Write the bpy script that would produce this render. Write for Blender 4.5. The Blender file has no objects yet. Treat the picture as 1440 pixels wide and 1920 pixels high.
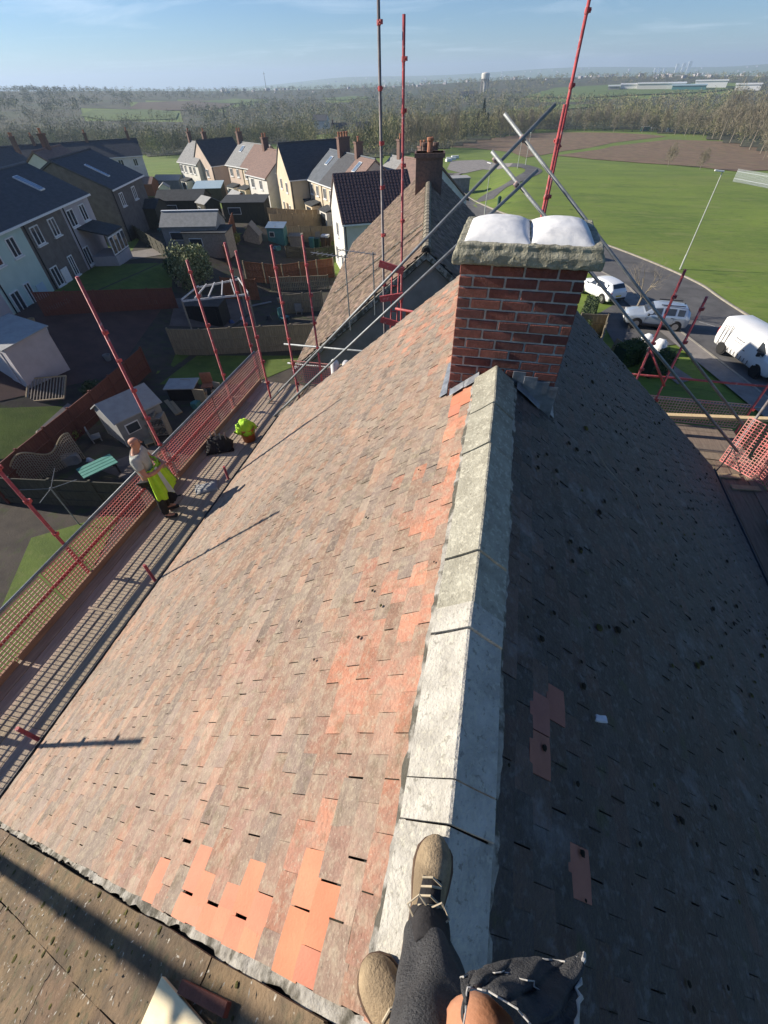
import bpy, math, random
import numpy as np
from mathutils import Vector, Matrix
from math import radians, sin, cos, pi, hypot, atan2
random.seed(11); RNG = np.random.default_rng(5)
S = bpy.context.scene
COL = S.collection
# ------------------------------------------------------------------ camera (phone held 1.6 m above the ridge, looking 46 degrees down)
FPX, PIT, ROL, YAW = 791.57, radians(45.92), radians(-1.63), radians(14.548)
CAMZ = 10.0
def _dir(x, y):
    xr = x*cos(ROL) - y*sin(ROL); yr = x*sin(ROL) + y*cos(ROL)
    fw = cos(PIT) + yr*sin(PIT); up = -sin(PIT) + yr*cos(PIT)
    return Vector((xr*cos(YAW) - fw*sin(YAW), xr*sin(YAW) + fw*cos(YAW), up))
def ray(u, v): return _dir((u-720)/FPX, -(v-960)/FPX)
_f = _dir(0, 0); _r = _dir(1, 0) - _f; _u = _dir(0, 1) - _f
cam = bpy.data.objects.new('camera', bpy.data.cameras.new('camera')); COL.objects.link(cam)
cam.matrix_world = Matrix(((_r.x, _u.x, -_f.x, 0), (_r.y, _u.y, -_f.y, 0), (_r.z, _u.z, -_f.z, CAMZ), (0, 0, 0, 1)))
cam.data.sensor_fit = 'VERTICAL'; cam.data.sensor_height = 36; cam.data.lens = 36*FPX/1920
cam.data.clip_start = .03; cam.data.clip_end = 40000
S.camera = cam
# ------------------------------------------------------------------ sky, sun, exposure
SUN_EL, SUN_AZ = radians(22.5), radians(1.2)      # light travels towards +x, a touch towards +y
W = bpy.data.worlds.new('World'); S.world = W; W.use_nodes = True
nt = W.node_tree; N = nt.nodes; LK = nt.links
bg = N['Background']; bg.inputs['Strength'].default_value = 0.055
sky = N.new('ShaderNodeTexSky'); sky.sky_type = 'NISHITA'; sky.sun_disc = False
sky.sun_elevation = SUN_EL; sky.sun_rotation = radians(-91.2); sky.altitude = 900; sky.air_density = 1.0; sky.dust_density = .12; sky.ozone_density = 3.0
tc = N.new('ShaderNodeTexCoord'); sep = N.new('ShaderNodeSeparateXYZ'); LK.new(tc.outputs['Generated'], sep.inputs[0])
def wm(op, a, b=None, clamp=False):
    m = N.new('ShaderNodeMath'); m.operation = op; m.use_clamp = clamp
    for i, x in enumerate((a, b)):
        if x is None: continue
        if isinstance(x, (int, float)): m.inputs[i].default_value = x
        else: LK.new(x, m.inputs[i])
    return m.outputs[0]
zz = wm('MAXIMUM', sep.outputs[2], .015); zz = wm('ADD', zz, .05)
cx = wm('DIVIDE', sep.outputs[0], zz); cy = wm('DIVIDE', sep.outputs[1], zz)
cmb = N.new('ShaderNodeCombineXYZ'); LK.new(wm('MULTIPLY', cx, .55), cmb.inputs[0]); LK.new(wm('MULTIPLY', cy, .85), cmb.inputs[1])
nz = N.new('ShaderNodeTexNoise'); nz.inputs['Scale'].default_value = .62; nz.inputs['Detail'].default_value = 9; nz.inputs['Roughness'].default_value = .62; nz.inputs['Distortion'].default_value = .6
LK.new(cmb.outputs[0], nz.inputs['Vector'])
rmp = N.new('ShaderNodeValToRGB'); rmp.color_ramp.elements[0].position = .53; rmp.color_ramp.elements[1].position = .84
LK.new(nz.outputs['Fac'], rmp.inputs[0])
mx = N.new('ShaderNodeMixRGB'); mx.inputs[2].default_value = (12., 13.4, 15., 1)
LK.new(wm('MULTIPLY', rmp.outputs[0], .5), mx.inputs[0]); tn = N.new('ShaderNodeMixRGB'); tn.blend_type = 'MULTIPLY'; tn.inputs[0].default_value = 1; tn.inputs[2].default_value = (.78, 1.0, 1.30, 1); LK.new(sky.outputs[0], tn.inputs[1]); LK.new(tn.outputs[0], mx.inputs[1]); LK.new(mx.outputs[0], bg.inputs[0])
sun = bpy.data.objects.new('sun', bpy.data.lights.new('sun', 'SUN')); COL.objects.link(sun)
SUND = Vector((cos(SUN_EL)*cos(SUN_AZ), cos(SUN_EL)*sin(SUN_AZ), -sin(SUN_EL)))
sun.rotation_euler = SUND.to_track_quat('-Z', 'Y').to_euler(); sun.location = (-30, 0, 40)
sun.data.energy = 5.0; sun.data.angle = radians(.53); sun.data.color = (1, .91, .78)
S.view_settings.view_transform = 'Standard'; S.view_settings.look = 'None'; S.view_settings.gamma = 1; S.view_settings.use_curve_mapping = False
S.view_settings.exposure = 0.76
S.render.engine = 'CYCLES'; S.cycles.use_denoising = True
S.cycles.max_bounces = 6; S.cycles.diffuse_bounces = 3; S.cycles.glossy_bounces = 3; S.cycles.transmission_bounces = 4; S.cycles.volume_bounces = 0
S.cycles.transparent_max_bounces = 8; S.cycles.caustics_reflective = False; S.cycles.caustics_refractive = False
# ------------------------------------------------------------------ materials
def mat(name, c1, c2=None, scale=4., rough=.85, bump=0., bscale=30., metal=0., tint=None, spots=(), detail=5., stretch=None, spec=.35, lo=.35, hi=.65, emit=0, alpha=1, local=False, trans=0):
    m = bpy.data.materials.new(name); m.use_nodes = True
    t = m.node_tree; n = t.nodes; l = t.links; b = n['Principled BSDF']
    b.inputs['Roughness'].default_value = rough; b.inputs['Metallic'].default_value = metal; b.inputs['Specular IOR Level'].default_value = spec
    if trans: b.inputs['Transmission Weight'].default_value = trans
    if alpha < 1: b.inputs['Alpha'].default_value = alpha
    if local: g = n.new('ShaderNodeTexCoord'); pos = g.outputs['Object']
    else: g = n.new('ShaderNodeNewGeometry'); pos = g.outputs['Position']
    if stretch:
        mp = n.new('ShaderNodeMapping'); mp.inputs['Scale'].default_value = stretch; l.new(pos, mp.inputs[0]); pos = mp.outputs[0]
    def noise(sc, d=detail):
        z = n.new('ShaderNodeTexNoise'); z.inputs['Scale'].default_value = sc; z.inputs['Detail'].default_value = d; z.inputs['Roughness'].default_value = .6; l.new(pos, z.inputs['Vector']); return z.outputs['Fac']
    def ramp(f, a, z, ca, cz):
        r = n.new('ShaderNodeValToRGB'); e = r.color_ramp.elements; e[0].position = a; e[1].position = z; e[0].color = ca; e[1].color = cz; l.new(f, r.inputs[0]); return r.outputs[0]
    def rgba(c): return (*c, 1)
    if c2 is None: c2 = tuple(x*.82 for x in c1)
    col = ramp(noise(scale), lo, hi, rgba(c2), rgba(c1))
    if tint:
        if tint == 'obj': a = n.new('ShaderNodeObjectInfo'); tc_ = a.outputs['Color']
        else: a = n.new('ShaderNodeAttribute'); a.attribute_name = 'tint'; tc_ = a.outputs['Color']
        x = n.new('ShaderNodeMixRGB'); x.blend_type = 'MULTIPLY'; x.inputs[0].default_value = 1; l.new(col, x.inputs[1]); l.new(tc_, x.inputs[2]); col = x.outputs[0]
    for (sc, ss, a, z, amt) in spots:
        x = n.new('ShaderNodeMixRGB'); x.inputs[2].default_value = rgba(sc); l.new(ramp(noise(ss, 8), a, z, (0, 0, 0, 1), (amt, amt, amt, 1)), x.inputs[0]); l.new(col, x.inputs[1]); col = x.outputs[0]
    l.new(col, b.inputs['Base Color'])
    if emit: l.new(col, b.inputs['Emission Color']); b.inputs['Emission Strength'].default_value = emit
    if bump:
        k = n.new('ShaderNodeBump'); k.inputs['Strength'].default_value = bump; k.inputs['Distance'].default_value = .02; l.new(noise(bscale, 8), k.inputs['Height']); l.new(k.outputs[0], b.inputs['Normal'])
    return m
LICH = ((.40, .33, .24), 22, .47, .65, .52); LICH2 = ((.25, .205, .165), 3.2, .44, .62, .5); MOSSY = ((.125, .105, .06), 9, .54, .68, .5)
FINE = ((.46, .40, .31), 95, .57, .67, .5)
def tilem(name, tint, right=False):
    if right: return mat(name, (.74, .73, .76), (.50, .50, .52), 14, .62, .8, 55, spec=.5, tint=tint, spots=(((.17, .175, .18), 24, .53, .66, .4), ((.06, .055, .05), 5, .5, .66, .5), ((.26, .28, .30), 3.1, .58, .70, .3), ((.04, .045, .02), 4.5, .62, .68, .7)))  # base darkened and blued: this slope's shade is painted into the clay
    return mat(name, (1., 1., 1.), (.80, .79, .79), 16, .9, .6, 60, tint=tint, spots=(LICH2, MOSSY, LICH, ((.13, .10, .075), 48, .58, .70, .35), FINE))
M = {}
M['tile_l'] = tilem('weathered clay tile', 'obj'); M['tile_lv'] = tilem('weathered clay tile field', 'vtx')
M['tile_r'] = tilem('shade darkened clay tile', 'obj', 1); M['tile_rv'] = tilem('shade darkened clay tile field', 'vtx', 1)  # same clay for the right slope, with its shade put into the colour
M['tile_new'] = mat('new clay tile', (.58, .235, .14), (.50, .20, .12), 6, .85, .25, 90, tint='obj', spots=(((.36, .16, .1), 45, .64, .7, .5),))
M['tile_new_shade'] = mat('shade darkened new tile', (.34, .15, .11), (.27, .12, .09), 8, .85, .3, 80, tint='obj')  # new tile colour with the right slope's shade painted in
M['deck'] = mat('roof underlay', (.03, .028, .025))
M['ridge'] = mat('lichened concrete ridge', (.52, .50, .45), (.37, .35, .31), 9, .92, .7, 70, tint='obj', spots=(((.60, .57, .46), 32, .54, .62, .5), ((.20, .185, .15), 40, .58, .66, .65)))
M['mortar'] = mat('old mortar', (.42, .40, .36), (.24, .22, .19), 14, .95, .8, 60, spots=(((.06, .055, .04), 9, .46, .56, .85),))
M['brick'] = mat('red brick', (.95, .95, .95), (.66, .62, .60), 22, .9, .7, 80, tint='obj', spots=(((.14, .08, .07), 18, .6, .7, .6), ((.45, .36, .32), 60, .66, .74, .5)))
M['joint'] = mat('brick joint mortar', (.60, .58, .56), (.42, .40, .39), 18, .95, .8, 70)
M['coping'] = mat('mossy concrete coping', (.38, .36, .27), (.20, .19, .14), 10, .95, 1., 45, spots=(((.50, .46, .36), 28, .56, .66, .6), ((.10, .10, .06), 16, .58, .7, .6)))
M['flaunch'] = mat('white flaunching', (.78, .77, .75), (.64, .63, .61), 3.5, .75, .3, 9, spots=(((.35, .36, .38), 5, .62, .72, .5),))
M['lead'] = mat('lead flashing', (.30, .32, .35), (.15, .165, .19), 9, .5, .35, 20, metal=.35, spots=(((.55, .56, .57), 12, .6, .7, .5),))
M['brown'] = mat('brown concrete tile', (.17, .12, .075), (.085, .065, .045), 7, .92, .9, 45, tint='vtx', spots=(((.30, .20, .11), 2.2, .5, .64, .55), ((.09, .085, .05), 12, .54, .64, .6), ((.50, .47, .40), 30, .645, .69, .8)))
M['brown_o'] = mat('brown concrete tile piece', (.17, .12, .075), (.085, .065, .045), 7, .92, .9, 45, tint='obj', spots=(((.30, .20, .11), 2.2, .5, .64, .55), ((.09, .085, .05), 12, .54, .64, .6), ((.50, .47, .40), 30, .645, .69, .8)))
M['nroof'] = mat('old brown plain tile', (.235, .17, .125), (.125, .095, .072), 3.5, .92, .9, 30, tint='vtx', spots=(((.34, .31, .25), 20, .6, .68, .6),))
M['red_paint'] = mat('red painted scaffold tube', (.52, .085, .085), (.33, .065, .07), 9, .55, .3, 40, spots=(((.48, .36, .34), 16, .58, .68, .7), ((.16, .09, .08), 26, .6, .68, .6)))
M['pink'] = mat('pink coated wire mesh', (.70, .22, .21), (.60, .30, .26), 3, .6)
M['pale_mesh'] = mat('faded pink coated wire mesh', (.66, .42, .35), (.62, .28, .25), 2.5, .6)
M['galv'] = mat('galvanised tube', (.27, .29, .30), (.18, .195, .205), 8, .55, .2, 50, metal=.4, spots=(((.38, .37, .35), 20, .6, .7, .4),))
M['dk_tube'] = mat('dark weathered tube', (.22, .20, .20), (.14, .12, .12), 8, .6, metal=.3)
M['coupler'] = mat('steel coupler', (.30, .17, .15), (.36, .33, .31), 30, .55, metal=.4)
M['board'] = mat('scaffold board', (.50, .40, .30), (.36, .28, .21), 5, .85, .4, 30, stretch=(6, .5, 6), tint='obj', spots=(((.25, .2, .16), 12, .6, .7, .5),))
M['pine'] = mat('new pine timber', (.70, .53, .30), (.60, .44, .24), 8, .7, .2, 40, stretch=(6, 1, 6))
M['ply'] = mat('plywood', (.76, .64, .42), (.68, .55, .34), 5, .7, .15, 50, stretch=(1, 6, 1))
M['gutter'] = mat('grey plastic gutter', (.09, .095, .105), (.055, .06, .065), 8, .4)
M['white_p'] = mat('white upvc', (.78, .78, .76), (.70, .70, .69), 5, .45)
M['white_dirty'] = mat('white dusty plastic', (.70, .69, .68), (.42, .41, .42), 9, .6, .6, 12)
M['glass'] = mat('window glass', (.05, .06, .07), (.03, .035, .045), 2, .06, spec=.8)
M['skylight'] = mat('skylight glass', (.20, .26, .32), (.14, .19, .25), 2, .05, spec=1.)
M['render_w'] = mat('white render', (.68, .66, .60), (.58, .56, .51), 1.2, .9, .3, 60)
M['render_c'] = mat('cream render', (.62, .52, .38), (.54, .45, .33), .9, .9, .3, 60)
M['render_p'] = mat('pinkish buff render', (.55, .44, .36), (.47, .375, .31), .9, .9, .3, 60)
M['render_g'] = mat('grey pebbledash', (.30, .28, .265), (.22, .205, .195), 2.2, .95, .5, 70)
M['render_m'] = mat('mint painted render', (.50, .62, .55), (.44, .56, .50), 1.2, .9, .3, 60)
M['render_b'] = mat('brown pebbledash', (.17, .155, .14), (.12, .11, .10), 2.2, .95, .5, 70)
M['render_l'] = mat('lilac grey render', (.46, .43, .44), (.40, .37, .38), 1.5, .9, .4, 60)
M['slate'] = mat('dark roof tile', (.085, .088, .095), (.06, .062, .068), 2, .8, .5, 20, stretch=(1, 1, 4), spots=(((.12, .12, .11), 9, .6, .7, .5),))
M['slate_b'] = mat('blue grey slate', (.125, .14, .16), (.09, .105, .12), 2, .75, .5, 20)
M['roof_gr'] = mat('pale grey roof tile', (.30, .30, .29), (.21, .21, .205), 2.2, .85, .5, 16, stretch=(1, 1, 4))
M['roof_br'] = mat('brown red roof tile', (.25, .165, .135), (.18, .125, .105), 2.2, .85, .5, 16, stretch=(1, 1, 4))
M['pantile'] = mat('dark brown pantile', (.115, .075, .072), (.085, .055, .055), 5, .5, .2, 30)
M['stack'] = mat('chimney brickwork', (.22, .13, .10), (.12, .085, .075), 12, .9, .5, 40)
M['pot'] = mat('terracotta pot', (.42, .18, .10), (.34, .14, .085), 8, .8)
M['dark'] = mat('black plastic', (.022, .022, .025), (.014, .014, .016), 8, .5)
M['rubber'] = mat('tyre rubber', (.022, .022, .022), (.014, .014, .014), 20, .8)
M['alloy'] = mat('alloy rim', (.45, .45, .46), (.3, .3, .31), 20, .35, metal=.8)
M['car_w'] = mat('white car paint', (.80, .81, .82), (.78, .79, .80), 2, .18, spec=.6)
M['van_w'] = mat('white van paint', (.80, .80, .79), (.74, .74, .73), 1.4, .3, spec=.5)
M['car_s'] = mat('silver blue car paint', (.47, .53, .60), (.44, .50, .57), 2, .22, metal=.45, spec=.6)
M['lampglass'] = mat('lamp lens', (.6, .6, .6), (.4, .4, .4), 30, .1, spec=.8)
M['redlens'] = mat('tail lamp lens', (.35, .02, .02), (.2, .01, .01), 20, .2)
M['yellow'] = mat('yellow plate', (.75, .6, .08), (.7, .55, .07), 4, .5)
M['decal'] = mat('dark grey vinyl', (.12, .12, .13), (.10, .10, .11), 4, .5)
M['decal_l'] = mat('pale grey vinyl', (.42, .42, .43), (.38, .38, .39), 4, .5)
M['hivis'] = mat('hi vis fabric', (.52, .80, .04), (.36, .66, .03), 7, .7, .6, 18)
M['reflect'] = mat('reflective tape', (.48, .52, .48), (.42, .46, .42), 8, .4)
M['tshirt'] = mat('pale grey cotton', (.46, .47, .42), (.36, .37, .33), 9, .9, .5, 25)
M['dark_cloth'] = mat('black cloth', (.03, .028, .03), (.018, .017, .018), 9, .9, .5, 30)
M['trouser'] = mat('charcoal canvas', (.075, .075, .078), (.05, .05, .053), 20, .95, .7, 160)
M['skin'] = mat('skin', (.50, .26, .17), (.44, .21, .14), 10, .55)
M['skin2'] = mat('sunlit knee skin', (.55, .27, .16), (.50, .23, .13), 14, .5, .15, 80)
M['suede'] = mat('tan suede', (.40, .30, .185), (.27, .20, .125), 11, .95, .5, 130, spots=(((.10, .075, .05), 6, .55, .66, .6),))
M['sole'] = mat('brown sole', (.13, .08, .05), (.08, .05, .035), 12, .8)
M['lace'] = mat('shoe lace', (.50, .42, .30), (.36, .30, .21), 40, .9)
M['fray'] = mat('pale frayed thread', (.48, .46, .43), (.3, .29, .27), 40, .95)
M['orange'] = mat('orange bucket plastic', (.55, .17, .05), (.42, .12, .04), 6, .5)
M['fence_o'] = mat('orange brown fence', (.27, .105, .05), (.20, .08, .04), 4, .9, .4, 20, stretch=(3, 3, .5))
M['fence_r'] = mat('red brown fence', (.165, .06, .042), (.115, .045, .035), 4, .9, .4, 20, stretch=(3, 3, .5))
M['fence_g'] = mat('weathered fence', (.27, .225, .155), (.185, .155, .11), 4, .9, .4, 20, stretch=(3, 3, .5))
M['fence_b'] = mat('buff fence', (.40, .31, .19), (.31, .24, .15), 4, .9, .4, 20, stretch=(3, 3, .5))
M['fence_d'] = mat('dark green brown fence', (.075, .07, .05), (.05, .048, .035), 4, .9, .4, 20, stretch=(3, 3, .5))
M['timber'] = mat('grey timber', (.34, .29, .23), (.25, .21, .165), 6, .9, .3, 30)
M['shed_g'] = mat('grey painted shed', (.27, .27, .265), (.22, .22, .215), 3, .85, .3, 30)
M['shed_roof'] = mat('pale grey felt', (.37, .37, .36), (.31, .31, .30), 3, .9, .3, 40)
M['felt'] = mat('black roofing felt', (.06, .065, .07), (.04, .044, .048), 3, .9, .4, 40)
M['corr'] = mat('corrugated sheet', (.26, .265, .26), (.20, .205, .20), 3, .7)
M['blue_sheet'] = mat('pale blue sheet', (.42, .55, .62), (.38, .5, .57), 3, .5)
M['greenw'] = mat('green stripe board', (.10, .30, .24), (.08, .25, .20), 4, .6)
M['bin_b'] = mat('blue bin', (.03, .07, .20), (.025, .055, .16), 4, .5)
M['bin_g'] = mat('dark green bin', (.02, .075, .055), (.016, .06, .045), 4, .5)
M['bin_br'] = mat('brown bin', (.16, .085, .05), (.13, .07, .04), 4, .5)
M['bin_t'] = mat('teal bin', (.07, .22, .22), (.06, .18, .18), 4, .5)
M['post'] = mat('lamp post paint', (.50, .52, .47), (.42, .44, .40), 6, .6)
M['steel_f'] = mat('galvanised palisade', (.48, .51, .53), (.40, .43, .45), 4, .5, metal=.4)
M['bark'] = mat('grey bark', (.24, .20, .15), (.15, .125, .095), 9, .95, .5, 30)
M['bark_l'] = mat('pale bark', (.28, .24, .185), (.19, .165, .125), 9, .95, .5, 30)
M['twig'] = mat('bare twigs', (.255, .218, .145), (.18, .158, .108), .08, .95, tint='vtx')
M['twig_o'] = mat('bare twigs of a tree', (.25, .22, .155), (.18, .16, .115), .3, .95)
M['leaf'] = mat('evergreen leaf', (.075, .105, .035), (.045, .068, .022), 3, .7)
M['leaf_v'] = mat('variegated leaf', (.40, .41, .22), (.12, .15, .055), 7, .7, lo=.46, hi=.62)
M['leaf_y'] = mat('yellow green leaf', (.26, .26, .055), (.18, .19, .045), 3, .7)
M['conifer'] = mat('conifer green', (.028, .05, .026), (.018, .034, .018), 3, .8)
M['hedge'] = mat('hedge leaf', (.095, .135, .035), (.055, .085, .024), 3, .75)
M['moss'] = mat('moss cushion', (.10, .088, .022), (.05, .048, .018), 30, 1., .6, 90)
M['moss_d'] = mat('dark moss', (.026, .022, .013), (.015, .013, .009), 30, 1.)
# ------------------------------------------------------------------ mesh helpers
class MB:
    def __init__(s): s.v = []; s.f = []; s.t = []
    def add(s, vs, fs, tint=None):
        o = len(s.v); s.v.extend(tuple(p) for p in vs)
        for f in fs: s.f.append(tuple(i+o for i in f)); s.t.append(tint or (1, 1, 1))
        return s
    def box(s, c, d, R=None, tint=None, taper=1.):
        x, y, z = (k/2 for k in d); q = taper
        vs = [(-x, -y, -z), (x, -y, -z), (x, y, -z), (-x, y, -z), (-x*q, -y*q, z), (x*q, -y*q, z), (x*q, y*q, z), (-x*q, y*q, z)]
        c = Vector(c); vs = [(R @ Vector(p) if R is not None else Vector(p)) + c for p in vs]
        return s.add(vs, [(0, 3, 2, 1), (4, 5, 6, 7), (0, 1, 5, 4), (1, 2, 6, 5), (2, 3, 7, 6), (3, 0, 4, 7)], tint)
    def bar(s, a, b, w, h, up=(0, 0, 1), tint=None):      # rectangular bar from a to b, width w, height h along up
        a, b = Vector(a), Vector(b); d = (b-a).normalized(); u = Vector(up); sd = d.cross(u).normalized(); u = sd.cross(d)
        vs = [p + sd*(i*w/2) + u*(j*h/2) for p in (a, b) for i, j in ((-1, -1), (1, -1), (1, 1), (-1, 1))]
        return s.add(vs, [(0, 1, 2, 3), (7, 6, 5, 4), (0, 4, 5, 1), (1, 5, 6, 2), (2, 6, 7, 3), (3, 7, 4, 0)], tint)
    def tube(s, a, b, r, n=8, r2=None, cap=True, tint=None):
        a, b = Vector(a), Vector(b); d = (b-a).normalized(); r2 = r if r2 is None else r2
        u = d.orthogonal().normalized(); w = d.cross(u)
        vs = [a + (u*cos(2*pi*i/n) + w*sin(2*pi*i/n))*r for i in range(n)] + [b + (u*cos(2*pi*i/n) + w*sin(2*pi*i/n))*r2 for i in range(n)]
        fs = [(i, (i+1) % n, n+(i+1) % n, n+i) for i in range(n)]
        if cap: fs += [tuple(range(n))[::-1], tuple(range(n, 2*n))]
        return s.add(vs, fs, tint)
    def path(s, pts, rs, n=6):
        pts = [Vector(p) for p in pts]
        if isinstance(rs, (int, float)): rs = [rs]*len(pts)
        vs = []; u = (pts[1]-pts[0]).orthogonal().normalized()
        for i, p in enumerate(pts):
            d = (pts[min(i+1, len(pts)-1)] - pts[max(i-1, 0)]).normalized(); u = (u - d*u.dot(d)).normalized(); w = d.cross(u)
            vs += [p + (u*cos(2*pi*k/n) + w*sin(2*pi*k/n))*rs[i] for k in range(n)]
        fs = [(i*n+k, i*n+(k+1) % n, (i+1)*n+(k+1) % n, (i+1)*n+k) for i in range(len(pts)-1) for k in range(n)]
        fs += [tuple(range(n))[::-1], tuple(range((len(pts)-1)*n, len(pts)*n))]
        return s.add(vs, fs)
    def lathe(s, c, prof, n=16, axis='z'):
        c = Vector(c); vs = []
        for r, h in prof:
            for k in range(n):
                a = 2*pi*k/n; q = (r*cos(a), r*sin(a), h)
                if axis == 'x': q = (q[2], q[0], q[1])
                if axis == 'y': q = (q[0], q[2], q[1])
                vs.append(c + Vector(q))
        fs = [(i*n+k, i*n+(k+1) % n, (i+1)*n+(k+1) % n, (i+1)*n+k) for i in range(len(prof)-1) for k in range(n)]
        if prof[0][0] > 1e-4: fs.append(tuple(range(n))[::-1])
        if prof[-1][0] > 1e-4: fs.append(tuple(range((len(prof)-1)*n, len(prof)*n)))
        return s.add(vs, fs)
    def slab(s, pts, vec):          # polygon pts extruded by vec
        k = len(pts); vec = Vector(vec); vs = [Vector(p) for p in pts] + [Vector(p)+vec for p in pts]
        return s.add(vs, [tuple(range(k))[::-1], tuple(range(k, 2*k))] + [(i, (i+1) % k, k+(i+1) % k, k+i) for i in range(k)])
    def quad(s, a, b, c, d, tint=None): return s.add([a, b, c, d], [(0, 1, 2, 3)], tint)
    def mesh(s, name, m, smooth=False, tints=False):
        me = bpy.data.meshes.new(name); me.from_pydata(s.v, [], s.f)
        if m is not None: me.materials.append(m)
        if tints:
            a = me.attributes.new('tint', 'FLOAT_COLOR', 'FACE'); a.data.foreach_set('color', np.array([(*t, 1) for t in s.t], 'f').ravel())
        if smooth: me.polygons.foreach_set('use_smooth', [True]*len(me.polygons))
        me.update(); return me
    def build(s, name, m, parent=None, world=True, smooth=False, tints=False, bevel=0, kind=None):
        return link(name, s.mesh(name, m, smooth, tints), parent, world, bevel, kind)
def link(name, me, parent=None, world=True, bevel=0, kind=None, seg=2):
    o = bpy.data.objects.new(name, me); COL.objects.link(o)
    if parent is not None:
        o.parent = parent
        if world: o.matrix_parent_inverse = root_mat(parent).inverted()
    if bevel: b = o.modifiers.new('bevel', 'BEVEL'); b.width = bevel; b.segments = seg; b.limit_method = 'ANGLE'
    if kind: o['kind'] = kind
    return o
def root_mat(o):
    m = o.matrix_basis.copy()
    while o.parent is not None: m = o.parent.matrix_basis @ o.matrix_parent_inverse @ m if False else (o.parent.matrix_basis @ o.matrix_parent_inverse @ m); o = o.parent
    return m
def tag(o, label, cat, group=None):
    o['label'] = label; o['category'] = cat
    if group: o['group'] = group
    return o
def thing(name, label, cat, loc=(0, 0, 0), rz=0., group=None):
    o = bpy.data.objects.new(name, None); COL.objects.link(o); o.empty_display_size = .2
    o.location = loc; o.rotation_euler = (0, 0, rz)
    return tag(o, label, cat, group)
def copy_tree(o, parent=None):
    c = o.copy(); COL.objects.link(c)
    if parent is not None: c.parent = parent
    for ch in list(o.children): copy_tree(ch, c)
    return c
def RZ(a): return Matrix.Rotation(a, 3, 'Z')
# ------------------------------------------------------------------ terrain
_RY = [-60, 0, 22, 40, 70, 110, 160, 230]; _RZ = [-2.3, -2.6, -2.7, -3.0, -3.5, -4.5, -6.5, -9.5]
_LY = [-60, 10, 30, 60, 95, 140, 230]; _LZ = [-2.5, -2.6, -3.4, -4.5, -6.0, -8.5, -12]
_DD = [100, 180, 260, 400, 700, 1200, 1700, 2500, 4500, 6200, 7600, 9500]; _DZ = [-5, -9, -14, -20, -21, -15, -8, -30, -45, -22, 12, 0]
def terr(x, y):
    x = np.asarray(x, float); y = np.asarray(y, float); d = np.hypot(x, y)
    s = np.clip((x + 7)/9.5, 0, 1); s = s*s*(3-2*s)
    near = np.interp(y, _LY, _LZ)*(1-s) + np.interp(y, _RY, _RZ)*s
    near = near + 2.4*np.clip((-x-20)/9, 0, 1)*np.clip((72-y)/16, 0, 1)
    far = np.interp(d, _DD, _DZ)
    a = np.arctan2(x, y)
    hill = np.clip((d-4800)/2600, 0, 1)
    far = far + hill*(14*np.sin(a*7+1) + 10*np.sin(a*17+.5) + 75*np.clip((a-.28)/.30, 0, 1) - 60*np.clip((-a-.30)/.2, 0, 1)) + np.clip((d-250)/600, 0, 1)*np.clip((5000-d)/2500, 0, 1)*(3*np.sin(x/180+1)+3*np.sin(y/230+x/400))
    far = far + np.clip((d-350)/350, 0, 1)*np.clip((1900-d)/700, 0, 1)*16*np.clip((-a-.50)/.35, 0, 1)
    w = np.clip((d-95)/110, 0, 1); w = w*w*(3-2*w)
    return near*(1-w) + far*w
def TZ(x, y): return float(terr(x, y))
def P(u, v, zc):                       # point seen at (u, v) at height zc relative to the phone
    r = ray(u, v); k = zc/r.z; return Vector((r.x*k, r.y*k, CAMZ+zc))
def G(u, v, dz=0.):                    # point of the terrain seen at (u, v)
    r = ray(u, v); k0 = 4.; k = 4.
    while k < 12000 and CAMZ + r.z*k > TZ(r.x*k, r.y*k): k0 = k; k *= 1.03
    for _ in range(30):
        m = (k0+k)/2
        if CAMZ + r.z*m > TZ(r.x*m, r.y*m): k0 = m
        else: k = m
    return Vector((r.x*k, r.y*k, TZ(r.x*k, r.y*k)+dz))
_rings = list(np.arange(1.5, 171, 1.5)) + list(np.geomspace(174, 9500, 56))
_na = 264
_ang = np.linspace(0, 2*pi, _na, endpoint=False)
_rr, _aa = np.meshgrid(_rings, _ang, indexing='ij'); _X = _rr*np.sin(_aa); _Y = _rr*np.cos(_aa); _Z = terr(_X, _Y)
g = MB(); g.v = [(0, 0, TZ(0, 0))] + list(zip(_X.ravel(), _Y.ravel(), _Z.ravel()))
g.f = [(0, 1+(k+1) % _na, 1+k) for k in range(_na)] + [(1+i*_na+k, 1+i*_na+(k+1) % _na, 1+(i+1)*_na+(k+1) % _na, 1+(i+1)*_na+k) for i in range(len(_rings)-1) for k in range(_na)]
g.t = [(1, 1, 1)]*len(g.f)
M['ground'] = mat('meadow grass', (.175, .245, .034), (.11, .17, .027), .16, .95, .9, 7, stretch=(.45, 1.25, 1), spots=(((.20, .23, .055), 1.5, .48, .68, .6), ((.055, .09, .02), 1.1, .55, .70, .6), ((.07, .105, .022), 6, .5, .66, .5), ((.24, .24, .09), .45, .56, .70, .45), ((.15, .135, .055), .02, .54, .66, .3)))
ground = g.build('ground', M['ground'], kind='structure', smooth=True)
def in_poly(x, y, poly):
    c = False; j = len(poly)-1
    for i in range(len(poly)):
        if (poly[i][1] > y) != (poly[j][1] > y) and x < (poly[j][0]-poly[i][0])*(y-poly[i][1])/(poly[j][1]-poly[i][1])+poly[i][0]: c = not c
        j = i
    return c
def _clip(poly, ax, v, sgn):
    out = []
    for i in range(len(poly)):
        a, b = poly[i-1], poly[i]; da, db = sgn*(a[ax]-v), sgn*(b[ax]-v)
        if (da >= 0) != (db >= 0):
            t = da/(da-db); out.append((a[0]+(b[0]-a[0])*t, a[1]+(b[1]-a[1])*t))
        if db >= 0: out.append(b)
    return out
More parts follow.
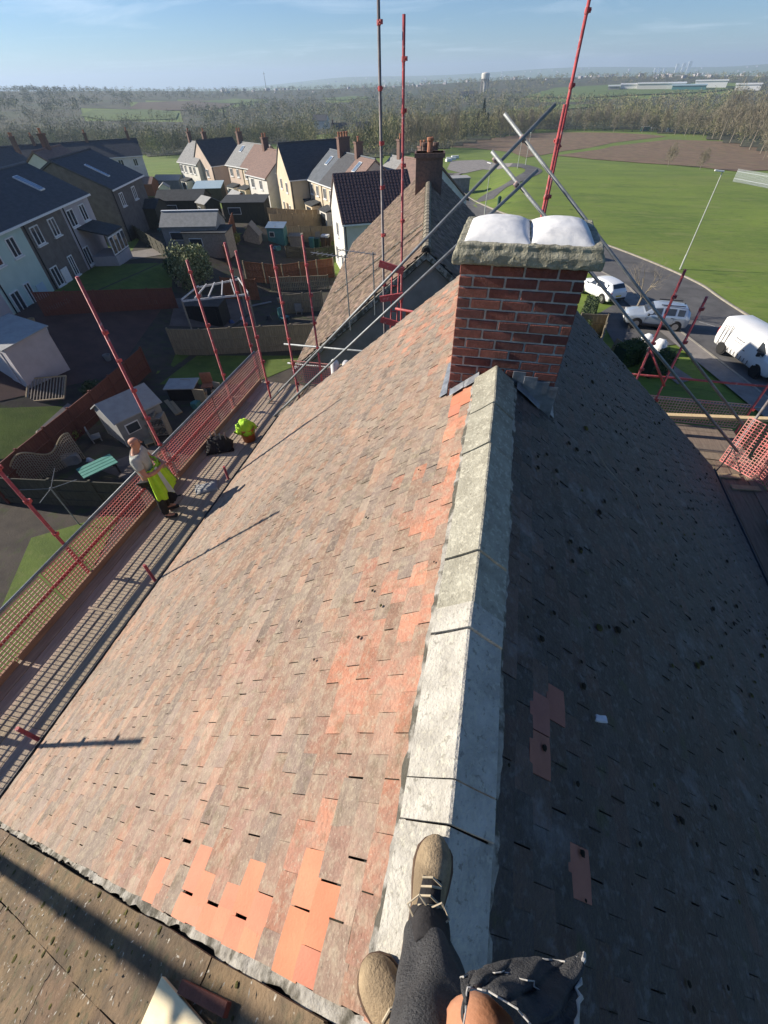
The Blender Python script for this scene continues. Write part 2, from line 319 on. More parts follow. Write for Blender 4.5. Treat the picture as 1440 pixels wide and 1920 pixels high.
def sheet(name, poly, m, dz=.03, cell=2., kind='structure', parent=None):
    poly = [(p[0], p[1]) for p in poly]
    x0 = min(p[0] for p in poly); x1 = max(p[0] for p in poly); y0 = min(p[1] for p in poly); y1 = max(p[1] for p in poly)
    b = MB(); nx = max(1, int((x1-x0)/cell)); ny = max(1, int((y1-y0)/cell))
    for i in range(nx):
        col = _clip(_clip(poly, 0, x0+(x1-x0)*i/nx, 1), 0, x0+(x1-x0)*(i+1)/nx, -1)
        if len(col) < 3: continue
        for j in range(ny):
            q = _clip(_clip(col, 1, y0+(y1-y0)*j/ny, 1), 1, y0+(y1-y0)*(j+1)/ny, -1)
            if len(q) > 2: b.add([(x, y, TZ(x, y)+dz) for x, y in q], [tuple(range(len(q)))])
    A = sum(poly[i-1][0]*poly[i][1]-poly[i][0]*poly[i-1][1] for i in range(len(poly)))
    if A < 0: b.f = [f[::-1] for f in b.f]
    return b.build(name, m, parent, kind=kind)
def smooth_line(pts, n=8):
    pts = [Vector(p[:2]) for p in pts]; out = []
    for i in range(len(pts)-1):
        p0, p1, p2, p3 = pts[max(i-1, 0)], pts[i], pts[i+1], pts[min(i+2, len(pts)-1)]
        for k in range(n):
            t = k/n; out.append(.5*((2*p1)+(p2-p0)*t+(2*p0-5*p1+4*p2-p3)*t*t+(3*p1-p0-3*p2+p3)*t**3))
    return out + [pts[-1]]
def offset(line, d):
    r = []
    for i in range(len(line)):
        t = (line[min(i+1, len(line)-1)]-line[max(i-1, 0)]).normalized(); r.append(line[i] + Vector((t.y, -t.x))*d)
    return r
def strip(name, line, d0, d1, m, z0, z1=None, cols=4, kind='structure', parent=None):   # ribbon following a line between side offsets d0..d1
    rows = [offset(line, d0+(d1-d0)*k/cols) for k in range(cols+1)]; b = MB(); n = len(line)
    b.v = [(p.x, p.y, TZ(p.x, p.y)+z0) for r in rows for p in r]
    b.f = [(k*n+i, (k+1)*n+i, (k+1)*n+i+1, k*n+i+1) for k in range(cols) for i in range(n-1)]; b.t = [None]*len(b.f)
    return b.build(name, m, parent, kind=kind)
def kerb(name, line, d0, d1, m, h, kind='structure'):
    a, c = offset(line, d0), offset(line, d1); b = MB(); n = len(line)
    for p, q in zip(a, c):
        za, zc = TZ(p.x, p.y), TZ(q.x, q.y)
        b.v += [(p.x, p.y, za-.05), (p.x, p.y, za+h), (q.x, q.y, zc+h), (q.x, q.y, zc-.05)]
    b.f = [(4*i+k, 4*i+k+1, 4*i+k+5, 4*i+k+4) for i in range(n-1) for k in range(3)]; b.t = [None]*len(b.f)
    return b.build(name, m, kind=kind)
M['tarmac'] = mat('worn tarmac', (.125, .12, .118), (.085, .083, .082), .8, .9, .4, 60, spots=(((.17, .165, .16), .35, .5, .66, .5),))
M['kerbm'] = mat('kerb stone', (.34, .31, .26), (.25, .23, .19), 3, .9, .3, 30)
M['pave'] = mat('concrete paving', (.26, .235, .215), (.20, .18, .165), 1.6, .9, .3, 40)
M['heath'] = mat('bare heath', (.225, .15, .09), (.155, .105, .065), .35, .95, .6, 5, spots=(((.15, .16, .05), .5, .56, .66, .6),), stretch=(1, .35, 1))
M['gravel'] = mat('pale gravel', (.30, .275, .25), (.22, .20, .185), 1, .95, .3, 20)
M['lawn'] = mat('garden lawn', (.115, .165, .028), (.075, .115, .02), .9, .95, .8, 14, spots=(((.17, .18, .06), 2.2, .54, .7, .5),))
M['soil'] = mat('dark garden soil', (.075, .062, .05), (.045, .038, .032), 1.2, .95, .6, 12, spots=(((.05, .07, .02), 1.8, .52, .64, .6),))
M['slabs'] = mat('dull patio slabs', (.15, .125, .115), (.11, .09, .085), 1.6, .9, .2, 40)
M['redslab'] = mat('red brown patio', (.11, .065, .055), (.075, .045, .04), .9, .9, .2, 40)
M['paint'] = mat('worn road paint', (.42, .41, .40), (.25, .245, .24), 12, .8)
M['farfield'] = mat('distant pasture', (.12, .17, .035), (.09, .13, .03), .02, .95)
M['plough'] = mat('distant ploughland', (.12, .085, .05), (.10, .07, .04), .03, .95)
# road: its field-side kerb line
RL = smooth_line([(31, -8), G(1440, 618), G(1290, 524), G(1120, 455), G(1000, 420), G(945, 402), G(900, 383), G(868, 362), G(846, 340), G(820, 322), (-24, 112), (-34, 128)], 10)
strip('road', RL, 0, -6.2, M['tarmac'], .03, cols=6)
kerb('kerb', RL, .16, 0, M['kerbm'], .13)
kerb('kerb', RL, -6.2, -6.36, M['kerbm'], .13)
strip('pavement', RL, -6.36, -7.7, M['pave'], .11, cols=2)
BR = smooth_line([G(905, 378), G(930, 358), G(965, 340), G(1000, 322), G(985, 312), G(930, 310), G(860, 306)], 8)
strip('side_road', BR, -1.8, 1.8, M['tarmac'], .045, cols=3)
sheet('parking_area', [G(*q) for q in ((838, 318), (846, 302), (905, 300), (962, 306), (955, 313), (905, 318), (868, 326))], M['gravel'], .06)
for q in ((1310, 604, 1340, 613),):
    a, b = G(q[0], q[1]), G(q[2], q[3]); d = (b-a).to_2d().normalized(); nn = Vector((-d.y, d.x))*.05
    sheet('centre_line', [a.to_2d()-nn, b.to_2d()-nn, b.to_2d()+nn, a.to_2d()+nn], M['paint'], .038, 1.)
sheet('heath', [G(*q) for q in ((832, 276), (900, 262), (1000, 250), (1100, 246), (1210, 252), (1250, 256), (1150, 268), (1060, 283), (985, 296), (960, 286), (890, 278))], M['heath'], .09, 4)
sheet('heath', [G(*q) for q in ((1040, 292), (1150, 274), (1255, 262), (1440, 268), (1500, 300), (1440, 320), (1380, 322), (1290, 312), (1200, 306), (1110, 299))], M['heath'], .09, 4)
for fq in (((372, 191), (440, 186), (510, 189), (450, 195)), ((950, 209), (1050, 197), (1130, 200), (1010, 212)), ((600, 186), (660, 181), (700, 184), (640, 189))): sheet('field', [G(*q) for q in fq], M['farfield'], 1., 20)
sheet('field', [G(*q) for q in ((150, 218), (175, 207), (290, 206), (335, 212), (330, 224), (210, 228))], M['farfield'], .6, 12)
sheet('field', [G(*q) for q in ((240, 205), (260, 193), (395, 188), (440, 196), (400, 208), (300, 208))], M['plough'], .6, 12)
sheet('field', [G(*q) for q in ((985, 182), (1040, 166), (1150, 160), (1330, 158), (1385, 165), (1330, 174), (1180, 180), (1080, 186))], M['farfield'], 1.2, 30)
# ------------------------------------------------------------------ the house being re-roofed
RX, RZ0, TAN = .116, CAMZ-1.68, .82            # ridge x, height where the two tile planes meet, tangent of the pitch
HS, Y0, Y1 = 4.36, -.21, 7.45                   # half span, near and far verge
CP = math.atan(TAN); CC, SS_ = cos(CP), sin(CP)
EZ = RZ0 - TAN*HS
SLEN = HS/CC
house = thing('tiled_house', 'house in the foreground with weathered clay plain tile roof and brick chimney', 'house', (RX, 3.6, -.5))
w = MB()
for sx in (-1, 1): w.box((RX+sx*(HS-.45), (Y0+Y1)/2, (EZ-4.2)/2+.3), (.25, Y1-Y0-.3, EZ+3.8))
w.slab([(RX-HS+.4, Y1-.35, -3.6), (RX+HS-.4, Y1-.35, -3.6), (RX+HS-.4, Y1-.35, EZ+.1), (RX, Y1-.35, RZ0-.4), (RX-HS+.4, Y1-.35, EZ+.1)], (0, .24, 0))
w.build('wall', M['render_g'], house)
deck = MB()
for sx in (-1, 1):
    a = [(RX, Y0+.02, RZ0-.05), (RX, Y1-.02, RZ0-.05), (RX+sx*(HS-.02), Y1-.02, EZ-.05), (RX+sx*(HS-.02), Y0+.02, EZ-.05)]
    deck.slab(a if sx > 0 else a[::-1], (0, 0, -.06))
roof = deck.build('roof', M['deck'], house)
def splane(sx, y, s, lift=0.):                  # point on a slope, s metres down from the ridge, lifted along the normal
    return Vector((RX + sx*(s*CC + lift*SS_), y, RZ0 - s*SS_ + lift*CC))
def tile_matrix(sx, y, s, tilt, lift, yaw):     # local: x along ridge, y down slope, z out of the roof
    ex = Vector((0, 1, 0)); ey = Vector((sx*CC, 0, -SS_)); ez = Vector((sx*SS_, 0, CC))
    if sx > 0: ex = Vector((0, -1, 0))
    B = Matrix((ex, ey, ez)).transposed()
    return Matrix.Translation(splane(sx, y, s, lift)) @ (B @ Matrix.Rotation(tilt, 3, 'X') @ Matrix.Rotation(yaw, 3, 'Z')).to_4x4()
TW, TL, GA = .1640, .121, .1075
def tile_geo(w=TW, l=TL, t=.011, camber=.003):
    b = MB(); vs = []
    for yy in (-l/2, l/2):
        for xx, zc in ((-w/2, 0), (0, camber), (w/2, 0)): vs += [(xx, yy, zc), (xx, yy, zc-t)]
    b.add(vs, [(0, 2, 8, 6), (2, 4, 10, 8), (7, 9, 3, 1), (9, 11, 5, 3), (6, 8, 9, 7), (8, 10, 11, 9), (2, 0, 1, 3), (4, 2, 3, 5), (0, 6, 7, 1), (10, 4, 5, 11)])
    return b
TG = tile_geo()
course = [random.uniform(.86, 1.12) for _ in range(60)]
def tcol_left(y, s, r):
    base = [(.35, .225, .17), (.32, .215, .17), (.37, .23, .17), (.29, .215, .18), (.33, .25, .20), (.38, .225, .16), (.27, .20, .17)]
    c = list(random.choice(base)); c = [c[0]*.90, c[1]*.92, c[2]*.89]
    n1 = sin(y*1.3+s*.8)+sin(y*.7-s*1.9+2)
    red = 0
    if s < .75 and (y < 2.4 or 4.1 < y < 6.2): red = .55 if random.random() < .45 else 0
    if s < .34 and y > 1.: red = .8 if random.random() < .5 else .2
    if y < 1.2 and s < 2.4: red = max(red, .25*random.random())
    if 5.2 < y < 7.2 and .6 < s < 1.8 and random.random() < .3: red = .6
    c = [a*(1-red)+b*red for a, b in zip(c, (.56, .215, .125))]
    c = [a*course[int(s/GA) % 60] for a in c]
    dk_ = math.exp(-((y-2.9)/1.1)**2-((s-2.6)/1.5)**2)+.6*math.exp(-((y-5.2)/.8)**2-((s-1.8)/1.2)**2); c = [a*(1-.22*dk_) for a in c]
    if y < .9 and s > 1: c = [min(.6, a*1.06+.01) for a in c]
    k = .80+.36*random.random(); return tuple(min(1, a*k) for a in c)
def tcol_right(y, s, r):  # tile tints lowered to carry the shade on this slope
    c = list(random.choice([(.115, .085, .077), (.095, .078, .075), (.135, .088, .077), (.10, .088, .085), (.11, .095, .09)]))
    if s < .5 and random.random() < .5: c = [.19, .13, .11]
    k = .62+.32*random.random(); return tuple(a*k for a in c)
NEW_L = [(-.25, .04, .38, .52), (-.25, .09, .55, .66), (-.25, .02, .68, .82), (-.25, .0, .94, 1.04), (-.25, .0, 1.20, 1.33), (-.25, -.06, 1.55, 1.72), (-.25, -.08, 1.08, 1.2), (-.25, -.04, .83, .94)]
cells = []
for sx in (-1, 1):
    nc = int((SLEN-.02)/GA)+1; nt_ = int((Y1-Y0)/.1655)
    for i in range(nc):
        s = .075 + i*GA
        if s > SLEN-.01: break
        off = .083 if i % 2 else 0
        for j in range(-1, nt_+1):
            y = Y0 + .083 + j*.1655 + off; wid = TW
            half = 1.
            if y < Y0+.03: y = Y0+.042; half = .5
            if y > Y1-.03: y = Y1-.042; half = .5
            if 3.40 < y < 4.05 and abs(RX+sx*s*CC-.17) < .40: continue        # where the chimney stands
            cells.append((sx, y, s, half))
cells.sort(key=lambda c: (splane(*c[:3])-Vector((0, 0, CAMZ))).length)
def frame_vis(p):
    d = p - Vector((0, 0, CAMZ)); z = d.dot(_f)
    return z > .05 and abs(d.dot(_r)/z) < 720/FPX+.03 and abs(d.dot(_u)/z) < 960/FPX+.03
field = {-1: MB(), 1: MB()}; n_sep = 0; jm = MB()
tmesh = {}
for sx, mm in ((-1, 'tile_l'), (1, 'tile_r')): tmesh[sx] = TG.mesh('clay_tile', M[mm])
tnew = {-1: TG.mesh('new_clay_tile', M['tile_new']), 1: TG.mesh('shade_new_tile', M['tile_new_shade'])}
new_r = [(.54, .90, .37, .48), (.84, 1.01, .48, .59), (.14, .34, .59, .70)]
for sx, y, s, half in cells:
    st = TL*.5
    tilt = random.uniform(.03, .075); lift = .012 + random.uniform(-.0015, .003); yaw = random.gauss(0, .010); jy = random.gauss(0, .0022); js = random.gauss(0, .003); sv = s+.06
    new = False
    if sx < 0: new = any(a < y < b and c_ < sv < d_ for a, b, c_, d_ in NEW_L) or (s < .3 and 3.0 < y < 3.35)
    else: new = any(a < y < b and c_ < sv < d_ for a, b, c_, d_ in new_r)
    if random.random() < .045: tilt += .025; js += random.uniform(-.004, .016)
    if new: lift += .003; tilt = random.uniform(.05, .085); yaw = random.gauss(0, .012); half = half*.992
    m4 = tile_matrix(sx, y+jy, s+.055+js, tilt, lift, yaw) @ Matrix.Diagonal((half, 1, 1, 1))
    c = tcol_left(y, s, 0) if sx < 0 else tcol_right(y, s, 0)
    if random.random() < (.11 if sx < 0 else .12) and half == 1:
        ex_ = m4.to_3x3() @ Vector((1, 0, 0)); R_ = m4.to_3x3(); lw = random.uniform(.35, 1.)*GA*.95
        if random.random() < .5: jm.box(m4 @ Vector((random.uniform(-.02, .02), TL/2+.002, -.004)), (TW*random.uniform(.3, .9), random.uniform(.002, .005), .006), R_)
        jm.box(m4 @ Vector((TW/2+.0015, TL/2-lw/2-random.uniform(0, .012), -.001)), (random.uniform(.003, .0055), lw, .009), R_)
    if (n_sep < 286 and frame_vis(m4.translation)) or new:
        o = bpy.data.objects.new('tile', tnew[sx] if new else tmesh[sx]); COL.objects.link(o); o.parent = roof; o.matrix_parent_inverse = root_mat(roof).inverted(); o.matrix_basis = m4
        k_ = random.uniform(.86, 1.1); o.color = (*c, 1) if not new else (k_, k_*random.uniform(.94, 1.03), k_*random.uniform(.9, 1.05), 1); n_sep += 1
    else: field[sx].add([m4 @ Vector(v) for v in TG.v], TG.f, c)
jm.build('joint_moss', M['moss_d'], roof, kind='stuff')
field[-1].build('tile_field', M['tile_lv'], roof, tints=True, kind='stuff')
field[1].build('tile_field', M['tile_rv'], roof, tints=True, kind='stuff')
# ridge tiles bedded in mortar
def ridge_geo(l, t=.018, wd=.196, ang=None):
    b = MB(); a = CP-.03; pr = []
    for q in (-1, -.5, -.035, .035, .5, 1):
        x = q*wd*cos(a); z = -abs(q)*wd*sin(a) + (.006 if abs(q) < .1 else 0); pr.append((x, z))
    for y in (-l/2, l/2):
        for x, z in pr: b.v.append((x, y, z))
        for x, z in pr: b.v.append((x, y, z-t*1.25))
    n = len(pr)
    for k in range(n-1): b.f += [(k, 2*n+k, 2*n+k+1, k+1), (n+k+1, 3*n+k+1, 3*n+k, n+k), (k+1, n+k+1, n+k, k) if False else (k, k+1, n+k+1, n+k), (2*n+k+1, 2*n+k, 3*n+k, 3*n+k+1)]
    b.f += [(0, n, 3*n, 2*n), (n-1, 2*n+n-1, 3*n+n-1, n+n-1)]; b.t = [(1, 1, 1)]*len(b.f); b.f = [f[::-1] for f in b.f]
    return b
yj = [-.16, .245, .37, .93, 1.06, 1.36, 1.78, 2.25, 2.72, 3.26, 4.12, 4.58, 5.04, 5.5, 5.96, 6.42, 6.88, 7.43]
for i in range(len(yj)-1):
    if 3.25 < (yj[i]+yj[i+1])/2 < 4.1: continue
    l = yj[i+1]-yj[i]
    o = ridge_geo(l-.006).build('ridge_tile', M['ridge'], roof); 
    o.matrix_basis = Matrix.Translation((RX+random.gauss(0, .004), (yj[i]+yj[i+1])/2, CAMZ-1.617+(.010 if i in (1, 3, 5, 8) else 0)+random.uniform(-.003, .003))) @ Matrix.Rotation(random.gauss(0, .006), 4, 'X') @ Matrix.Rotation(random.gauss(0, .008), 4, 'Z')
    k = (1.02 if yj[i] < 1.0 else .80 if yj[i] < 2 else .72); k *= random.uniform(.94, 1.06)
    o.color = (k, k*.99, k*(.97 if yj[i] < 1 else .88), 1)
def ragged(name, sx, ya, yb, s0, s1, along, parent, lift=.03, amp=.012, step=.03, m='mortar'):   # one continuous bead of mortar
    b = MB(); wk_ = [0, 0, 0]
    n = int(((yb-ya) if along == 'y' else (s1-s0))/step)
    for i in range(n+1):
        t_ = i/n; wk_[0] = wk_[0]*.72+random.gauss(0, amp*.6); wk_[1] = wk_[1]*.72+random.gauss(0, amp*.6); wk_[2] = wk_[2]*.75+random.gauss(0, amp*.35); w0, w1 = wk_[0], wk_[1]; l = lift+wk_[2]
        if along == 'y': y = ya+(yb-ya)*t_; ring = [(y, s0+w0*.3, -.03), (y, s0+w0*.3, l), (y, s1+w1, l-.006), (y, s1+w1, -.03)]
        else: q = s0+(s1-s0)*t_; ring = [(ya+w0, q, -.022), (ya+w0, q, l), (yb+w1*.5, q, l-.004), (yb+w1*.5, q, -.03)]
        b.v += [tuple(splane(sx, *p)) for p in ring]
    for i in range(n): b.f += [(4*i+k, 4*i+k+1, 4*i+k+5, 4*i+k+4) for k in range(3)]
    if (sx > 0) == (along == 'y'): b.f = [f[::-1] for f in b.f]
    b.t = [None]*len(b.f); return b.build(name, M[m], parent)
for sx in (-1, 1):
    ragged('ridge_mortar', sx, Y0+.02, 3.3, .155, .208, 'y', roof, .028, .009); ragged('ridge_mortar', sx, 4.12, Y1-.05, .155, .208, 'y', roof, .028, .009)
# mortar verge fillet against the next roof, gutters, fascias
for sx in (-1, 1): ragged('verge_mortar', sx, Y0-.032, Y0+.004, .06, SLEN-.03, 's', roof, .004, .010, .03)
for sx in (-1, 1):
    vf = MB(); vf.bar(splane(sx, Y1-.01, .05, -.03), splane(sx, Y1-.01, SLEN-.02, -.03), .03, .09, up=(sx*SS_, 0, CC)); vf.build('verge', M['mortar'], roof)
for sx in (-1, 1):
    gt = MB(); cxg = RX+sx*(HS+.055); n = 9; prof = [(cxg+.062*cos(pi+pi*k/n), EZ-.055+.058*sin(pi+pi*k/n)) for k in range(n+1)] + [(cxg+.055*cos(2*pi-pi*k/n), EZ-.055+.05*sin(2*pi-pi*k/n)) for k in range(n+1)]
    gt.slab([(x, Y0-.1, z) for x, z in prof], (0, Y1-Y0+.1, 0)); gt.build('gutter', M['gutter'], house)
    fb = MB(); fb.box((RX+sx*(HS-.05), (Y0+Y1)/2, EZ-.15), (.03, Y1-Y0-.1, .17)); fb.build('fascia', M['white_dirty'], house)
# chimney: bricks round a mortar core, coping, flaunching, lead
CX0, CX1, CY0, CY1 = -.265, .597, 3.37, 4.05; CTOP = CAMZ-.935
core = MB(); core.box(((CX0+CX1)/2, (CY0+CY1)/2, (CTOP+7.5)/2), (CX1-CX0-.02, CY1-CY0-.02, CTOP-7.5))
chim = core.build('chimney', M['joint'], house)
BG = {}
def brick(l, d):
    k = (round(l, 3), d)
    if k not in BG:
        b = MB(); b.box((0, 0, 0), (l, d, .061)); me = b.mesh('brick', M['brick'])
        import bmesh
        q = bmesh.new(); q.from_mesh(me); bmesh.ops.bevel(q, geom=q.edges[:], offset=.004, segments=1, affect='EDGES'); q.to_mesh(me); q.free(); BG[k] = me
    return BG[k]
def place_brick(l, d, p, rz=0):
    o = bpy.data.objects.new('brick', brick(l, d)); COL.objects.link(o); o.parent = chim; o.matrix_parent_inverse = root_mat(chim).inverted()
    o.matrix_basis = Matrix.Translation(p) @ Matrix.Rotation(rz+random.gauss(0, .004), 4, 'Z') @ Matrix.Rotation(random.gauss(0, .006), 4, 'Y')
    c = random.choice([(.25, .085, .066), (.21, .072, .06), (.28, .10, .074), (.18, .066, .058), (.23, .082, .066)]); k = random.uniform(.85, 1.15); o.color = tuple(x*k for x in c)+(1,)
rows = 15
for r in range(rows):
    z = CTOP - .036 - r*.0752
    xs = [CX0]; 
    if r % 2: xs += [CX0+.107]
    while xs[-1] < CX1-.30: xs.append(xs[-1]+.2275)
    if CX1-xs[-1] > .23: xs.append(xs[-1]+.2275)
    xs.append(CX1+.011)
    for side, yy in ((0, CY0+.047), (1, CY1-.047)):
        for a, b in zip(xs[:-1], xs[1:]):
            if b-a < .04: continue
            if side == 1 and r > 10: continue
            place_brick(b-a-.015, .1, ((a+b)/2-.0055, yy+random.gauss(0, .0015), z+random.gauss(0, .001)))
    if r < 12:
        for xx in (CX0+.047, CX1-.047):
            ys = [CY0+.102, (CY0+CY1)/2, CY1-.102] if r % 2 else [CY0+.102, CY0+.102+.12, CY0+.102+.36, CY1-.102]
            for a, b in zip(ys[:-1], ys[1:]): place_brick(b-a-.012, .1, (xx+(.0015 if xx < 0 else -.0015), (a+b)/2, z), pi/2)
def rough_block(b, c, d, n=(8, 6, 2), amp=.008, dome=0.):
    import itertools
    nx, ny, nz_ = n; idx = {}
    for i, j, k in itertools.product(range(nx+1), range(ny+1), range(nz_+1)):
        if 0 < i < nx and 0 < j < ny and 0 < k < nz_: continue
        x, y, z = (i/nx-.5), (j/ny-.5), (k/nz_-.5)
        zz_ = z*d[2]
        if dome and z > -.4: e = (1-abs(2*x)**2.6)*(1-abs(2*y)**2.6); zz_ = -d[2]/2 + (z+.5)*d[2]*(.18+.82*max(0, e)**.6)
        idx[i, j, k] = len(b.v); b.v.append((c[0]+x*d[0]+random.uniform(-amp, amp), c[1]+y*d[1]+random.uniform(-amp, amp), c[2]+zz_+random.uniform(-amp, amp)))
    def face(f):
        b.f.append(f); b.t.append((1, 1, 1))
    for i in range(nx):
        for j in range(ny):
            face((idx[i, j, nz_], idx[i+1, j, nz_], idx[i+1, j+1, nz_], idx[i, j+1, nz_])); face((idx[i, j+1, 0], idx[i+1, j+1, 0], idx[i+1, j, 0], idx[i, j, 0]))
        for k in range(nz_):
            face((idx[i, 0, k], idx[i+1, 0, k], idx[i+1, 0, k+1], idx[i, 0, k+1])); face((idx[i, ny, k+1], idx[i+1, ny, k+1], idx[i+1, ny, k], idx[i, ny, k]))
    for j in range(ny):
        for k in range(nz_):
            face((idx[0, j, k+1], idx[0, j+1, k+1], idx[0, j+1, k], idx[0, j, k])); face((idx[nx, j, k], idx[nx, j+1, k], idx[nx, j+1, k+1], idx[nx, j, k+1]))
cb = MB(); rough_block(cb, ((CX0+CX1)/2+.01, (CY0+CY1)/2, CTOP+.075), (CX1-CX0+.13, CY1-CY0+.13, .13), (22, 14, 4), .005)
for i, v in enumerate(cb.v):
    if v[2] > CTOP+.10: cb.v[i] = ((v[0]-.175)*.955+.175, (v[1]-3.71)*.95+3.71, v[2])
cb.build('coping', M['coping'], chim, smooth=False, bevel=.012)
for k, (xa, xb) in enumerate(((CX0+.01, .185), (.19, CX1+.0))):
    fb = MB(); rough_block(fb, ((xa+xb)/2, (CY0+CY1)/2+.0, CTOP+.165), (xb-xa, CY1-CY0+.02, .085), (16, 16, 3), .0022, dome=1)
    o = fb.build('cap', M['flaunch'], chim, smooth=True)
    sm = o.modifiers.new('s', 'SUBSURF'); sm.levels = 1; sm.render_levels = 1
def lead(pts, vec): b = MB(); b.slab([Vector(p) for p in pts], vec); b.build('lead_flashing', M['lead'], chim, bevel=.004)
# stepped lead against the front face (x from ridge outward) plus the apron laid on the tiles
yf = CY0-.012
for xa, xb, dz in ((-.275, -.17, .02), (-.165, -.07, .075), (-.065, .03, .135), (.025, .15, .165), (.145, .255, .16), (.25, .35, .09), (.345, .45, .03), (.445, .55, -.03), (.545, .625, -.08)):
    za = RZ0 - TAN*abs(xa-RX); zb = RZ0 - TAN*abs(xb-RX); zt = max(za, zb)+.02+max(dz*.35, .02)
    if xa > .24: zt = CAMZ-1.70-(xa-.25)*.35; yy = yf - random.uniform(0, .008)
    lead([(xa, yy, za-.03), (xb, yy, zb-.03), (xb, yy, zt+.015), (xa, yy, zt+.015)], (0, -.006, 0))
for sx in (-1, 1):
    for k in range(3):
        s0 = .14+k*.15 if sx < 0 else .2+k*.14; a = splane(sx, CY0-.10+random.uniform(-.02, .02), s0, .036); b_ = splane(sx, CY0-.0, s0, .046); c = splane(sx, CY0-.0, s0+.145, .046); d = splane(sx, CY0-.10, s0+.145, .036)
        if s0 < .35: lead([a, b_, c, d] if sx > 0 else [d, c, b_, a], (0, 0, .006))
for sx in (-1, 1):
    for k in range(5):
        xx = CX0-.004 if sx < 0 else CX1+.004; y = CY0+.02+k*.13; z = RZ0-TAN*abs(xx-RX)
        lead([(xx, y, z-.02), (xx, y+.12, z-.02), (xx, y+.12, z+.11), (xx, y, z+.11)], (sx*.006, 0, 0))
        a = splane(sx, y, .40 if sx < 0 else .50, .045)
        lead([(xx, y, z+.03), (xx, y+.125, z+.03), (xx+sx*.07, y+.125, z+.03-TAN*.07), (xx+sx*.07, y, z+.03-TAN*.07)], (0, 0, .006))
# moss cushions, lichen grit and loose wire on the roof
def blob(b, c, r, nrm, sq=.55, n=7):
    nrm = Vector(nrm); u = nrm.orthogonal().normalized(); w_ = nrm.cross(u); c = Vector(c); top = len(b.v)
    ring = []
    for lv, (rr, hh) in enumerate(((1., -.2), (.85, .45), (.45, .85))):
        for k in range(n):
            a = 2*pi*k/n; q = rr*r*random.uniform(.75, 1.2); b.v.append(tuple(c + u*q*cos(a) + w_*q*sin(a) + nrm*hh*r*sq))
    b.v.append(tuple(c+nrm*r*sq))
    for lv in range(2):
        for k in range(n): b.f.append((top+lv*n+k, top+lv*n+(k+1) % n, top+(lv+1)*n+(k+1) % n, top+(lv+1)*n+k)); b.t.append(None)
    for k in range(n): b.f.append((top+2*n+k, top+2*n+(k+1) % n, top+3*n)); b.t.append(None)
ms, md = MB(), MB()
for k in range(620):
    sx = 1 if k % 4 else -1; y = random.uniform(Y0, Y1); i = random.randrange(1, 50); s = .075+i*GA+GA*.62
    if s > SLEN: continue
    if sx < 0 and (y < .5 or random.random() < .5): continue
    r = abs(random.gauss(.007, .006))+.005 if sx > 0 else abs(random.gauss(.004, .004))+.004
    blob(ms if random.random() < .22 else md, splane(sx, y, s, .028), min(r, .028 if sx > 0 else .010), (sx*SS_, 0, CC))
ms.build('moss', M['moss'], roof, smooth=True, kind='stuff'); md.build('moss', M['moss_d'], roof, smooth=True, kind='stuff')
wire = MB(); wp = [splane(1, y, s, .05) for y, s in ((3.52, 1.20), (3.46, 1.28), (3.42, 1.42), (3.36, 1.58), (3.34, 1.78), (3.26, 1.92), (3.05, 2.02))]
wire.path([a + Vector((0, 0, .02*sin(i*2))) for i, a in enumerate(wp)], .0035, 5)
tag(wire.build('wire', M['timber']), 'thin pale wire lying loose on the shaded roof slope', 'wire')
pb = MB(); rough_block(pb, (0, 0, 0), (.05, .03, .02), (3, 3, 2), .004); o = pb.build('mortar_crumb', M['flaunch'], bevel=.004); o.matrix_basis = Matrix.Translation(splane(1, .92, .87, .05))
tag(o, 'small white mortar crumb lying on the shaded tiles', 'debris')
# ------------------------------------------------------------------ the adjoining half with brown concrete tiles (near edge of the picture)
adj = thing('adjoining_house', 'adjoining house with brown mossy interlocking tiles next to the clay roof', 'house', (RX, -3.5, -.5))
w = MB()
for sx in (-1, 1): w.box((RX+sx*(HS-.45), -4.1, (EZ-4.2)/2+.3), (.25, 7.4, EZ+3.8))
w.slab([(RX-HS+.4, -7.6, -3.6), (RX+HS-.4, -7.6, -3.6), (RX+HS-.4, -7.6, EZ+.1), (RX, -7.6, RZ0-.4), (RX-HS+.4, -7.6, EZ+.1)], (0, -.24, 0))
w.build('wall', M['render_p'], adj)
dk = MB()
for sx in (-1, 1):
    a = [(RX, -7.9, RZ0-.04), (RX, Y0-.03, RZ0-.04), (RX+sx*(HS-.02), Y0-.03, EZ-.04), (RX+sx*(HS-.02), -7.9, EZ-.04)]
    dk.slab(a if sx > 0 else a[::-1], (0, 0, -.06))
aroof = dk.build('roof', M['deck'], adj)
def conc_tile(w=.287, l=.36, t=.018):
    b = MB(); pr = [(-.5, 0), (-.44, .004), (-.30, .005), (-.24, .001), (.02, .0), (.06, .004), (.26, .005), (.32, .001), (.5, 0)]; n = len(pr)
    for y in (-l/2, l/2):
        b.v += [(x*w, y, z) for x, z in pr] + [(x*w, y, z-t) for x, z in pr]
    for k in range(n-1): b.f += [(k, k+1, 2*n+k+1, 2*n+k), (n+k+1, n+k, 3*n+k, 3*n+k+1), (2*n+k, 2*n+k+1, 3*n+k+1, 3*n+k), (k+1, k, n+k, n+k+1)]
    b.f += [(0, 2*n, 3*n, n), (n-1, 2*n-1, 4*n-1, 3*n-1)]; b.t = [(1, 1, 1)]*len(b.f); return b
CT = conc_tile(); ctm = CT.mesh('concrete_tile', M['brown_o']); fld = MB(); k_sep = 0
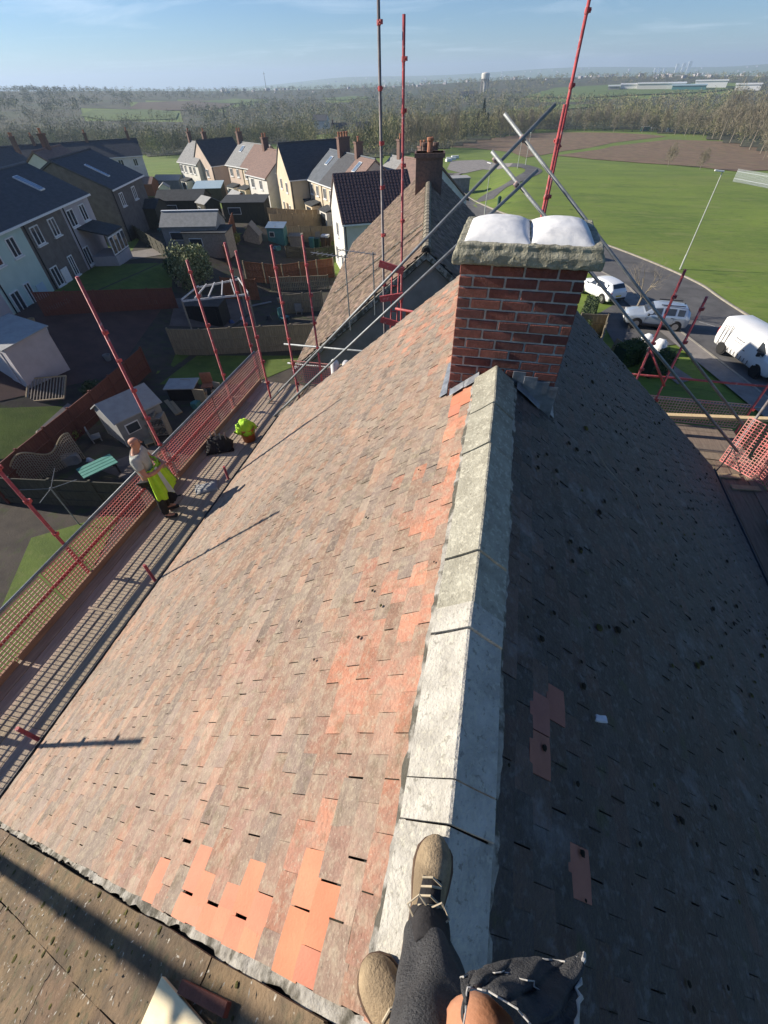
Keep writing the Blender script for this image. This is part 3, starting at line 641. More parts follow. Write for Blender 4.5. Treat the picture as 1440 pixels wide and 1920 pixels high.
for sx in (-1, 1):
    for j in range(26):
        for i in range(18):
            y = Y0-.036-.145-j*.292; s = .18+i*.315
            if s > SLEN+.04: continue
            m4 = tile_matrix(sx, y+random.gauss(0, .002), s, random.uniform(-.01, .03), .040+random.uniform(-.002, .004), random.gauss(0, .008))
            q = random.uniform(.82, 1.2); c = (q, q*random.uniform(.94, 1.02), q*random.uniform(.9, 1))
            if j < 3 and (sx < 0 or s < 1.2):
                o = bpy.data.objects.new('tile', ctm); COL.objects.link(o); o.parent = aroof; o.matrix_parent_inverse = root_mat(aroof).inverted(); o.matrix_basis = m4; o.color = (*c, 1)
            else: fld.add([m4 @ Vector(v) for v in CT.v], CT.f, c)
fld.build('tile_field', M['brown'], aroof, tints=True, kind='stuff')
for j in range(17):
    o = ridge_geo(.44, wd=.2).build('ridge_tile', M['ridge'], aroof); o.matrix_basis = Matrix.Translation((RX, Y0-.23-j*.452, CAMZ-1.612+.02)); o.color = (.62, .58, .5, 1)
lf = MB(); nb = 0
for _ in range(900):
    y = random.uniform(-1.3, Y0-.06); s = random.uniform(.1, SLEN)
    p = splane(-1, y, s, .066); a = random.uniform(0, pi); q = Vector((-SS_, 0, CC)); u = Vector((0, 1, 0))*cos(a)+Vector((-CC, 0, -SS_))*sin(a); v_ = q.cross(u); L_, W_ = random.uniform(.006, .016), random.uniform(.002, .005)
    lf.add([p+u*L_, p+v_*W_, p-u*L_, p-v_*W_], [(0, 1, 2, 3)])
lf.build('grit', M['mortar'], aroof, kind='stuff')
am = MB()
for _ in range(420):
    y = random.uniform(-1.4, Y0-.05); s = random.uniform(.1, SLEN); blob(am, splane(-1, y, s, .045), min(.022, abs(random.gauss(.006, .006))+.003), (-SS_, 0, CC), .35)
am.build('moss', M['moss'], aroof, smooth=True, kind='stuff')
bd = MB(); bd.box((0, 0, 0), (.46, .26, .018))
o = bd.build('plywood_offcut', M['ply'], bevel=.002); o.matrix_basis = Matrix.Translation(splane(-1, -.50, .94, .07)) @ Matrix.Rotation(-CP, 4, 'Y') @ Matrix.Rotation(-.08, 4, 'Z')
tag(o, 'cream plywood offcut lying on the brown mossy tiles', 'board')
bd = MB(); bd.box((0, 0, 0), (.30, .035, .02))
o = bd.build('batten_offcut', M['fence_r'], bevel=.002); o.matrix_basis = Matrix.Translation(splane(-1, -.335, .86, .075)) @ Matrix.Rotation(-CP, 4, 'Y') @ Matrix.Rotation(.06, 4, 'Z')
tag(o, 'short dark batten offcut beside the cream plywood', 'batten')
# ------------------------------------------------------------------ scaffold round the house
PZ = CAMZ-5.6; OX = -5.72
tubes = {}
def tube_mesh(l, r, m, n=10):
    k = (round(l, 2), r, m.name)
    if k not in tubes: b = MB(); b.tube((0, 0, 0), (0, 0, l), r, n); tubes[k] = b.mesh('tube', m, smooth=False)
    return tubes[k]
def tube(parent, name, a, b, m='red_paint', r=.0242):
    a, b = Vector(a), Vector(b); bb = MB(); bb.tube(a, b, r, 10); o = bb.build(name, M[m], parent); o.data.polygons.foreach_set('use_smooth', [len(p.vertices) == 4 for p in o.data.polygons]); return o
cb = MB(); cb.lathe((0, 0, -.035), [(.031, 0), (.033, .02), (.031, .06)], 10); cb.box((.042, 0, 0), (.03, .055, .05)); cb.tube((.03, -.045, 0), (.03, .045, 0), .011, 6)
cpl = cb.mesh('coupler', M['coupler']); cpl2 = cb.mesh('coupler_red', M['red_paint'])
def coupler(parent, p, rz=0, red=True, tilt=None):
    o = bpy.data.objects.new('coupler', cpl2 if red else cpl); COL.objects.link(o); o.parent = parent; o.matrix_parent_inverse = root_mat(parent).inverted()
    o.matrix_basis = Matrix.Translation(p) @ Matrix.Rotation(rz, 4, 'Z') @ (Matrix.Rotation(tilt, 4, 'Y') if tilt else Matrix()); return o
def mesh_panel(parent, a, b, h0, h1, m='pale_mesh', cell=.058, r=.0052, frame=True):     # wire guard between plan points a and b, heights h0..h1
    a, b = Vector(a), Vector(b); L = (b-a).length; d = (b-a)/L; bb = MB(); nrm = Vector((-d.y, d.x, 0))
    n = int(L/cell)
    for i in range(n+1): p = a + d*L*i/n; bb.bar(p+Vector((0, 0, h0)), p+Vector((0, 0, h1)), r*2, r*2, up=nrm)
    k = int((h1-h0)/cell)
    for i in range(k+1): z = h0+(h1-h0)*i/k; bb.bar(a+nrm*r+Vector((0, 0, z)), b+nrm*r+Vector((0, 0, z)), r*2, r*2)
    if frame:
        for z in (h0, h1): bb.tube(a+Vector((0, 0, z)), b+Vector((0, 0, z)), .011, 6)
    return bb.build('mesh_panel', M[m], parent)
def boards(parent, x0, x1, y0, y1, along='y', n=5, z=PZ, gap=.008, seg=3.9, mats=('board',), dk=1.):
    w_ = ((x1-x0) if along == 'y' else (y1-y0))/n
    for i in range(n):
        a, e = (y0, y1) if along == 'y' else (x0, x1); q = a
        while q < e-.05:
            l = min(seg, e-q) if q > a else min(seg*random.uniform(.6, 1), e-q); bb = MB(); jz = random.uniform(-.004, .006)
            if along == 'y': bb.box((x0+w_*(i+.5), q+l/2, z-.019+jz), (w_-gap, l-.006, .038))
            else: bb.box((q+l/2, y0+w_*(i+.5), z-.019+jz), (l-.006, w_-gap, .038))
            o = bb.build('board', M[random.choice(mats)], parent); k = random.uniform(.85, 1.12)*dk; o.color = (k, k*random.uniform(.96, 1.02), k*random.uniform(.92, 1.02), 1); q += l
sl = thing('scaffold', 'scaffold run with red poles and wire guard along the sunlit eaves', 'scaffold', (OX, 3, TZ(OX, 3)))
boards(sl, OX+.03, -4.40, -2.6, 9.3, n=6)
stand_l = [(-.48, CAMZ+.75, 2), (-1.9, CAMZ-2.0, 1), (.43, CAMZ-1.94, 1), (2.84, CAMZ-1.8, 1), (5.33, CAMZ-1.88, 2), (7.86, CAMZ-2.35, 1), (9.3, CAMZ-2.4, 1)]
for y, top, n in stand_l:
    for k in range(n):
        x = OX-.035+(-.05 if k else 0); yy = y+(.042 if k else 0)
        tube(sl, 'standard', (x, yy, TZ(x, y)), (x, yy, top-(.7 if k and y > 0 else 0)))
    z = PZ+.3
    while z < top-.1: coupler(sl, (OX-.035, y, z), random.uniform(-1, 2)); z += random.uniform(.42, .85)
    tube(sl, 'standard', (-4.62, y+.12, TZ(-4.62, y)), (-4.62, y+.12, PZ+.42+random.uniform(-.1, .1)) if abs(y-2.84) < .1 or abs(y-5.33) < .1 or abs(y+.48) < .1 or y == .43 else (-4.62, y+.12, PZ-.06))
    tube(sl, 'transom', (OX-.15, y+.06, PZ-.075), (-4.30, y+.06, PZ-.075), 'dk_tube')
for z, m in ((PZ+.77, 'galv'), (PZ+.40, 'red_paint'), (PZ-.12, 'dk_tube')):
    tube(sl, 'guard_rail', (OX, -2.6, z), (OX, 3.4, z), m); tube(sl, 'guard_rail', (OX-.004, 3.35, z+.002), (OX-.004, 9.35, z+.002), m)
for y0 in (-2.55, -.12, 2.31, 4.74, 7.17): mesh_panel(sl, (OX+.035, y0, 0), (OX+.035, y0+2.38, 0), PZ+.03, PZ+.75, 'pale_mesh' if y0 in (-2.55, -.12, 7.17) else 'pink')
for y0 in (-2.6, 1.35, 5.3):
    bb = MB(); bb.box((OX+.065, y0+1.95, PZ+.06), (.036, 3.9, .12)); o = bb.build('toe_board', M['board'], sl); o.color = (.80, .60, .54, 1)
bb = MB(); bb.box((-4.52, 6.1, PZ+.02), (.22, 3.2, .036)); o = bb.build('board', M['board'], sl); o.color = (.8, .78, .75, 1)
# gable run beyond the far verge with the two crossed frames over the ridge
sg = thing('scaffold', 'scaffold across the gable gap with tall paired poles and crossed grey tubes', 'scaffold', (0, 9.3, TZ(0, 9.3)))
GY0, GY1 = 8.15, 9.42
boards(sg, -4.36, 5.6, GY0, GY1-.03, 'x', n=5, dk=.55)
for (a, b) in (((-5.05, 8.3, PZ+.0), (.42, 8.3, CAMZ-.31)), ((5.32, 8.3, CAMZ-5.04), (-.25, 8.36, CAMZ-.40)), ((-4.75, 7.8, PZ-.08), (.33, 7.8, CAMZ-.95)), ((4.98, 7.8, CAMZ-5.12), (-.34, 7.86, CAMZ-.76))): tube(sg, 'ridge_brace', a, b, 'galv')
for p in ((.05, 8.33, CAMZ-.66), (.07, 7.83, CAMZ-1.12), (-.29, 8.2, CAMZ-.88)): coupler(sg, p, .4, False, .8)
for x, y, top in ((-2.28, 9.3, CAMZ+1.1), (-1.9, 9.3, CAMZ+.62), (.64, 9.3, CAMZ+1.4), (.60, 9.22, CAMZ-.35), (3.27, 9.4, CAMZ-2.52), (3.83, 9.42, CAMZ-2.95), (-4.28, 8.5, CAMZ-2.2), (-5.0, 8.4, CAMZ-2.3), (-3.98, 9.35, CAMZ-2.22), (5.72, 9.42, CAMZ-3.4)):
    m = 'dk_tube' if x == -2.28 else 'red_paint'
    tube(sg, 'standard', (x, y, TZ(x, y)), (x, y, top), m)
    z = PZ+.5
    while z < top-.1: coupler(sg, (x, y, z), random.uniform(-1, 2)); z += random.uniform(.5, .9)
for z in (CAMZ-4.6, CAMZ-5.1): tube(sg, 'guard_rail', (-4.9, GY1+.03, z), (.6, GY1+.03, z), 'galv'); tube(sg, 'guard_rail', (.5, GY1+.08, z-.003), (6.0, GY1+.08, z-.003), 'red_paint' if z > CAMZ-5 else 'galv')
tube(sg, 'ledger', (3.24, 9.38, CAMZ-3.95), (3.86, 9.4, CAMZ-4.75), 'red_paint')
for x0, m in ((-4.8, 'pink'), (-2.2, 'pink'), (.4, 'pink'), (3.2, 'pale_mesh')): mesh_panel(sg, (x0, GY1-.01, 0), (x0+2.45, GY1-.01, 0), PZ+.03, PZ+.6, m)
# access ladder bay between the paired poles
for z, dz in ((CAMZ-2.62, -.12), (CAMZ-3.30, .10), (CAMZ-3.72, -.1)):
    bb = MB(); bb.bar((-2.34, 9.2, z), (-1.84, 9.2, z+dz), .04, .12, up=(0, 0, 1)); o = bb.build('board', M['red_paint'], sg)
for x in (-2.16, -2.02):
    tube(sg, 'ladder_stile', (x, 9.12, PZ), (x+.02, 9.5, CAMZ-2.75), 'red_paint', .017)
for k in range(11): z = PZ+.25+k*.25; tube(sg, 'ladder_rung', (-2.16, 9.12+.38*(k*.25+.25)/2.85, z), (-2.0, 9.12+.38*(k*.25+.25)/2.85, z), 'red_paint', .011)
tube(sg, 'guard_rail', (-2.0, 9.15, CAMZ-3.45), (-.6, 9.15, CAMZ-3.6)); tube(sg, 'guard_rail', (-2.1, 9.1, CAMZ-4.05), (-.7, 9.1, CAMZ-4.15))
tube(sg, 'standard', (-.92, 9.3, TZ(-.9, 9.3)), (-.92, 9.3, CAMZ-3.28)); tube(sg, 'ledger', (-.95, 9.28, CAMZ-3.9), (-.62, 9.28, CAMZ-3.15))
bb = MB(); pts = [(-1.78, 9.2, CAMZ-3.92), (-1.20, 9.2, CAMZ-4.06), (-1.06, 9.2, CAMZ-3.92), (-1.08, 9.2, CAMZ-3.72), (-1.2, 9.2, CAMZ-3.62), (-1.78, 9.2, CAMZ-3.52)]
bb.slab(pts, (0, .04, 0)); bb.build('warning_board', M['orange'], sg, bevel=.006)
bb = MB()
for k in range(6):
    x = -1.7+k*.1; bb.box((x, 9.19, CAMZ-3.77-random.uniform(0, .04)), (.06, .008, .1+random.uniform(0, .12)), Matrix.Rotation(.5, 3, 'Y'))
bb.build('board_print', M['sole'], sg)
for k in range(3):
    bb = MB(); bb.box((-2.95, 8.75+k*.25, PZ+.62+k*.02), (.95, .21, .04)); o = bb.build('board', M['pine'] if k != 1 else M['board'], sg, bevel=.003)
    if k == 1: o.color = (1.2, .7, .6, 1)
for x in (-3.35, -2.55): tube(sg, 'standard', (x, 9.0, PZ), (x, 9.0, PZ+.6), 'dk_tube')
# right-hand run along the shaded eaves
sr = thing('scaffold', 'scaffold run with pink wire guard along the shaded eaves', 'scaffold', (5.6, 4, TZ(5.6, 4)))
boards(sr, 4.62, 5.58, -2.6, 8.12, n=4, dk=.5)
for y in (-.5, 2.2, 4.9, 7.4): tube(sr, 'standard', (5.66, y, TZ(5.66, y)), (5.66, y, CAMZ-3.9), 'red_paint'); coupler(sr, (5.66, y, PZ+.5), 1)
tube(sr, 'standard', (5.18, 8.28, TZ(5.2, 8.3)), (5.20, 8.28, CAMZ-3.9), 'dk_tube')
for z in (PZ+.9, PZ+.45): tube(sr, 'guard_rail', (5.62, -2.6, z), (5.62, 8.2, z), 'red_paint')
for y0 in (-2.5, .0, 2.5, 5.6): mesh_panel(sr, (5.59, y0, 0), (5.59, y0+2.42, 0), PZ+.03, PZ+.85, 'pink')
mesh_panel(sr, (4.98, 8.10, 0), (5.56, 7.45, 0), PZ+.03, PZ+1.05, 'pink')
bb = MB(); bb.bar((3.6, 8.9, PZ+.42), (6.4, 9.05, PZ+.55), .11, .06); tag(bb.build('timber_batten', M['pine'], None, bevel=.004), 'long pale yellow timber laid across the scaffold by the shaded eaves', 'timber')
bb = MB(); bb.path([(5.08, 8.25, PZ+.55), (5.0, 8.0, PZ+.35), (4.85, 7.75, PZ+.18), (4.7, 7.55, PZ+.12)], .014, 6); tag(bb.build('hose', M['dark']), 'black hose hanging from the scaffold pole by the shaded eaves', 'hose')
bb = MB(); bb.tube((5.3, 6.35, PZ+.14), (5.25, 4.9, PZ+.14), .11, 14); o = bb.build('plastic_roll', M['blue_sheet'], smooth=False); tag(o, 'grey blue plastic roll lying on the shaded scaffold boards', 'roll')
for k, (x, y) in enumerate(((4.95, 7.6), (5.2, 7.3))):
    bb = MB(); bb.box((0, 0, .02), (.5, .12, .035)); o = bb.build('batten', M['fence_b'], bevel=.003); o.matrix_basis = Matrix.Translation((x, y, PZ+.004+k*.002)) @ Matrix.Rotation(.1, 4, 'Z'); tag(o, ('short timber offcut nearest the pink guard corner', 'short timber offcut on boards beside the dark gutter')[k], 'offcut')
# ------------------------------------------------------------------ houses
def bld(name, label, A, B, e, hs, rise, wall='render_c', roofm='slate', units=None, wins=(), chim=(), sky=(), oh=.25, cat='house', gut=True, group=None, doors=(), base=None, porches=(), endm=None):
    """A->B is the eave we see (plan points, house on its left), e the eave height; local x along it, y into the house"""
    A, B = Vector(A[:2]), Vector(B[:2]); L = (B-A).length; rz = atan2((B-A).y, (B-A).x)
    mid = A+(B-A)/2; zb = min(TZ(*A), TZ(*B), TZ(*(A+Vector((-sin(rz), cos(rz)))*2*hs)))-.6 if base is None else base
    root = thing(name, label, cat, (A.x, A.y, 0), rz, group)
    units = units or [(1., wall, roofm)]
    x = 0.; tot = sum(u[0] for u in units)
    th = math.atan2(rise, hs)
    for k, (wd, wm_, rm_) in enumerate(units):
        xa, xb = x, x+L*wd/tot; x = xb; b = MB()
        pr = [(oh, zb), (2*hs-oh, zb), (2*hs-oh, e-.02), (hs, e+rise-.22), (oh, e-.02)]
        b.slab([(xa+(.0 if k else .12), y, z) for y, z in pr][::-1], (xb-xa-(0 if k else .12)-(.12 if k == len(units)-1 else 0), 0, 0)); b.build('wall', M[wm_], root, False)
        for sd in (0, 1):
            b = MB(); ya, yb = (0, hs) if sd == 0 else (2*hs, hs); o_ = -.0
            pts = [(xa+.004, ya, e), (xb-.004, ya, e), (xb-.004, yb, e+rise), (xa+.004, yb, e+rise)]
            if sd: pts = pts[::-1]
            b.slab(pts, (0, 0, -.16)); b.slab([Vector(p)+Vector((0, 0, 0)) for p in pts], (0, 0, .0)) if False else None
            b.build('roof', M[rm_], root, False)
    x = 0.
    for k, (wd, wm_, rm_) in enumerate(units):
        b = MB(); b.tube((x+.3, oh-.06, zb+.5), (x+.3, oh-.06, e-.12), .045, 6); b.build('downpipe', M['dark'], root, False); x += L*wd/tot
    b = MB(); b.tube((0.05, hs, e+rise+.0), (L-.05, hs, e+rise+.0), .1, 8); b.build('ridge', M[units[0][2]], root, False)
    if gut:
        for yy in (-.04, 2*hs+.04): b = MB(); b.bar((0, yy, e-.10), (L, yy, e-.10), .1, .12); b.build('gutter', M['white_p'], root, False)
    def frame(cx_, cz, ww, hh, nrm, org, tan, bars=1):      # window on a wall plane
        f = MB(); c = org + tan*cx_ + Vector((0, 0, cz)); t = .07
        R = Matrix((tan, -nrm, Vector((0, 0, 1)))).transposed()
        for dx, dz, sx_, sz in ((0, hh/2-t/2, ww, t), (0, -hh/2+t/2, ww, t), (-ww/2+t/2, 0, t, hh-2*t), (ww/2-t/2, 0, t, hh-2*t)): f.box(c+tan*dx+Vector((0, 0, dz)), (sx_, .09, sz), R)
        if bars: f.box(c, (.06, .085, hh-2*t), R)
        fr = f.build('window', M['white_p'], root, False)
        g_ = MB(); g_.box(c-nrm*.02, (ww-2*t+.01, .03, hh-2*t+.01), R); g_.build('pane', M['glass'], fr, False)
        s_ = MB(); s_.box(c+nrm*.05+Vector((0, 0, -hh/2-.05)), (ww+.16, .14, .07), R); s_.build('sill', M['white_p'], fr, False)
    faces = {'f': (Vector((0, -1, 0)), Vector((0, oh, 0)), Vector((1, 0, 0))), 'b': (Vector((0, 1, 0)), Vector((0, 2*hs-oh, 0)), Vector((1, 0, 0))), 'a': (Vector((-1, 0, 0)), Vector((.12, 0, 0)), Vector((0, -1, 0))), 'e': (Vector((1, 0, 0)), Vector((L-.12, 0, 0)), Vector((0, 1, 0)))}
    for sd, cx_, cz, ww, hh in wins:
        nrm, org, tan = faces[sd]
        if sd == 'a': cx_ = -cx_
        frame(cx_, e+cz, ww, hh, nrm, org + nrm*.02, tan, 0 if ww < .7 else 1)
    for sd, cx_, cz, m_ in doors:
        nrm, org, tan = faces[sd]; R = Matrix((tan, -nrm, Vector((0, 0, 1)))).transposed()
        if sd == 'a': cx_ = -cx_
        d_ = MB(); d_.box(org+tan*cx_+nrm*.02+Vector((0, 0, e+cz)), (.95, .08, 2.05), R); dd = d_.build('door', M[m_], root, False)
        h_ = MB(); h_.box(org+tan*(cx_+.36)+nrm*.08+Vector((0, 0, e+cz)), (.05, .05, .14), R); h_.build('handle', M['alloy'], dd, False)
    for (cx_, cy_, w1, w2, h_, pots, pm) in chim:
        zr = e+rise*(1-abs(cy_-hs)/hs); b = MB(); b.box((cx_, cy_, zr+h_/2-.6), (w1, w2, h_+1.2)); b.box((cx_, cy_, zr+h_-.08), (w1+.14, w2+.14, .16))
        c_ = b.build('chimney', M['stack'], root, False)
        for q in range(pots):
            p_ = MB(); p_.lathe((cx_+(q-(pots-1)/2)*(w1/max(pots, 1)) if w1 > w2 else cx_, cy_ if w1 > w2 else cy_+(q-(pots-1)/2)*(w2/max(pots, 1)), zr+h_-.02), [(.13, 0), (.12, .35), (.15, .4), (.15, .48), (.11, .5), (.10, .3)], 10); p_.build('chimney_pot', M[pm], c_, False)
    for (cx_, s0, ww, hh) in sky:
        k = hh/2; b = MB(); n_ = Vector((0, -sin(th), cos(th))); d_ = Vector((0, cos(th), sin(th))); c = Vector((cx_, 0, e))+d_*s0+n_*.0
        R = Matrix((Vector((1, 0, 0)), d_, n_)).transposed(); b.box(c+n_*.04, (ww+.14, hh+.14, .09), R); f_ = b.build('skylight', M['white_p'], root, False)
        b = MB(); b.box(c+n_*.09, (ww, hh, .02), R); b.build('pane', M['skylight'], f_, False)
    for (cx_, ww, dd_, hh, m_) in porches:
        zt = TZ(*(A+(B-A)/L*cx_)); b = MB(); b.box((cx_, oh-dd_/2, zt+hh/2-.3), (ww, dd_, hh+.6)); p_ = b.build('porch', M[m_], root, False)
        b = MB(); b.slab([(cx_-ww/2-.1, oh-dd_-.12, zt+hh), (cx_+ww/2+.1, oh-dd_-.12, zt+hh), (cx_+ww/2+.1, oh, zt+hh+.35), (cx_-ww/2-.1, oh, zt+hh+.35)], (0, 0, .1)); b.build('porch_roof', M['felt'], root, False)
        b = MB(); b.box((cx_, oh-dd_-.012, zt+1.05), (ww*.62, .05, 1.9)); b.build('porch_door', M['glass'], root, False)
    return root
def up(A, ang, L): a = radians(ang); return (A[0]+sin(a)*L, A[1]+cos(a)*L)
# neighbour across the gap: old brown plain tiles, grey gable towards us
nd = -8.9; NB = (-6.16, 12.3); NA = up(NB, nd, 15.6)
nb = bld('neighbour_house', 'neighbouring house with old brown tiled roof and grey gable behind the scaffold', NA, NB, CAMZ-6.85, 4.25, 3.5, 'render_g', 'deck', chim=((5.0, 4.25, .75, 1.15, 1.05, 1, 'pot'), (3.4, 4.25, .7, 1.0, .75, 2, 'stack')), gut=True)
_th = math.atan2(3.5, 4.25); nr = MB(); sl_n = hypot(3.5, 4.25)
for sd in (0, 1):
    for i in range(int(sl_n/.15)):
        for j in range(int(15.5/.23)):
            s_ = .09+i*.15; x_ = .12+(j+.5*(i % 2))*.23; y_ = s_*cos(_th); z_ = CAMZ-6.85+s_*sin(_th)
            if x_ > 15.5: continue
            if sd: y_ = 8.5-y_
            R = Matrix.Rotation((_th-.10) if not sd else -(_th-.10), 3, 'X') @ RZ(random.gauss(0, .015)); k = random.uniform(.65, 1.3); n_ = Vector((0, -sin(_th) if not sd else sin(_th), cos(_th)))
            nr.box(Vector((x_, y_, z_))+n_*(.03+random.uniform(0, .012)), (.222, .2, .016), R, (k, k*random.uniform(.93, 1.02), k*random.uniform(.88, 1)))
nr.build('tile_field', M['nroof'], nb, False, tints=True, kind='stuff')
rb = MB(); rb.lathe((0, 0, 0), [(.13, -.22), (.135, .2), (.145, .22)], 10, 'x'); rbm = rb.mesh('ridge_tile', M['ridge'])
for k in range(34): o = link('ridge_tile', rbm, nb, False); o.location = (.25+k*.455, 4.25, CAMZ-3.36); q = random.uniform(.42, .58); o.color = (q, q*.9, q*.74, 1)
lb = MB()
for s0, s1, xq in ((.6, 5.3, 3.6), (1.4, 5.3, 1.1)):
    lb.bar((15.6-2.2-xq, s0*cos(_th), CAMZ-6.85+s0*sin(_th)+.1), (15.6-2.2-xq*.3, s1*cos(_th), CAMZ-6.85+s1*sin(_th)+.1), .05, .03)
lb.build('roof_cable', M['mortar'], nb, False)
gv = MB()
for sg_ in (1, -1):
    gv.bar((15.61, 4.25-sg_*4.25, CAMZ-6.92), (15.61, 4.25, CAMZ-3.42), .06, .14, up=(0, 0, 1))
gv.build('barge_board', M['mortar'], nb, False)
def aerial(p, h, ang, m='alloy', n=7):
    r = thing('television_aerial', 'thin rooftop television aerial', 'aerial', p); b = MB(); b.tube(p, Vector(p)+Vector((0, 0, h)), .02, 6); b.build('mast', M['galv'], r)
    b = MB(); d = Vector((cos(ang), sin(ang), 0)); q = Vector((-sin(ang), cos(ang), 0)); c = Vector(p)+Vector((0, 0, h-.05)); b.tube(c-d*.1, c+d*1.1, .012, 5)
    for k in range(n): e_ = c+d*(k*.16); b.tube(e_-q*.16, e_+q*.16, .006, 4)
    b.build('boom', M[m], r); return r
gp = Vector(NB); q_ = radians(nd)
for dx, h_, zb_ in ((2.2, 2.0, -5.3), (3.0, 1.6, -4.8)):
    pp = (NB[0]+cos(q_)*dx*.98, NB[1]-sin(-q_)*dx*0+.05-.1, CAMZ+zb_); a_ = aerial((pp[0], 12.15, pp[2]), h_, 2.9); a_['label'] = ('television aerial on a tall pole before the grey gable', 'lower television aerial on the grey gable')[0 if dx < 2.5 else 1]
# white wing with dark pantiles, red roofed block behind it
WA = (-13.9, 41.8); WB = up(WA, 64, 7.0)
wh = bld('white_house', 'white rendered house wing with dark brown pantile roof', WA, WB, CAMZ-9.0, 4.2, 2.95, 'render_w', 'pantile', wins=(('a', 4.2, -1.2, 1.1, 1.2), ('a', 2.2, -3.6, 1.1, 1.2), ('a', 6., -3.6, 1.1, 1.2)))
pt = MB(); th_ = math.atan2(2.95, 4.2)
for i in range(16):
    for j in range(23):
        s_ = .17+i*.32; x_ = .16+j*.3; R = Matrix.Rotation(th_-.07, 3, 'X'); n_ = Vector((0, -sin(th_), cos(th_)))
        c = Vector((x_, s_*cos(th_), CAMZ-9+s_*sin(th_)))+n_*.03
        for q, (dx, hh) in enumerate(((-.075, .05), (.075, .02))): pt.box(c+Vector((dx, 0, 0))+n_*hh/2, (.13 if q == 0 else .16, .34, .03+hh), R)
pt.build('tile_field', M['pantile'], wh, False, kind='stuff')
RA = up(WB, 140, -1.2)
bld('red_roofed_house', 'house with faded red roof beyond the brown tiled roof', up(up(RA, 50, 0.2), 132, -7.2), up(up(RA, 50, .2), 132, -1.8), CAMZ-8.9, 4.2, 3.2, 'render_w', 'roof_br')
bld('grey_roofed_house', 'house with pale grey hipped roof behind the dark pantile wing', (-17.5, 62), (-11.0, 55.5), CAMZ-9.6, 4., 2.9, 'render_c', 'roof_gr', chim=((2.0, 4, .6, .6, 1.6, 1, 'pot'), (6.5, 4., .6, .9, 1.3, 2, 'pot')))
# cream terrace
tA = (-27.3, 68.1); tB = up(tA, 137, 12.8)
def rear(n, w, z0=-1.0, z1=-3.5, o=0.): return [('f', o+w*(k+q), z, .95 if q < .5 else .8, 1.15) for k in range(n) for q in (.28, .72) for z in (z0, z1)]
bld('cream_terrace', 'cream terrace with grey, slate and brown roofs nearest the dark pantile wing', tA, tB, CAMZ-9.5, 3.9, 2.8, units=[(1, 'render_c', 'slate_b'), (1, 'render_c', 'slate'), (1, 'render_p', 'roof_br')], wins=rear(3, 4.27), chim=((4.3, 3.9, .7, 1.5, 1.5, 4, 'pot'), (8.5, 3.9, .6, .9, 1.3, 1, 'pot')), sky=((2.4, 3.2, .7, 1.2), (10.3, 3.3, .7, 1.3)), porches=((2.4, 2.4, 1.3, 2.2, 'render_c'), (7., 2.2, 1.2, 2.2, 'render_w')))
wA = (-29.1, 66.5)
bld('cream_wing', 'tall cream gable wing with smooth dark slate slope in the middle terrace', wA, up(wA, 53, 8.5), CAMZ-9.5, 3.9, 3.5, 'render_c', 'slate', wins=(('a', 2.4, -1.1, 1., 1.2), ('a', 5.4, -1.0, 1., 1.2), ('a', 2.2, -3.7, .8, 1.2), ('a', 5.6, -3.7, .9, 1.2)), doors=(('a', 3.6, -4.1, 'sole'),), porches=((3.0, 2.6, 1.6, 2.3, 'render_c'),))
cA = (-39.5, 75.5)
bld('cream_cottage', 'cream house with lavender brown roof left of the tall cream gable', up(cA, 127, -1.5), up(cA, 127, 5.0), CAMZ-10.2, 3.8, 2.8, 'render_w', 'roof_br', wins=rear(1, 6.), chim=((1, 3.8, .6, .9, 1.3, 2, 'pot'),), porches=((3., 2.4, 1.3, 2.2, 'render_w'),))
mA = (-50.6, 88.3); mB = up(mA, 123, 10.2)
bld('buff_pair', 'pair of buff houses with grey and brown roof in the middle distance', mA, mB, CAMZ-10.5, 3.8, 2.8, units=[(1, 'render_p', 'roof_gr'), (1, 'render_c', 'roof_br')], wins=rear(2, 5.1), chim=((.3, 3.8, .6, .9, 1.4, 2, 'pot'),), sky=((2.3, 3.4, .7, 1.1),), porches=((2.2, 2.4, 1.4, 2.2, 'render_w'), (6.4, 2.4, 1.4, 2.2, 'render_c')))
fA = (-54.5, 90.0)
bld('buff_wing', 'buff gable wing with dark slate slope left of the buff pair', fA, up(fA, 35, 7.5), CAMZ-11., 4.0, 3.4, 'render_p', 'slate', wins=(('a', 2.4, -1.2, 1., 1.2), ('a', 5.6, -1.2, 1., 1.2), ('a', 2.4, -3.8, 1., 1.2), ('a', 5.6, -3.8, 1., 1.2)))
bld('white_pair', 'white end house with pale grey roof furthest left of the cream rows', (-65.4, 95.9), (-58.6, 91.7), CAMZ-11., 3.8, 2.8, 'render_w', 'roof_gr', wins=rear(2, 3.6), chim=((.4, 3.8, .5, .7, 1.4, 1, 'pot'), (6.5, 3.8, .5, .7, 1.6, 1, 'pot')), porches=((3.0, 2.2, 1.4, 2.2, 'render_w'),))
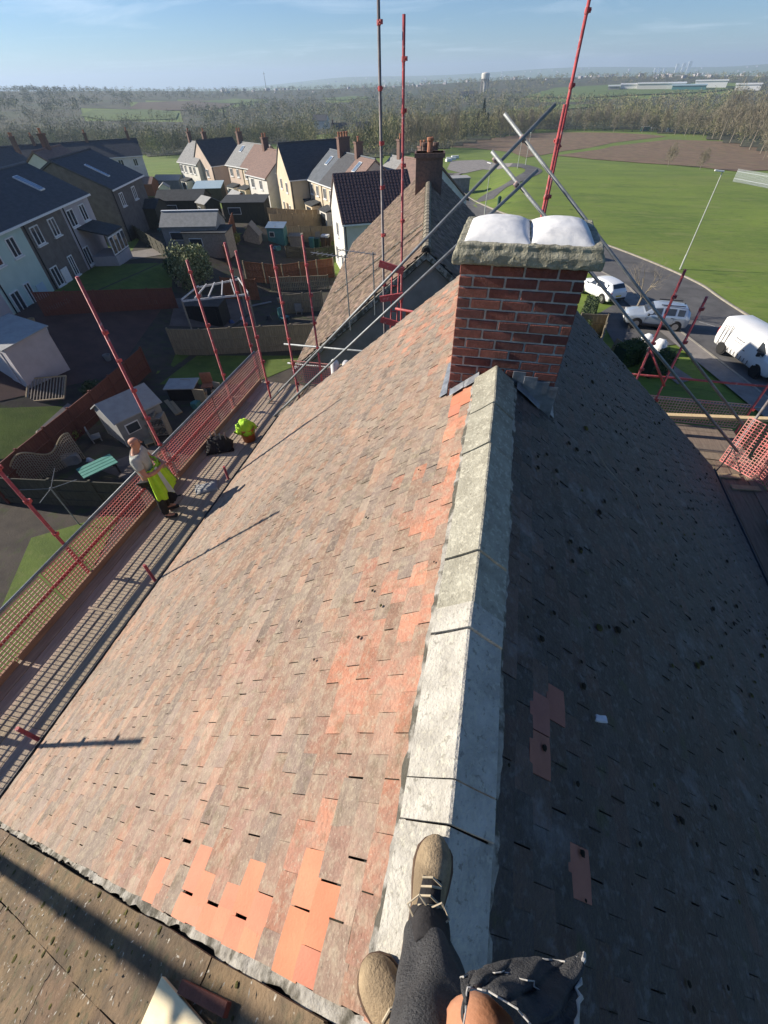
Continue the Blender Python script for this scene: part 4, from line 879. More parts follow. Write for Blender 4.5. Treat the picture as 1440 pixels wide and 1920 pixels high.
# terrace on the left, in its own shade
lB = (-35.2, 37.8); lA = up(lB, -16, -21)
lw = []
for u0, wd in ((0, 5.2), (5.2, 5.2), (10.4, 5.6), (16., 4.8)):
    lw += [('f', u0+wd*.25, -1.05, 1.1, 1.15), ('f', u0+wd*.68, -1.05, .95, 1.15), ('f', u0+wd*.22, -3.7, 1., 1.3)]
lw += [('f', 7.9, -3.7, .7, 1.4), ('f', 14.3, -3.7, .7, 1.4)]
lt = bld('terrace', 'shaded terrace with mint, brown and lilac walls under one dark roof', lA, lB, CAMZ-6.5, 4., 2.15, units=[(5.2, 'render_l', 'slate_b'), (5.2, 'render_m', 'slate'), (5.6, 'render_b', 'slate'), (4.8, 'render_l', 'slate')], wins=lw, sky=((17.2, 2.6, .55, 1.7),), doors=(('f', 9.2, -4.5, 'blue_sheet'), ('f', 12.8, -4.5, 'white_p')))
# glazed lean-to on the lilac house
zt = TZ(-33.5, 37); b = MB(); b.slab([(17.2, .25, zt+2.9), (20.3, .25, zt+2.9), (20.3, -2.0, zt+2.35), (17.2, -2.0, zt+2.35)], (0, 0, .1)); b.build('lean_to_roof', M['felt'], lt, False)
b = MB(); b.box((18.75, -.9, zt+.2), (3.0, 2.1, 1.3)); b.build('lean_to_wall', M['render_l'], lt, False)
for k in range(4):
    b = MB(); b.box((17.55+k*.78, -1.93, zt+1.6), (.7, .06, 1.35)); f_ = b.build('window', M['white_p'], lt, False); b = MB(); b.box((17.55+k*.78, -1.965, zt+1.6), (.54, .03, 1.15)); b.build('pane', M['glass'], f_, False)
for k in range(2):
    b = MB(); b.box((20.27, -1.45+k*.85, zt+1.6), (.06, .75, 1.35)); f_ = b.build('window', M['white_p'], lt, False); b = MB(); b.box((20.305, -1.45+k*.85, zt+1.6), (.03, .6, 1.15)); b.build('pane', M['glass'], f_, False)
sA = (-37.4, 43.2)
bld('brown_gable_house', 'house with plain brown pebbledash gable behind the left terrace', sA, up(sA, -17, 9.), CAMZ-7.1, 4.6, 2.3, 'render_b', 'slate', wins=(('a', 1.1, -4.0, .9, 1.1), ('f', 2, -1.1, .9, 1.1), ('f', 5.5, -1.1, .9, 1.1)), sky=((3.2, 2.4, .3, 2.0),))
dA = (-50.5, 53.0)
bld('red_brown_house', 'small red brown roofed house between the dark roofs on the left', dA, up(dA, -17, 7.), CAMZ-7.6, 3.4, 2.4, 'render_w', 'roof_br', chim=((3.5, 3.4, .6, .6, 1.3, 1, 'pot'),))
bA = up((-72.1, 95.1), 52, -24)
bld('lilac_terrace', 'far shaded terrace with dark roof and pale lilac walls', bA, up(bA, 52, 24), CAMZ-10., 4., 2.3, units=[(3, 'render_l', 'slate'), (2.4, 'render_l', 'slate'), (1.9, 'render_w', 'slate')], wins=rear(4, 6), chim=((6, 4, .5, .7, 1.2, 1, 'pot'), (15, 4, .5, .7, 1.2, 1, 'pot'), (22.5, 4, .5, .7, 1.2, 1, 'pot')))
kA, kB = P(-60, 338, -9.6), P(70, 306, -9.6)
bld('white_terrace', 'white walled terrace with dark roof at the far left edge', kA, kB, CAMZ-9.6, 4., 2.3, 'render_w', 'slate', wins=rear(5, 5), chim=((4, 4, .5, .7, 1.2, 2, 'pot'), (14, 4, .5, .7, 1.2, 2, 'pot'), (20, 4, .5, .7, 1.2, 2, 'pot')))
# half timbered house and cottages down in the valley
q = G(642, 266); zt = TZ(q.x, q.y)
hA = (q.x-6, q.y-1); ht = bld('half_timbered_house', 'black and cream half timbered house among trees in the valley', hA, up(hA, 75, 9), zt+4.6, 3.6, 3.4, units=[(1, 'render_c', 'slate')], wins=(('f', 2, -1.1, 1.2, 1.2), ('f', 6.5, -1.1, 1.2, 1.2), ('f', 2, -3.4, 1.2, 1.2), ('f', 6.5, -3.4, 1.2, 1.2)), chim=((1, 3.6, .8, .8, 1.4, 2, 'pot'),))
b = MB()
for k in range(10): b.box((.5+k*.9, .2, zt+3.6), (.14, .08, 2.0))
b.box((4.5, .2, zt+2.5), (8.8, .09, .2)); b.build('timber_frame', M['dark'], ht, False)
gA = up(hA, 75, 4.5); g2 = bld('timbered_wing', 'cream timbered gable wing of the valley house', (gA[0]+1.2, gA[1]-3.2), up((gA[0]+1.2, gA[1]-3.2), -15, 6), zt+4.6, 2.6, 3.4, 'render_c', 'slate', wins=(('a', 2.6, -1.2, 1.3, 1.1), ('a', 2.6, -3.6, 1.5, 1.2)))
b = MB()
for k, hh in enumerate((1.2, 2.2, 3.0, 2.2, 1.2)): b.box((.08, .7+k*.95, zt+4.4+hh/2), (.08, .13, hh))
b.build('timber_frame', M['dark'], g2, False)
q = G(680, 262); bld('slate_house', 'dark slate roofed house right of the half timbered house', (q.x-4, q.y), (q.x+6, q.y+2), TZ(q.x, q.y)+4.6, 4, 3.2, 'render_b', 'slate', wins=(('f', 2.5, -1.1, 1.1, 1.2), ('f', 7, -1.1, 1.1, 1.2)))
for i, (u, v, wd, lb_) in enumerate(((868, 186, 14, 'left white cottage among the valley trees'), (884, 184, 9, 'small yellow gabled cottage among the valley trees'), (600, 243, 12, 'low pale cottage above the half timbered house'))):
    q = G(u, v); s_ = 1.15; bld('cottage', lb_, (q.x-wd/2, q.y), (q.x+wd/2, q.y), q.z+4.5*s_, 3.5*s_, 3*s_, ('render_w', 'render_c', 'render_w')[i], 'slate', gut=False)
# distant landmarks
def at_d(u, v, d): r = ray(u, v); k = d/hypot(r.x, r.y); return Vector((r.x*k, r.y*k, CAMZ+r.z*k))
p = at_d(908, 166, 1150); wt = thing('water_tower', 'concrete water tower on the skyline', 'tower', p); b = MB(); b.lathe((p.x, p.y, p.z-3), [(3, -20), (2.8, 10), (4, 13), (7.2, 16), (7.5, 22), (6.8, 23.5), (3, 24.5)], 20); b.build('tank', M['render_w'], wt)
b = MB()
for k in range(10): a = 2*pi*k/10; b.tube((p.x+7*cos(a), p.y+7*sin(a), p.z-20), (p.x+6.8*cos(a), p.y+6.8*sin(a), p.z+14), .6, 6)
b.build('column', M['render_g'], wt, kind='stuff')
p = at_d(499, 166, 2400); ms_ = thing('radio_mast', 'thin dark radio mast on the skyline', 'mast', p); b = MB(); b.tube(p-Vector((0, 0, 15)), p+Vector((0, 0, 46)), 1.6, 4, .6); b.build('lattice', M['dark'], ms_); b = MB(); b.tube(p+Vector((0, 0, 40)), p+Vector((0, 0, 41)), 4, 10); b.build('platform', M['dark'], ms_)
for i, (u, v, w_, h_) in enumerate(((1229, 133, 26, 18), (1236, 134, 24, 20), (1246, 133, 26, 18), (1268, 132, 24, 42), (1280, 131, 26, 44), (1291, 129, 26, 48))):
    p = at_d(u, v, 6200); b = MB(); b.box(p+Vector((0, 0, h_/2-12)), (w_, w_*.6, h_+24)); o = b.build('tower_block', M['white_p']); tag(o, ('white tower block on the horizon, first from the left', 'white tower block on the horizon, second from the left', 'white tower block on the horizon, third from the left', 'tall white tower block, third from the right', 'tall white tower block, second from the right', 'tallest white tower block on the horizon, furthest right')[i], 'tower block', 'tower blocks on the horizon')
for i, (u, v, w_, h_, m_) in enumerate(((1185, 156, 46, 7, 'white_p'), (1237, 157, 88, 9, 'render_w'), (1290, 158, 60, 7, 'bin_t'), (1330, 154, 55, 10, 'white_p'), (1400, 158, 42, 8, 'white_p'), (1150, 158, 22, 6, 'render_g'))):
    p = G(u, v+11); z0 = p.z; k_ = p.length/1350; w_ *= k_; h_ *= k_; r_ = thing('industrial_shed', ('low white shed left in the far estate', 'longest pale shed in the far estate', 'teal sided shed in the far estate', 'tall white shed in the far estate', 'white shed at the right end of the far estate', 'small grey shed at the left end of the far estate')[i], 'shed', p, group='far industrial sheds')
    a = YAW*0-atan2(p.x, p.y); R = RZ(a); zt_ = z0+h_; b = MB(); b.box((p.x, p.y, z0+h_/2-1), (w_, 30, h_+2), R); b.build('wall', M[m_], r_); b = MB(); b.box((p.x, p.y, zt_+.6), (w_+2, 32, 1.4), R); b.build('roof', M['white_p' if i != 2 else 'blue_sheet'], r_)
# ------------------------------------------------------------------ gardens behind the house
def GT(u, v, hh):                      # ground point under something whose top, hh above the ground, is seen at (u, v)
    r = ray(u, v); k0 = 3.; k = 3.
    while k < 9000 and CAMZ + r.z*k > TZ(r.x*k, r.y*k)+hh: k0 = k; k *= 1.02
    for _ in range(26):
        m = (k0+k)/2
        if CAMZ + r.z*m > TZ(r.x*m, r.y*m)+hh: k0 = m
        else: k = m
    return Vector((r.x*k, r.y*k, TZ(r.x*k, r.y*k)))
sheet('garden_soil', [(-6.6, -8), (-22, -8), (-27, 8), (-31, 24), (-35, 40), (-52, 72), (-46, 82), (-30, 66), (-15, 43), (-9.5, 30), (-7, 13)], M['soil'], .03, 1.5)
sheet('lawn', [G(*q) for q in ((300, 722), (470, 722), (600, 668), (330, 664))], M['lawn'], .05, 1.)
sheet('lawn', [G(*q) for q in ((-90, 770), (128, 762), (50, 852), (-80, 880))], M['lawn'], .05, 1.)
sheet('lawn', [G(*q) for q in ((120, 500), (325, 497), (322, 548), (90, 560))], M['lawn'], .05, 1.)
sheet('lawn', [G(*q) for q in ((60, 1010), (230, 960), (60, 1290), (-60, 1290))], M['lawn'], .05, 1.)
sheet('patio', [G(*q) for q in ((60, 566), (318, 560), (215, 705), (-20, 758), (-40, 640))], M['redslab'], .05, 1.)
sheet('patio', [G(*q) for q in ((330, 560), (470, 552), (470, 608), (318, 612))], M['slabs'], .05, 1.)
sheet('path', [G(*q) for q in ((205, 480), (318, 462), (322, 476), (210, 494))], M['pave'], .06, 1.)
sheet('path', [G(*q) for q in ((128, 757), (140, 764), (80, 815), (66, 813))], M['pave'], .06, 1.)
sheet('path', [G(*q) for q in ((180, 880), (330, 820), (345, 850), (250, 905))], M['slabs'], .05, 1.)
def fence(label, A, B, h, m, post=None, slat=.14, gap=.012, rail=True, group='garden fences'):
    A, B = Vector(A[:2]), Vector(B[:2]); L = (B-A).length; d = (B-A)/L; n = max(1, round(L/1.85)); nr_ = Vector((-d.y, d.x, 0)); d3 = Vector((d.x, d.y, 0))
    r = thing('fence', label, 'fence', (A.x, A.y, TZ(*A)), group=group)
    for i in range(n+1):
        p = A+d*(L*i/n); z = TZ(*p); b = MB(); b.box((p.x, p.y, z+h/2), (.1, .1, h+.12), RZ(atan2(d.y, d.x))); b.build('post', M[post or m], r)
    for i in range(n):
        p0 = A+d*(L*i/n+.06); p1 = A+d*(L*(i+1)/n-.06); l = (p1-p0).length; k = int(l/slat); b = MB(); z0, z1 = TZ(*p0), TZ(*p1)
        for j in range(k):
            q = p0+(p1-p0)*((j+.5)/k); z = z0+(z1-z0)*((j+.5)/k); b.box((q.x+nr_.x*(.006 if j % 2 else 0), q.y+nr_.y*(.006 if j % 2 else 0), z+h/2), (l/k-gap, .018, h-random.uniform(0, .03)), RZ(atan2(d.y, d.x)))
        b.build('panel', M[m], r)
        if rail:
            b = MB()
            for q in (.25, .6, .985): b.bar(Vector((p0.x, p0.y, z0+h*q))-nr_*.035, Vector((p1.x, p1.y, z1+h*q))-nr_*.035, .05, .07)
            b.build('rail', M[m], r)
    return r
fence('long weathered fence across the garden beyond the sunlit lawn', GT(312, 616, 1.8), GT(600, 606, 1.8), 1.8, 'fence_g')
fence('orange brown fence behind the blue, brown and green bins', GT(455, 490, 1.7), GT(624, 484, 1.7), 1.7, 'fence_o', 'fence_b')
fence('orange brown fence panel nearest the leafy shrub', GT(412, 520, 1.7), GT(478, 524, 1.7), 1.7, 'fence_o')
fence('open slatted fence in front of the blue bin', GT(505, 520, 1.2), GT(614, 516, 1.2), 1.2, 'fence_b', slat=.16, gap=.06)
fence('pale railed fence just beyond the open slatted fence', GT(530, 553, 1.5), GT(602, 547, 1.5), 1.5, 'fence_g')
fence('long red brown fence behind the grey shed', GT(-30, 892, 1.6), GT(262, 652, 1.6), 1.6, 'fence_r')
fence('dark fence below the curved trellis', GT(-60, 893, 1.5), GT(245, 906, 1.5), 1.5, 'fence_d')
fence('sunlit buff fence below the tall cream gable', GT(500, 389, 1.7), GT(628, 391, 1.7), 1.7, 'fence_b', slat=.3)
fence('second buff fence nearer than the sunlit buff fence', GT(505, 402, 1.6), GT(622, 400, 1.6), 1.6, 'fence_b', slat=.3)
fence('fence behind the brown roofed summerhouse', GT(425, 374, 1.6), GT(520, 379, 1.6), 1.6, 'fence_g', slat=.3)
fence('dark picket fence in front of the teal bins', GT(535, 462, 1.1), GT(640, 458, 1.1), 1.1, 'fence_d', slat=.12, gap=.05)
fence('dull fence above the teal bins', GT(515, 425, 1.6), GT(622, 424, 1.6), 1.6, 'fence_g', slat=.3)
fence('fence along the dark yards by the far cream houses', GT(235, 372, 1.6), GT(345, 366, 1.6), 1.6, 'fence_d', slat=.3)
fence('timber fence running down between the garden sheds', GT(435, 400, 1.6), GT(418, 462, 1.6), 1.6, 'fence_o', slat=.2)
fence('low fence along the foot of the brown gable house', GT(245, 420, 1.2), GT(312, 462, 1.2), 1.2, 'fence_d', slat=.2)
fence('dark fence at the end of the shaded lawn', GT(60, 548, 1.5), GT(320, 540, 1.5), 1.5, 'fence_r')
def shed(label, c, rz, w_, d_, h, rise, wall, roofm, win=True, door=True, mono=False, ridge=None, name='garden_shed'):
    r = thing(name, label, 'shed', (c.x, c.y, c.z), rz, 'garden sheds'); b = MB()
    if mono: pr = [(-d_/2, 0), (d_/2, 0), (d_/2, h+rise), (-d_/2, h)]
    else: pr = [(-d_/2, 0), (d_/2, 0), (d_/2, h), (0, h+rise), (-d_/2, h)]
    b.slab([(-w_/2, y, z-.15 if z == 0 else z) for y, z in pr][::-1], (w_, 0, 0)); b.build('wall', M[wall], r, False)
    segs = [((-d_/2-.12, h-.12*rise/d_*2), (0, h+rise)), ((d_/2+.12, h-.12*rise/d_*2), (0, h+rise))] if not mono else [((-d_/2-.12, h), (d_/2+.12, h+rise))]
    for (ya, za), (yb, zb) in segs:
        b = MB(); pts = [(-w_/2-.12, ya, za+.02), (w_/2+.12, ya, za+.02), (w_/2+.12, yb, zb+.03), (-w_/2-.12, yb, zb+.03)]
        if ya > yb: pts = pts[::-1]
        b.slab(pts, (0, 0, .05)); b.build('roof', M[roofm], r, False)
    if ridge: b = MB(); b.bar((-w_/2-.14, 0 if not mono else d_/2, h+rise+.08), (w_/2+.14, 0 if not mono else d_/2, h+rise+.08), .3, .06); b.build('ridge_strip', M[ridge], r, False)
    if win:
        b = MB(); b.box((-w_*.22, -d_/2-.01, h*.62), (w_*.3, .05, h*.34)); f_ = b.build('window', M['white_p'], r, False); b = MB(); b.box((-w_*.22, -d_/2-.04, h*.62), (w_*.3-.1, .03, h*.34-.1)); b.build('pane', M['glass'], f_, False)
    if door: b = MB(); b.box((w_*.24, -d_/2-.015, h*.45), (.75, .05, h*.88)); b.build('door', M[wall], r, False)
    return r
shed('grey garden shed with pale felt roof behind the worker', G(262, 808), radians(65), 2.3, 2.1, 1.55, .6, 'shed_g', 'shed_roof')
b = None
shed('long shed with corrugated roof and white ridge behind the shrub', G(375, 462), radians(12), 5.2, 3.0, 2.0, .9, 'shed_g', 'corr', ridge='white_p')
shed('flat roofed grey lean-to in front of the corrugated shed', G(400, 475), radians(8), 4.2, 2.0, 1.9, .2, 'timber', 'felt', mono=True)
shed('shed with pale blue roof before the far cream houses', G(398, 376), radians(14), 5.0, 3.0, 2.0, .7, 'fence_d', 'blue_sheet', mono=True)
shed('brown roofed summerhouse left of the buff fences', G(452, 398), radians(-40), 3.4, 2.6, 2.0, .8, 'fence_o', 'shed_roof')
shed('dark shed below the brown summerhouse', G(468, 414), radians(10), 5.0, 2.6, 2.0, .3, 'fence_d', 'felt', mono=True)
shed('brown roofed shed left of the dark yards', G(275, 366), radians(10), 5.0, 3.0, 2.0, .9, 'fence_o', 'roof_br')
shed('grey roofed shed right of the brown roofed shed', G(325, 358), radians(5), 5.5, 3.2, 2.0, .7, 'shed_g', 'shed_roof')
shed('small pale gabled shed in the dark yards', G(315, 374), radians(-60), 2.2, 1.8, 1.9, .6, 'render_w', 'shed_roof')
shed('wide dark shed in the dark yards', G(355, 408), radians(10), 6., 3.4, 2.1, .8, 'fence_d', 'felt')
shed('small dark shed with pale roof edge near the timber fence', G(398, 412), radians(-30), 2., 2., 1.8, .5, 'fence_d', 'shed_roof')
shed('low dark outbuilding beside the brown gable house', G(275, 425), radians(10), 5., 3, 2.0, .6, 'fence_d', 'felt')
shed('low grey roofed block at the far left edge', GT(15, 628, 2.0)+Vector((0, 0, 0)), radians(-16), 3.6, 2.4, 2.0, .3, 'render_l', 'shed_roof', mono=True)
shed('dark storage shed under the white framed pergola', G(395, 600), radians(8), 2.6, 1.6, 1.3, .15, 'dark', 'felt', mono=True, win=False)
shed('pale grey garden cabinet left of the teal bins', G(557, 463), radians(5), 1.3, .8, 1.1, .1, 'timber', 'timber', mono=True, win=False)
shed('glass sided green cabinet beside the boat shaped cover', G(523, 455), radians(5), 1.9, 1.2, 1.5, .3, 'bin_t', 'skylight', mono=True)
shed('wooden kennel with a pointed roof and grey slats', G(476, 452), radians(-75), 1.6, 1.6, .7, 1.0, 'timber', 'timber', win=False)
shed('low black storage box with a pale lid by the lawn', G(350, 745), radians(14), 1.5, .9, .8, .05, 'dark', 'shed_roof', mono=True, win=False, door=False)
def wbin(label, c, m, rz=0):
    r = thing('wheelie_bin', label, 'bin', c, rz, 'wheeled bins'); b = MB(); b.box((0, 0, .52), (.48, .52, .95), taper=1.14); b.build('body', M[m], r, False, bevel=.02)
    b = MB(); b.box((0, 0, 1.03), (.60, .66, .07)); b.build('lid', M[m], r, False, bevel=.02)
    for s in (-1, 1): b = MB(); b.lathe((s*.27, .24, .1), [(.1, -.03), (.1, .03)], 12, 'x'); b.build('wheel', M['rubber'], r, False)
    b = MB(); b.bar((-.25, .36, 1.0), (.25, .36, 1.0), .03, .03); b.build('handle', M['dark'], r, False)
for lb_, u, v, m_ in (('blue wheeled bin by the orange brown fence', 589, 517, 'bin_b'), ('brown wheeled bin between the blue and the green bin', 606, 517, 'bin_br'), ('dark green wheeled bin right of the brown bin', 620, 518, 'bin_g'), ('left teal wheeled bin behind the picket fence', 586, 465, 'bin_t'), ('right teal wheeled bin behind the picket fence', 596, 466, 'bin_g'), ('left dark brown bin under a white lid', 608, 464, 'sole'), ('right dark brown bin next to the white wall', 617, 464, 'sole')):
    wbin(lb_, G(u, v), m_, radians(5))
b = MB(); c = G(612, 464); b.box((c.x, c.y, c.z+1.2), (.9, .7, .25)); tag(b.build('white_crate', M['white_p'], bevel=.02), 'white crate resting on the dark brown bins', 'crate')
# pergola frame
c = G(400, 588); pg = thing('pergola', 'white framed pergola with open rafters over a dark shed', 'pergola', c)
q0, q1, q2, q3 = (GT(*q, 2.2) for q in ((340, 562), (468, 562), (450, 536), (372, 537)))
for k in range(6):
    t_ = k/5; a = q0.lerp(q1, t_); e_ = q3.lerp(q2, t_); b = MB(); z = max(q0.z, q1.z)+2.2; b.bar((a.x, a.y, z), (e_.x, e_.y, z), .06, .1); b.build('rafter', M['white_dirty'], pg)
for a, e_ in ((q0, q1), (q3, q2)): b = MB(); z = max(q0.z, q1.z)+2.1; b.bar((a.x, a.y, z), (e_.x, e_.y, z), .07, .12); b.build('beam', M['white_dirty'], pg)
for a in (q0, q1, q2, q3): b = MB(); z = max(q0.z, q1.z)+2.1; b.box((a.x, a.y, (z+a.z)/2), (.09, .09, z-a.z)); b.build('post', M['timber'], pg)
# wave topped trellis panels
r = thing('trellis', 'curved top wooden trellis panels beside the dark fence', 'trellis', G(60, 885)); A_, B_ = GT(14, 890, .9), GT(128, 812, 1.5)
n = 34; tp = []
for k in range(n+1):
    t_ = k/n; p = A_.lerp(B_, t_); h_ = 1.25+.28*sin(t_*2*pi*1.5-1.1); tp.append(Vector((p.x, p.y, TZ(p.x, p.y)+h_)))
b = MB(); b.path(tp, .04, 5); b.build('top_rail', M['fence_b'], r)
b = MB()
for k in range(n+1): p = tp[k]; b.box((p.x, p.y, (p.z+TZ(p.x, p.y))/2), (.03, .03, p.z-TZ(p.x, p.y)))
for k in range(8):
    for i in range(n): a, e_ = tp[i], tp[i+1]; z = -.14*(k+1); b.bar(a+Vector((0, 0, z)), e_+Vector((0, 0, z)), .02, .02)
b.build('lattice', M['timber'], r)
c = G(195, 893); r = thing('garden_bench', 'low bench with a teal striped top near the worker', 'bench', c, radians(60)); 
for k in range(4): b = MB(); b.box((0, -.36+k*.24, .62), (1.5, .2, .04)); b.build('slat', M['greenw'], r, False)
for x in (-.62, .62):
    for y in (-.36, .36): b = MB(); b.box((x, y, .3), (.07, .07, .6)); b.build('leg', M['dark'], r, False)
c = G(95, 742); r = thing('slatted_gate', 'pale wooden slatted frame lying over the red patio', 'gate', c, radians(22))
for k in range(12): b = MB(); b.bar((-.9+k*.16, -.62, .12), (-.9+k*.16, .62, .75), .05, .03, up=(0, -.5, 1)); b.build('slat', M['timber'], r, False)
for y, z in ((-.64, .1), (.64, .77)): b = MB(); b.bar((-1., y, z), (1., y, z), .07, .07); b.build('rail', M['fence_b'], r, False)
for x in (-.98, .98): b = MB(); b.bar((x, -.64, .1), (x, .64, .77), .07, .07); b.build('rail', M['fence_b'], r, False)
c = G(298, 815); r = thing('log_store', 'rack of split logs below the grey shed', 'log store', c, radians(20))
for z in (.12, .62, 1.1): b = MB(); b.box((0, 0, z), (1.3, .5, .04)); b.build('shelf', M['timber'], r, False)
for x in (-.62, .62): b = MB(); b.box((x, 0, .6), (.06, .5, 1.2)); b.build('upright', M['timber'], r, False)
for k in range(22): b = MB(); x, z = -.54+(k % 8)*.155, .2+(k//8)*.47+.06*(k % 2); b.tube((x, -.24, z), (x, .24, z), .06, 7); b.build('log', M['bark_l'], r, False)
c = G(150, 985); r = thing('washing_line_pole', 'grey washing line pole leaning in the dark garden', 'pole', c); b = MB(); b.tube(c, c+Vector((0, 0, 2.1)), .025, 6); b.build('pole', M['galv'], r)
for a in range(4): b = MB(); b.tube(c+Vector((0, 0, 2.05)), c+Vector((cos(a*pi/2+.5)*1.0, sin(a*pi/2+.5)*1.0, 2.25)), .012, 5); b.build('arm', M['galv'], r)
for i, (u, v, m_, s_, lb_) in enumerate(((170, 865, 'white_dirty', .25, 'white sack on the ground by the curved trellis'), (48, 878, 'timber', .3, 'pale log slice leaning on the red fence'), (88, 838, 'timber', .26, 'pale log slice behind the curved trellis'), (205, 800, 'shed_g', .3, 'grey lump of rubble beside the grey shed'), (435, 607, 'bin_b', .35, 'bright blue tarpaulin at the weathered fence'), (505, 600, 'dark', .45, 'black barbecue cover beyond the weathered fence'), (517, 468, 'white_dirty', .4, 'silver boat shaped cover standing in the yard'), (455, 600, 'white_dirty', .3, 'white tub beside the dark pergola shed'), (75, 812, 'timber', .22, 'small pale stone beside the garden path'), (255, 870, 'white_dirty', .2, 'white scrap on the slabs left of the worker'), (90, 915, 'white_dirty', .12, 'white label stuck low on the dark fence'), (440, 480, 'shed_g', .5, 'grey covered heap beside the pale pen'))):
    c = G(u, v); b = MB(); rough_block(b, (0, 0, s_*.4), (s_*1.3, s_, s_*.9), (4, 4, 3), s_*.12, dome=1); o = b.build('garden_clutter', M[m_], smooth=True); o.location = c; o.rotation_euler = (0, 0, i); tag(o, lb_, 'clutter')
# ------------------------------------------------------------------ foliage
def leaves(b, c, rad, n, size, shell=.55, flat=.7, tint=None):
    c = np.array(c); rad = np.array(rad)
    d = RNG.normal(size=(n, 3)); d /= np.linalg.norm(d, axis=1)[:, None]; r = shell+(1-shell)*RNG.random(n)**.6
    p = c + d*rad*r[:, None]*(1+.16*np.sin(d[:, :1]*5+c[0])*np.cos(d[:, 1:2]*4+c[1]))
    u = RNG.normal(size=(n, 3)); u /= np.linalg.norm(u, axis=1)[:, None]; w_ = np.cross(u, RNG.normal(size=(n, 3))); w_ /= np.linalg.norm(w_, axis=1)[:, None]
    s = size*(.6+.8*RNG.random(n))[:, None]; o = len(b.v); q = np.stack([p-u*s, p+w_*s*.5, p+u*s, p-w_*s*.5], 1).reshape(-1, 3)
    b.v.extend(map(tuple, q)); b.f.extend((o+4*i, o+4*i+1, o+4*i+2, o+4*i+3) for i in range(n)); b.t.extend([tint]*n)
def shrub(name, label, c, rad, m, n, size, cat='shrub', lobes=5, stem='bark', group=None):
    r = thing(name, label, cat, c, group=group); b = MB()
    for k in range(lobes):
        a = 2*pi*k/lobes+random.random(); q = .45 if k else 0; leaves(b, (c.x+cos(a)*rad[0]*q, c.y+sin(a)*rad[1]*q, c.z+rad[2]*(1+random.uniform(-.25, .3))), [x*random.uniform(.5, .75) for x in rad], n//lobes, size)
    b.build('foliage', M[m], r); b = MB()
    for k in range(4): a = k*1.6; b.path([c, c+Vector((cos(a)*rad[0]*.2, sin(a)*rad[1]*.2, rad[2]*.8)), c+Vector((cos(a)*rad[0]*.5, sin(a)*rad[1]*.5, rad[2]*1.5))], [.05, .035, .015], 5)
    b.build('stem', M[stem], r); return r
shrub('garden_shrub', 'large variegated shrub between the shaded lawn and the pergola', G(372, 545), (1.75, 1.6, 1.95), 'leaf_v', 5200, .11, lobes=9)
shrub('garden_shrub', 'small yellow green shrub near the wooden kennel', G(446, 460), (.6, .6, .6), 'leaf_y', 400, .09)
shrub('garden_shrub', 'yellowish low shrub by the curved trellis', G(140, 822), (.6, .5, .35), 'leaf_y', 500, .07)
shrub('garden_shrub', 'dark ivy clump behind the grey shed', G(185, 740), (.9, .6, .5), 'leaf', 600, .09)
shrub('garden_shrub', 'dark shrub mass left of the variegated shrub', G(335, 520), (1.2, 1., 1.0), 'leaf', 900, .1)
shrub('garden_shrub', 'low green shrub behind the pale blue roofed shed', G(440, 366), (1.4, 1.2, .8), 'leaf', 400, .14)
def hedge_block(label, A, B, w_, h_, m='hedge', dens=900):
    A, B = Vector(A[:2]), Vector(B[:2]); d = B-A; L = d.length; b = MB(); r = thing('hedge', label, 'hedge', (A.x, A.y, TZ(*A))); n = int(dens*L*h_)
    t_ = RNG.random(n); sd = RNG.choice([0, 1, 2], n, p=[.36, .36, .28]); uu = RNG.random(n); nn = np.array([-d.y/L, d.x/L])
    off = np.where(sd == 0, -w_/2, np.where(sd == 1, w_/2, (uu-.5)*w_)); hz_ = np.where(sd == 2, h_, uu*h_); jit = RNG.normal(size=(n, 3))*.05
    px_ = A.x+d.x*t_+nn[0]*off; py_ = A.y+d.y*t_+nn[1]*off; pz_ = terr(px_, py_)+hz_; p = np.stack([px_, py_, pz_], 1)+jit
    u = RNG.normal(size=(n, 3)); u /= np.linalg.norm(u, axis=1)[:, None]; v_ = np.cross(u, RNG.normal(size=(n, 3))); v_ /= np.linalg.norm(v_, axis=1)[:, None]; s = .055
    q = np.stack([p-u*s, p+v_*s*.6, p+u*s, p-v_*s*.6], 1).reshape(-1, 3); b.v = list(map(tuple, q)); b.f = [(4*i, 4*i+1, 4*i+2, 4*i+3) for i in range(n)]; b.t = [None]*n; b.build('foliage', M[m], r)
    b = MB(); mm_ = A+d/2; b.box((mm_.x, mm_.y, TZ(*mm_)+h_*.47), (L*.97, w_*.86, h_*.9), RZ(atan2(d.y, d.x))); b.build('core', M['conifer'], r)
hedge_block('clipped green hedge end beside the front path', G(1150, 690), G(1192, 676), .9, 1.3)
hedge_block('darker clipped hedge in front of the white rubble bags', G(1205, 705), G(1245, 694), .9, 1.2)
hedge_block('hedge running behind the timber fence by the white car', G(1085, 640), G(1105, 585), .8, 1.2, 'leaf', 500)
def grow(b, p, d, l, r, depth, tips):
    n = 4; pts = [p]; rs = [r]; q = Vector(p); dd = Vector(d)
    for k in range(n): dd = (dd+Vector((random.gauss(0, .14), random.gauss(0, .14), random.gauss(.05, .08)))).normalized(); q = q+dd*l/n; pts.append(q.copy()); rs.append(r*(1-.45*(k+1)/n))
    b.path(pts, rs, 5 if depth > 2 else 4 if depth > 0 else 3)
    if depth == 0: tips.append(q); return
    for k in range(random.choice((2, 3, 3)) if depth > 1 else 3):
        j = random.randint(2, n); ax = dd.orthogonal().normalized(); ax.rotate(Matrix.Rotation(random.uniform(0, 2*pi), 3, dd)); nd_ = (dd*random.uniform(.55, 1)+ax*random.uniform(.45, .85)).normalized(); grow(b, pts[j], nd_, l*random.uniform(.6, .85), rs[j]*.68, depth-1, tips)
random.seed(4)
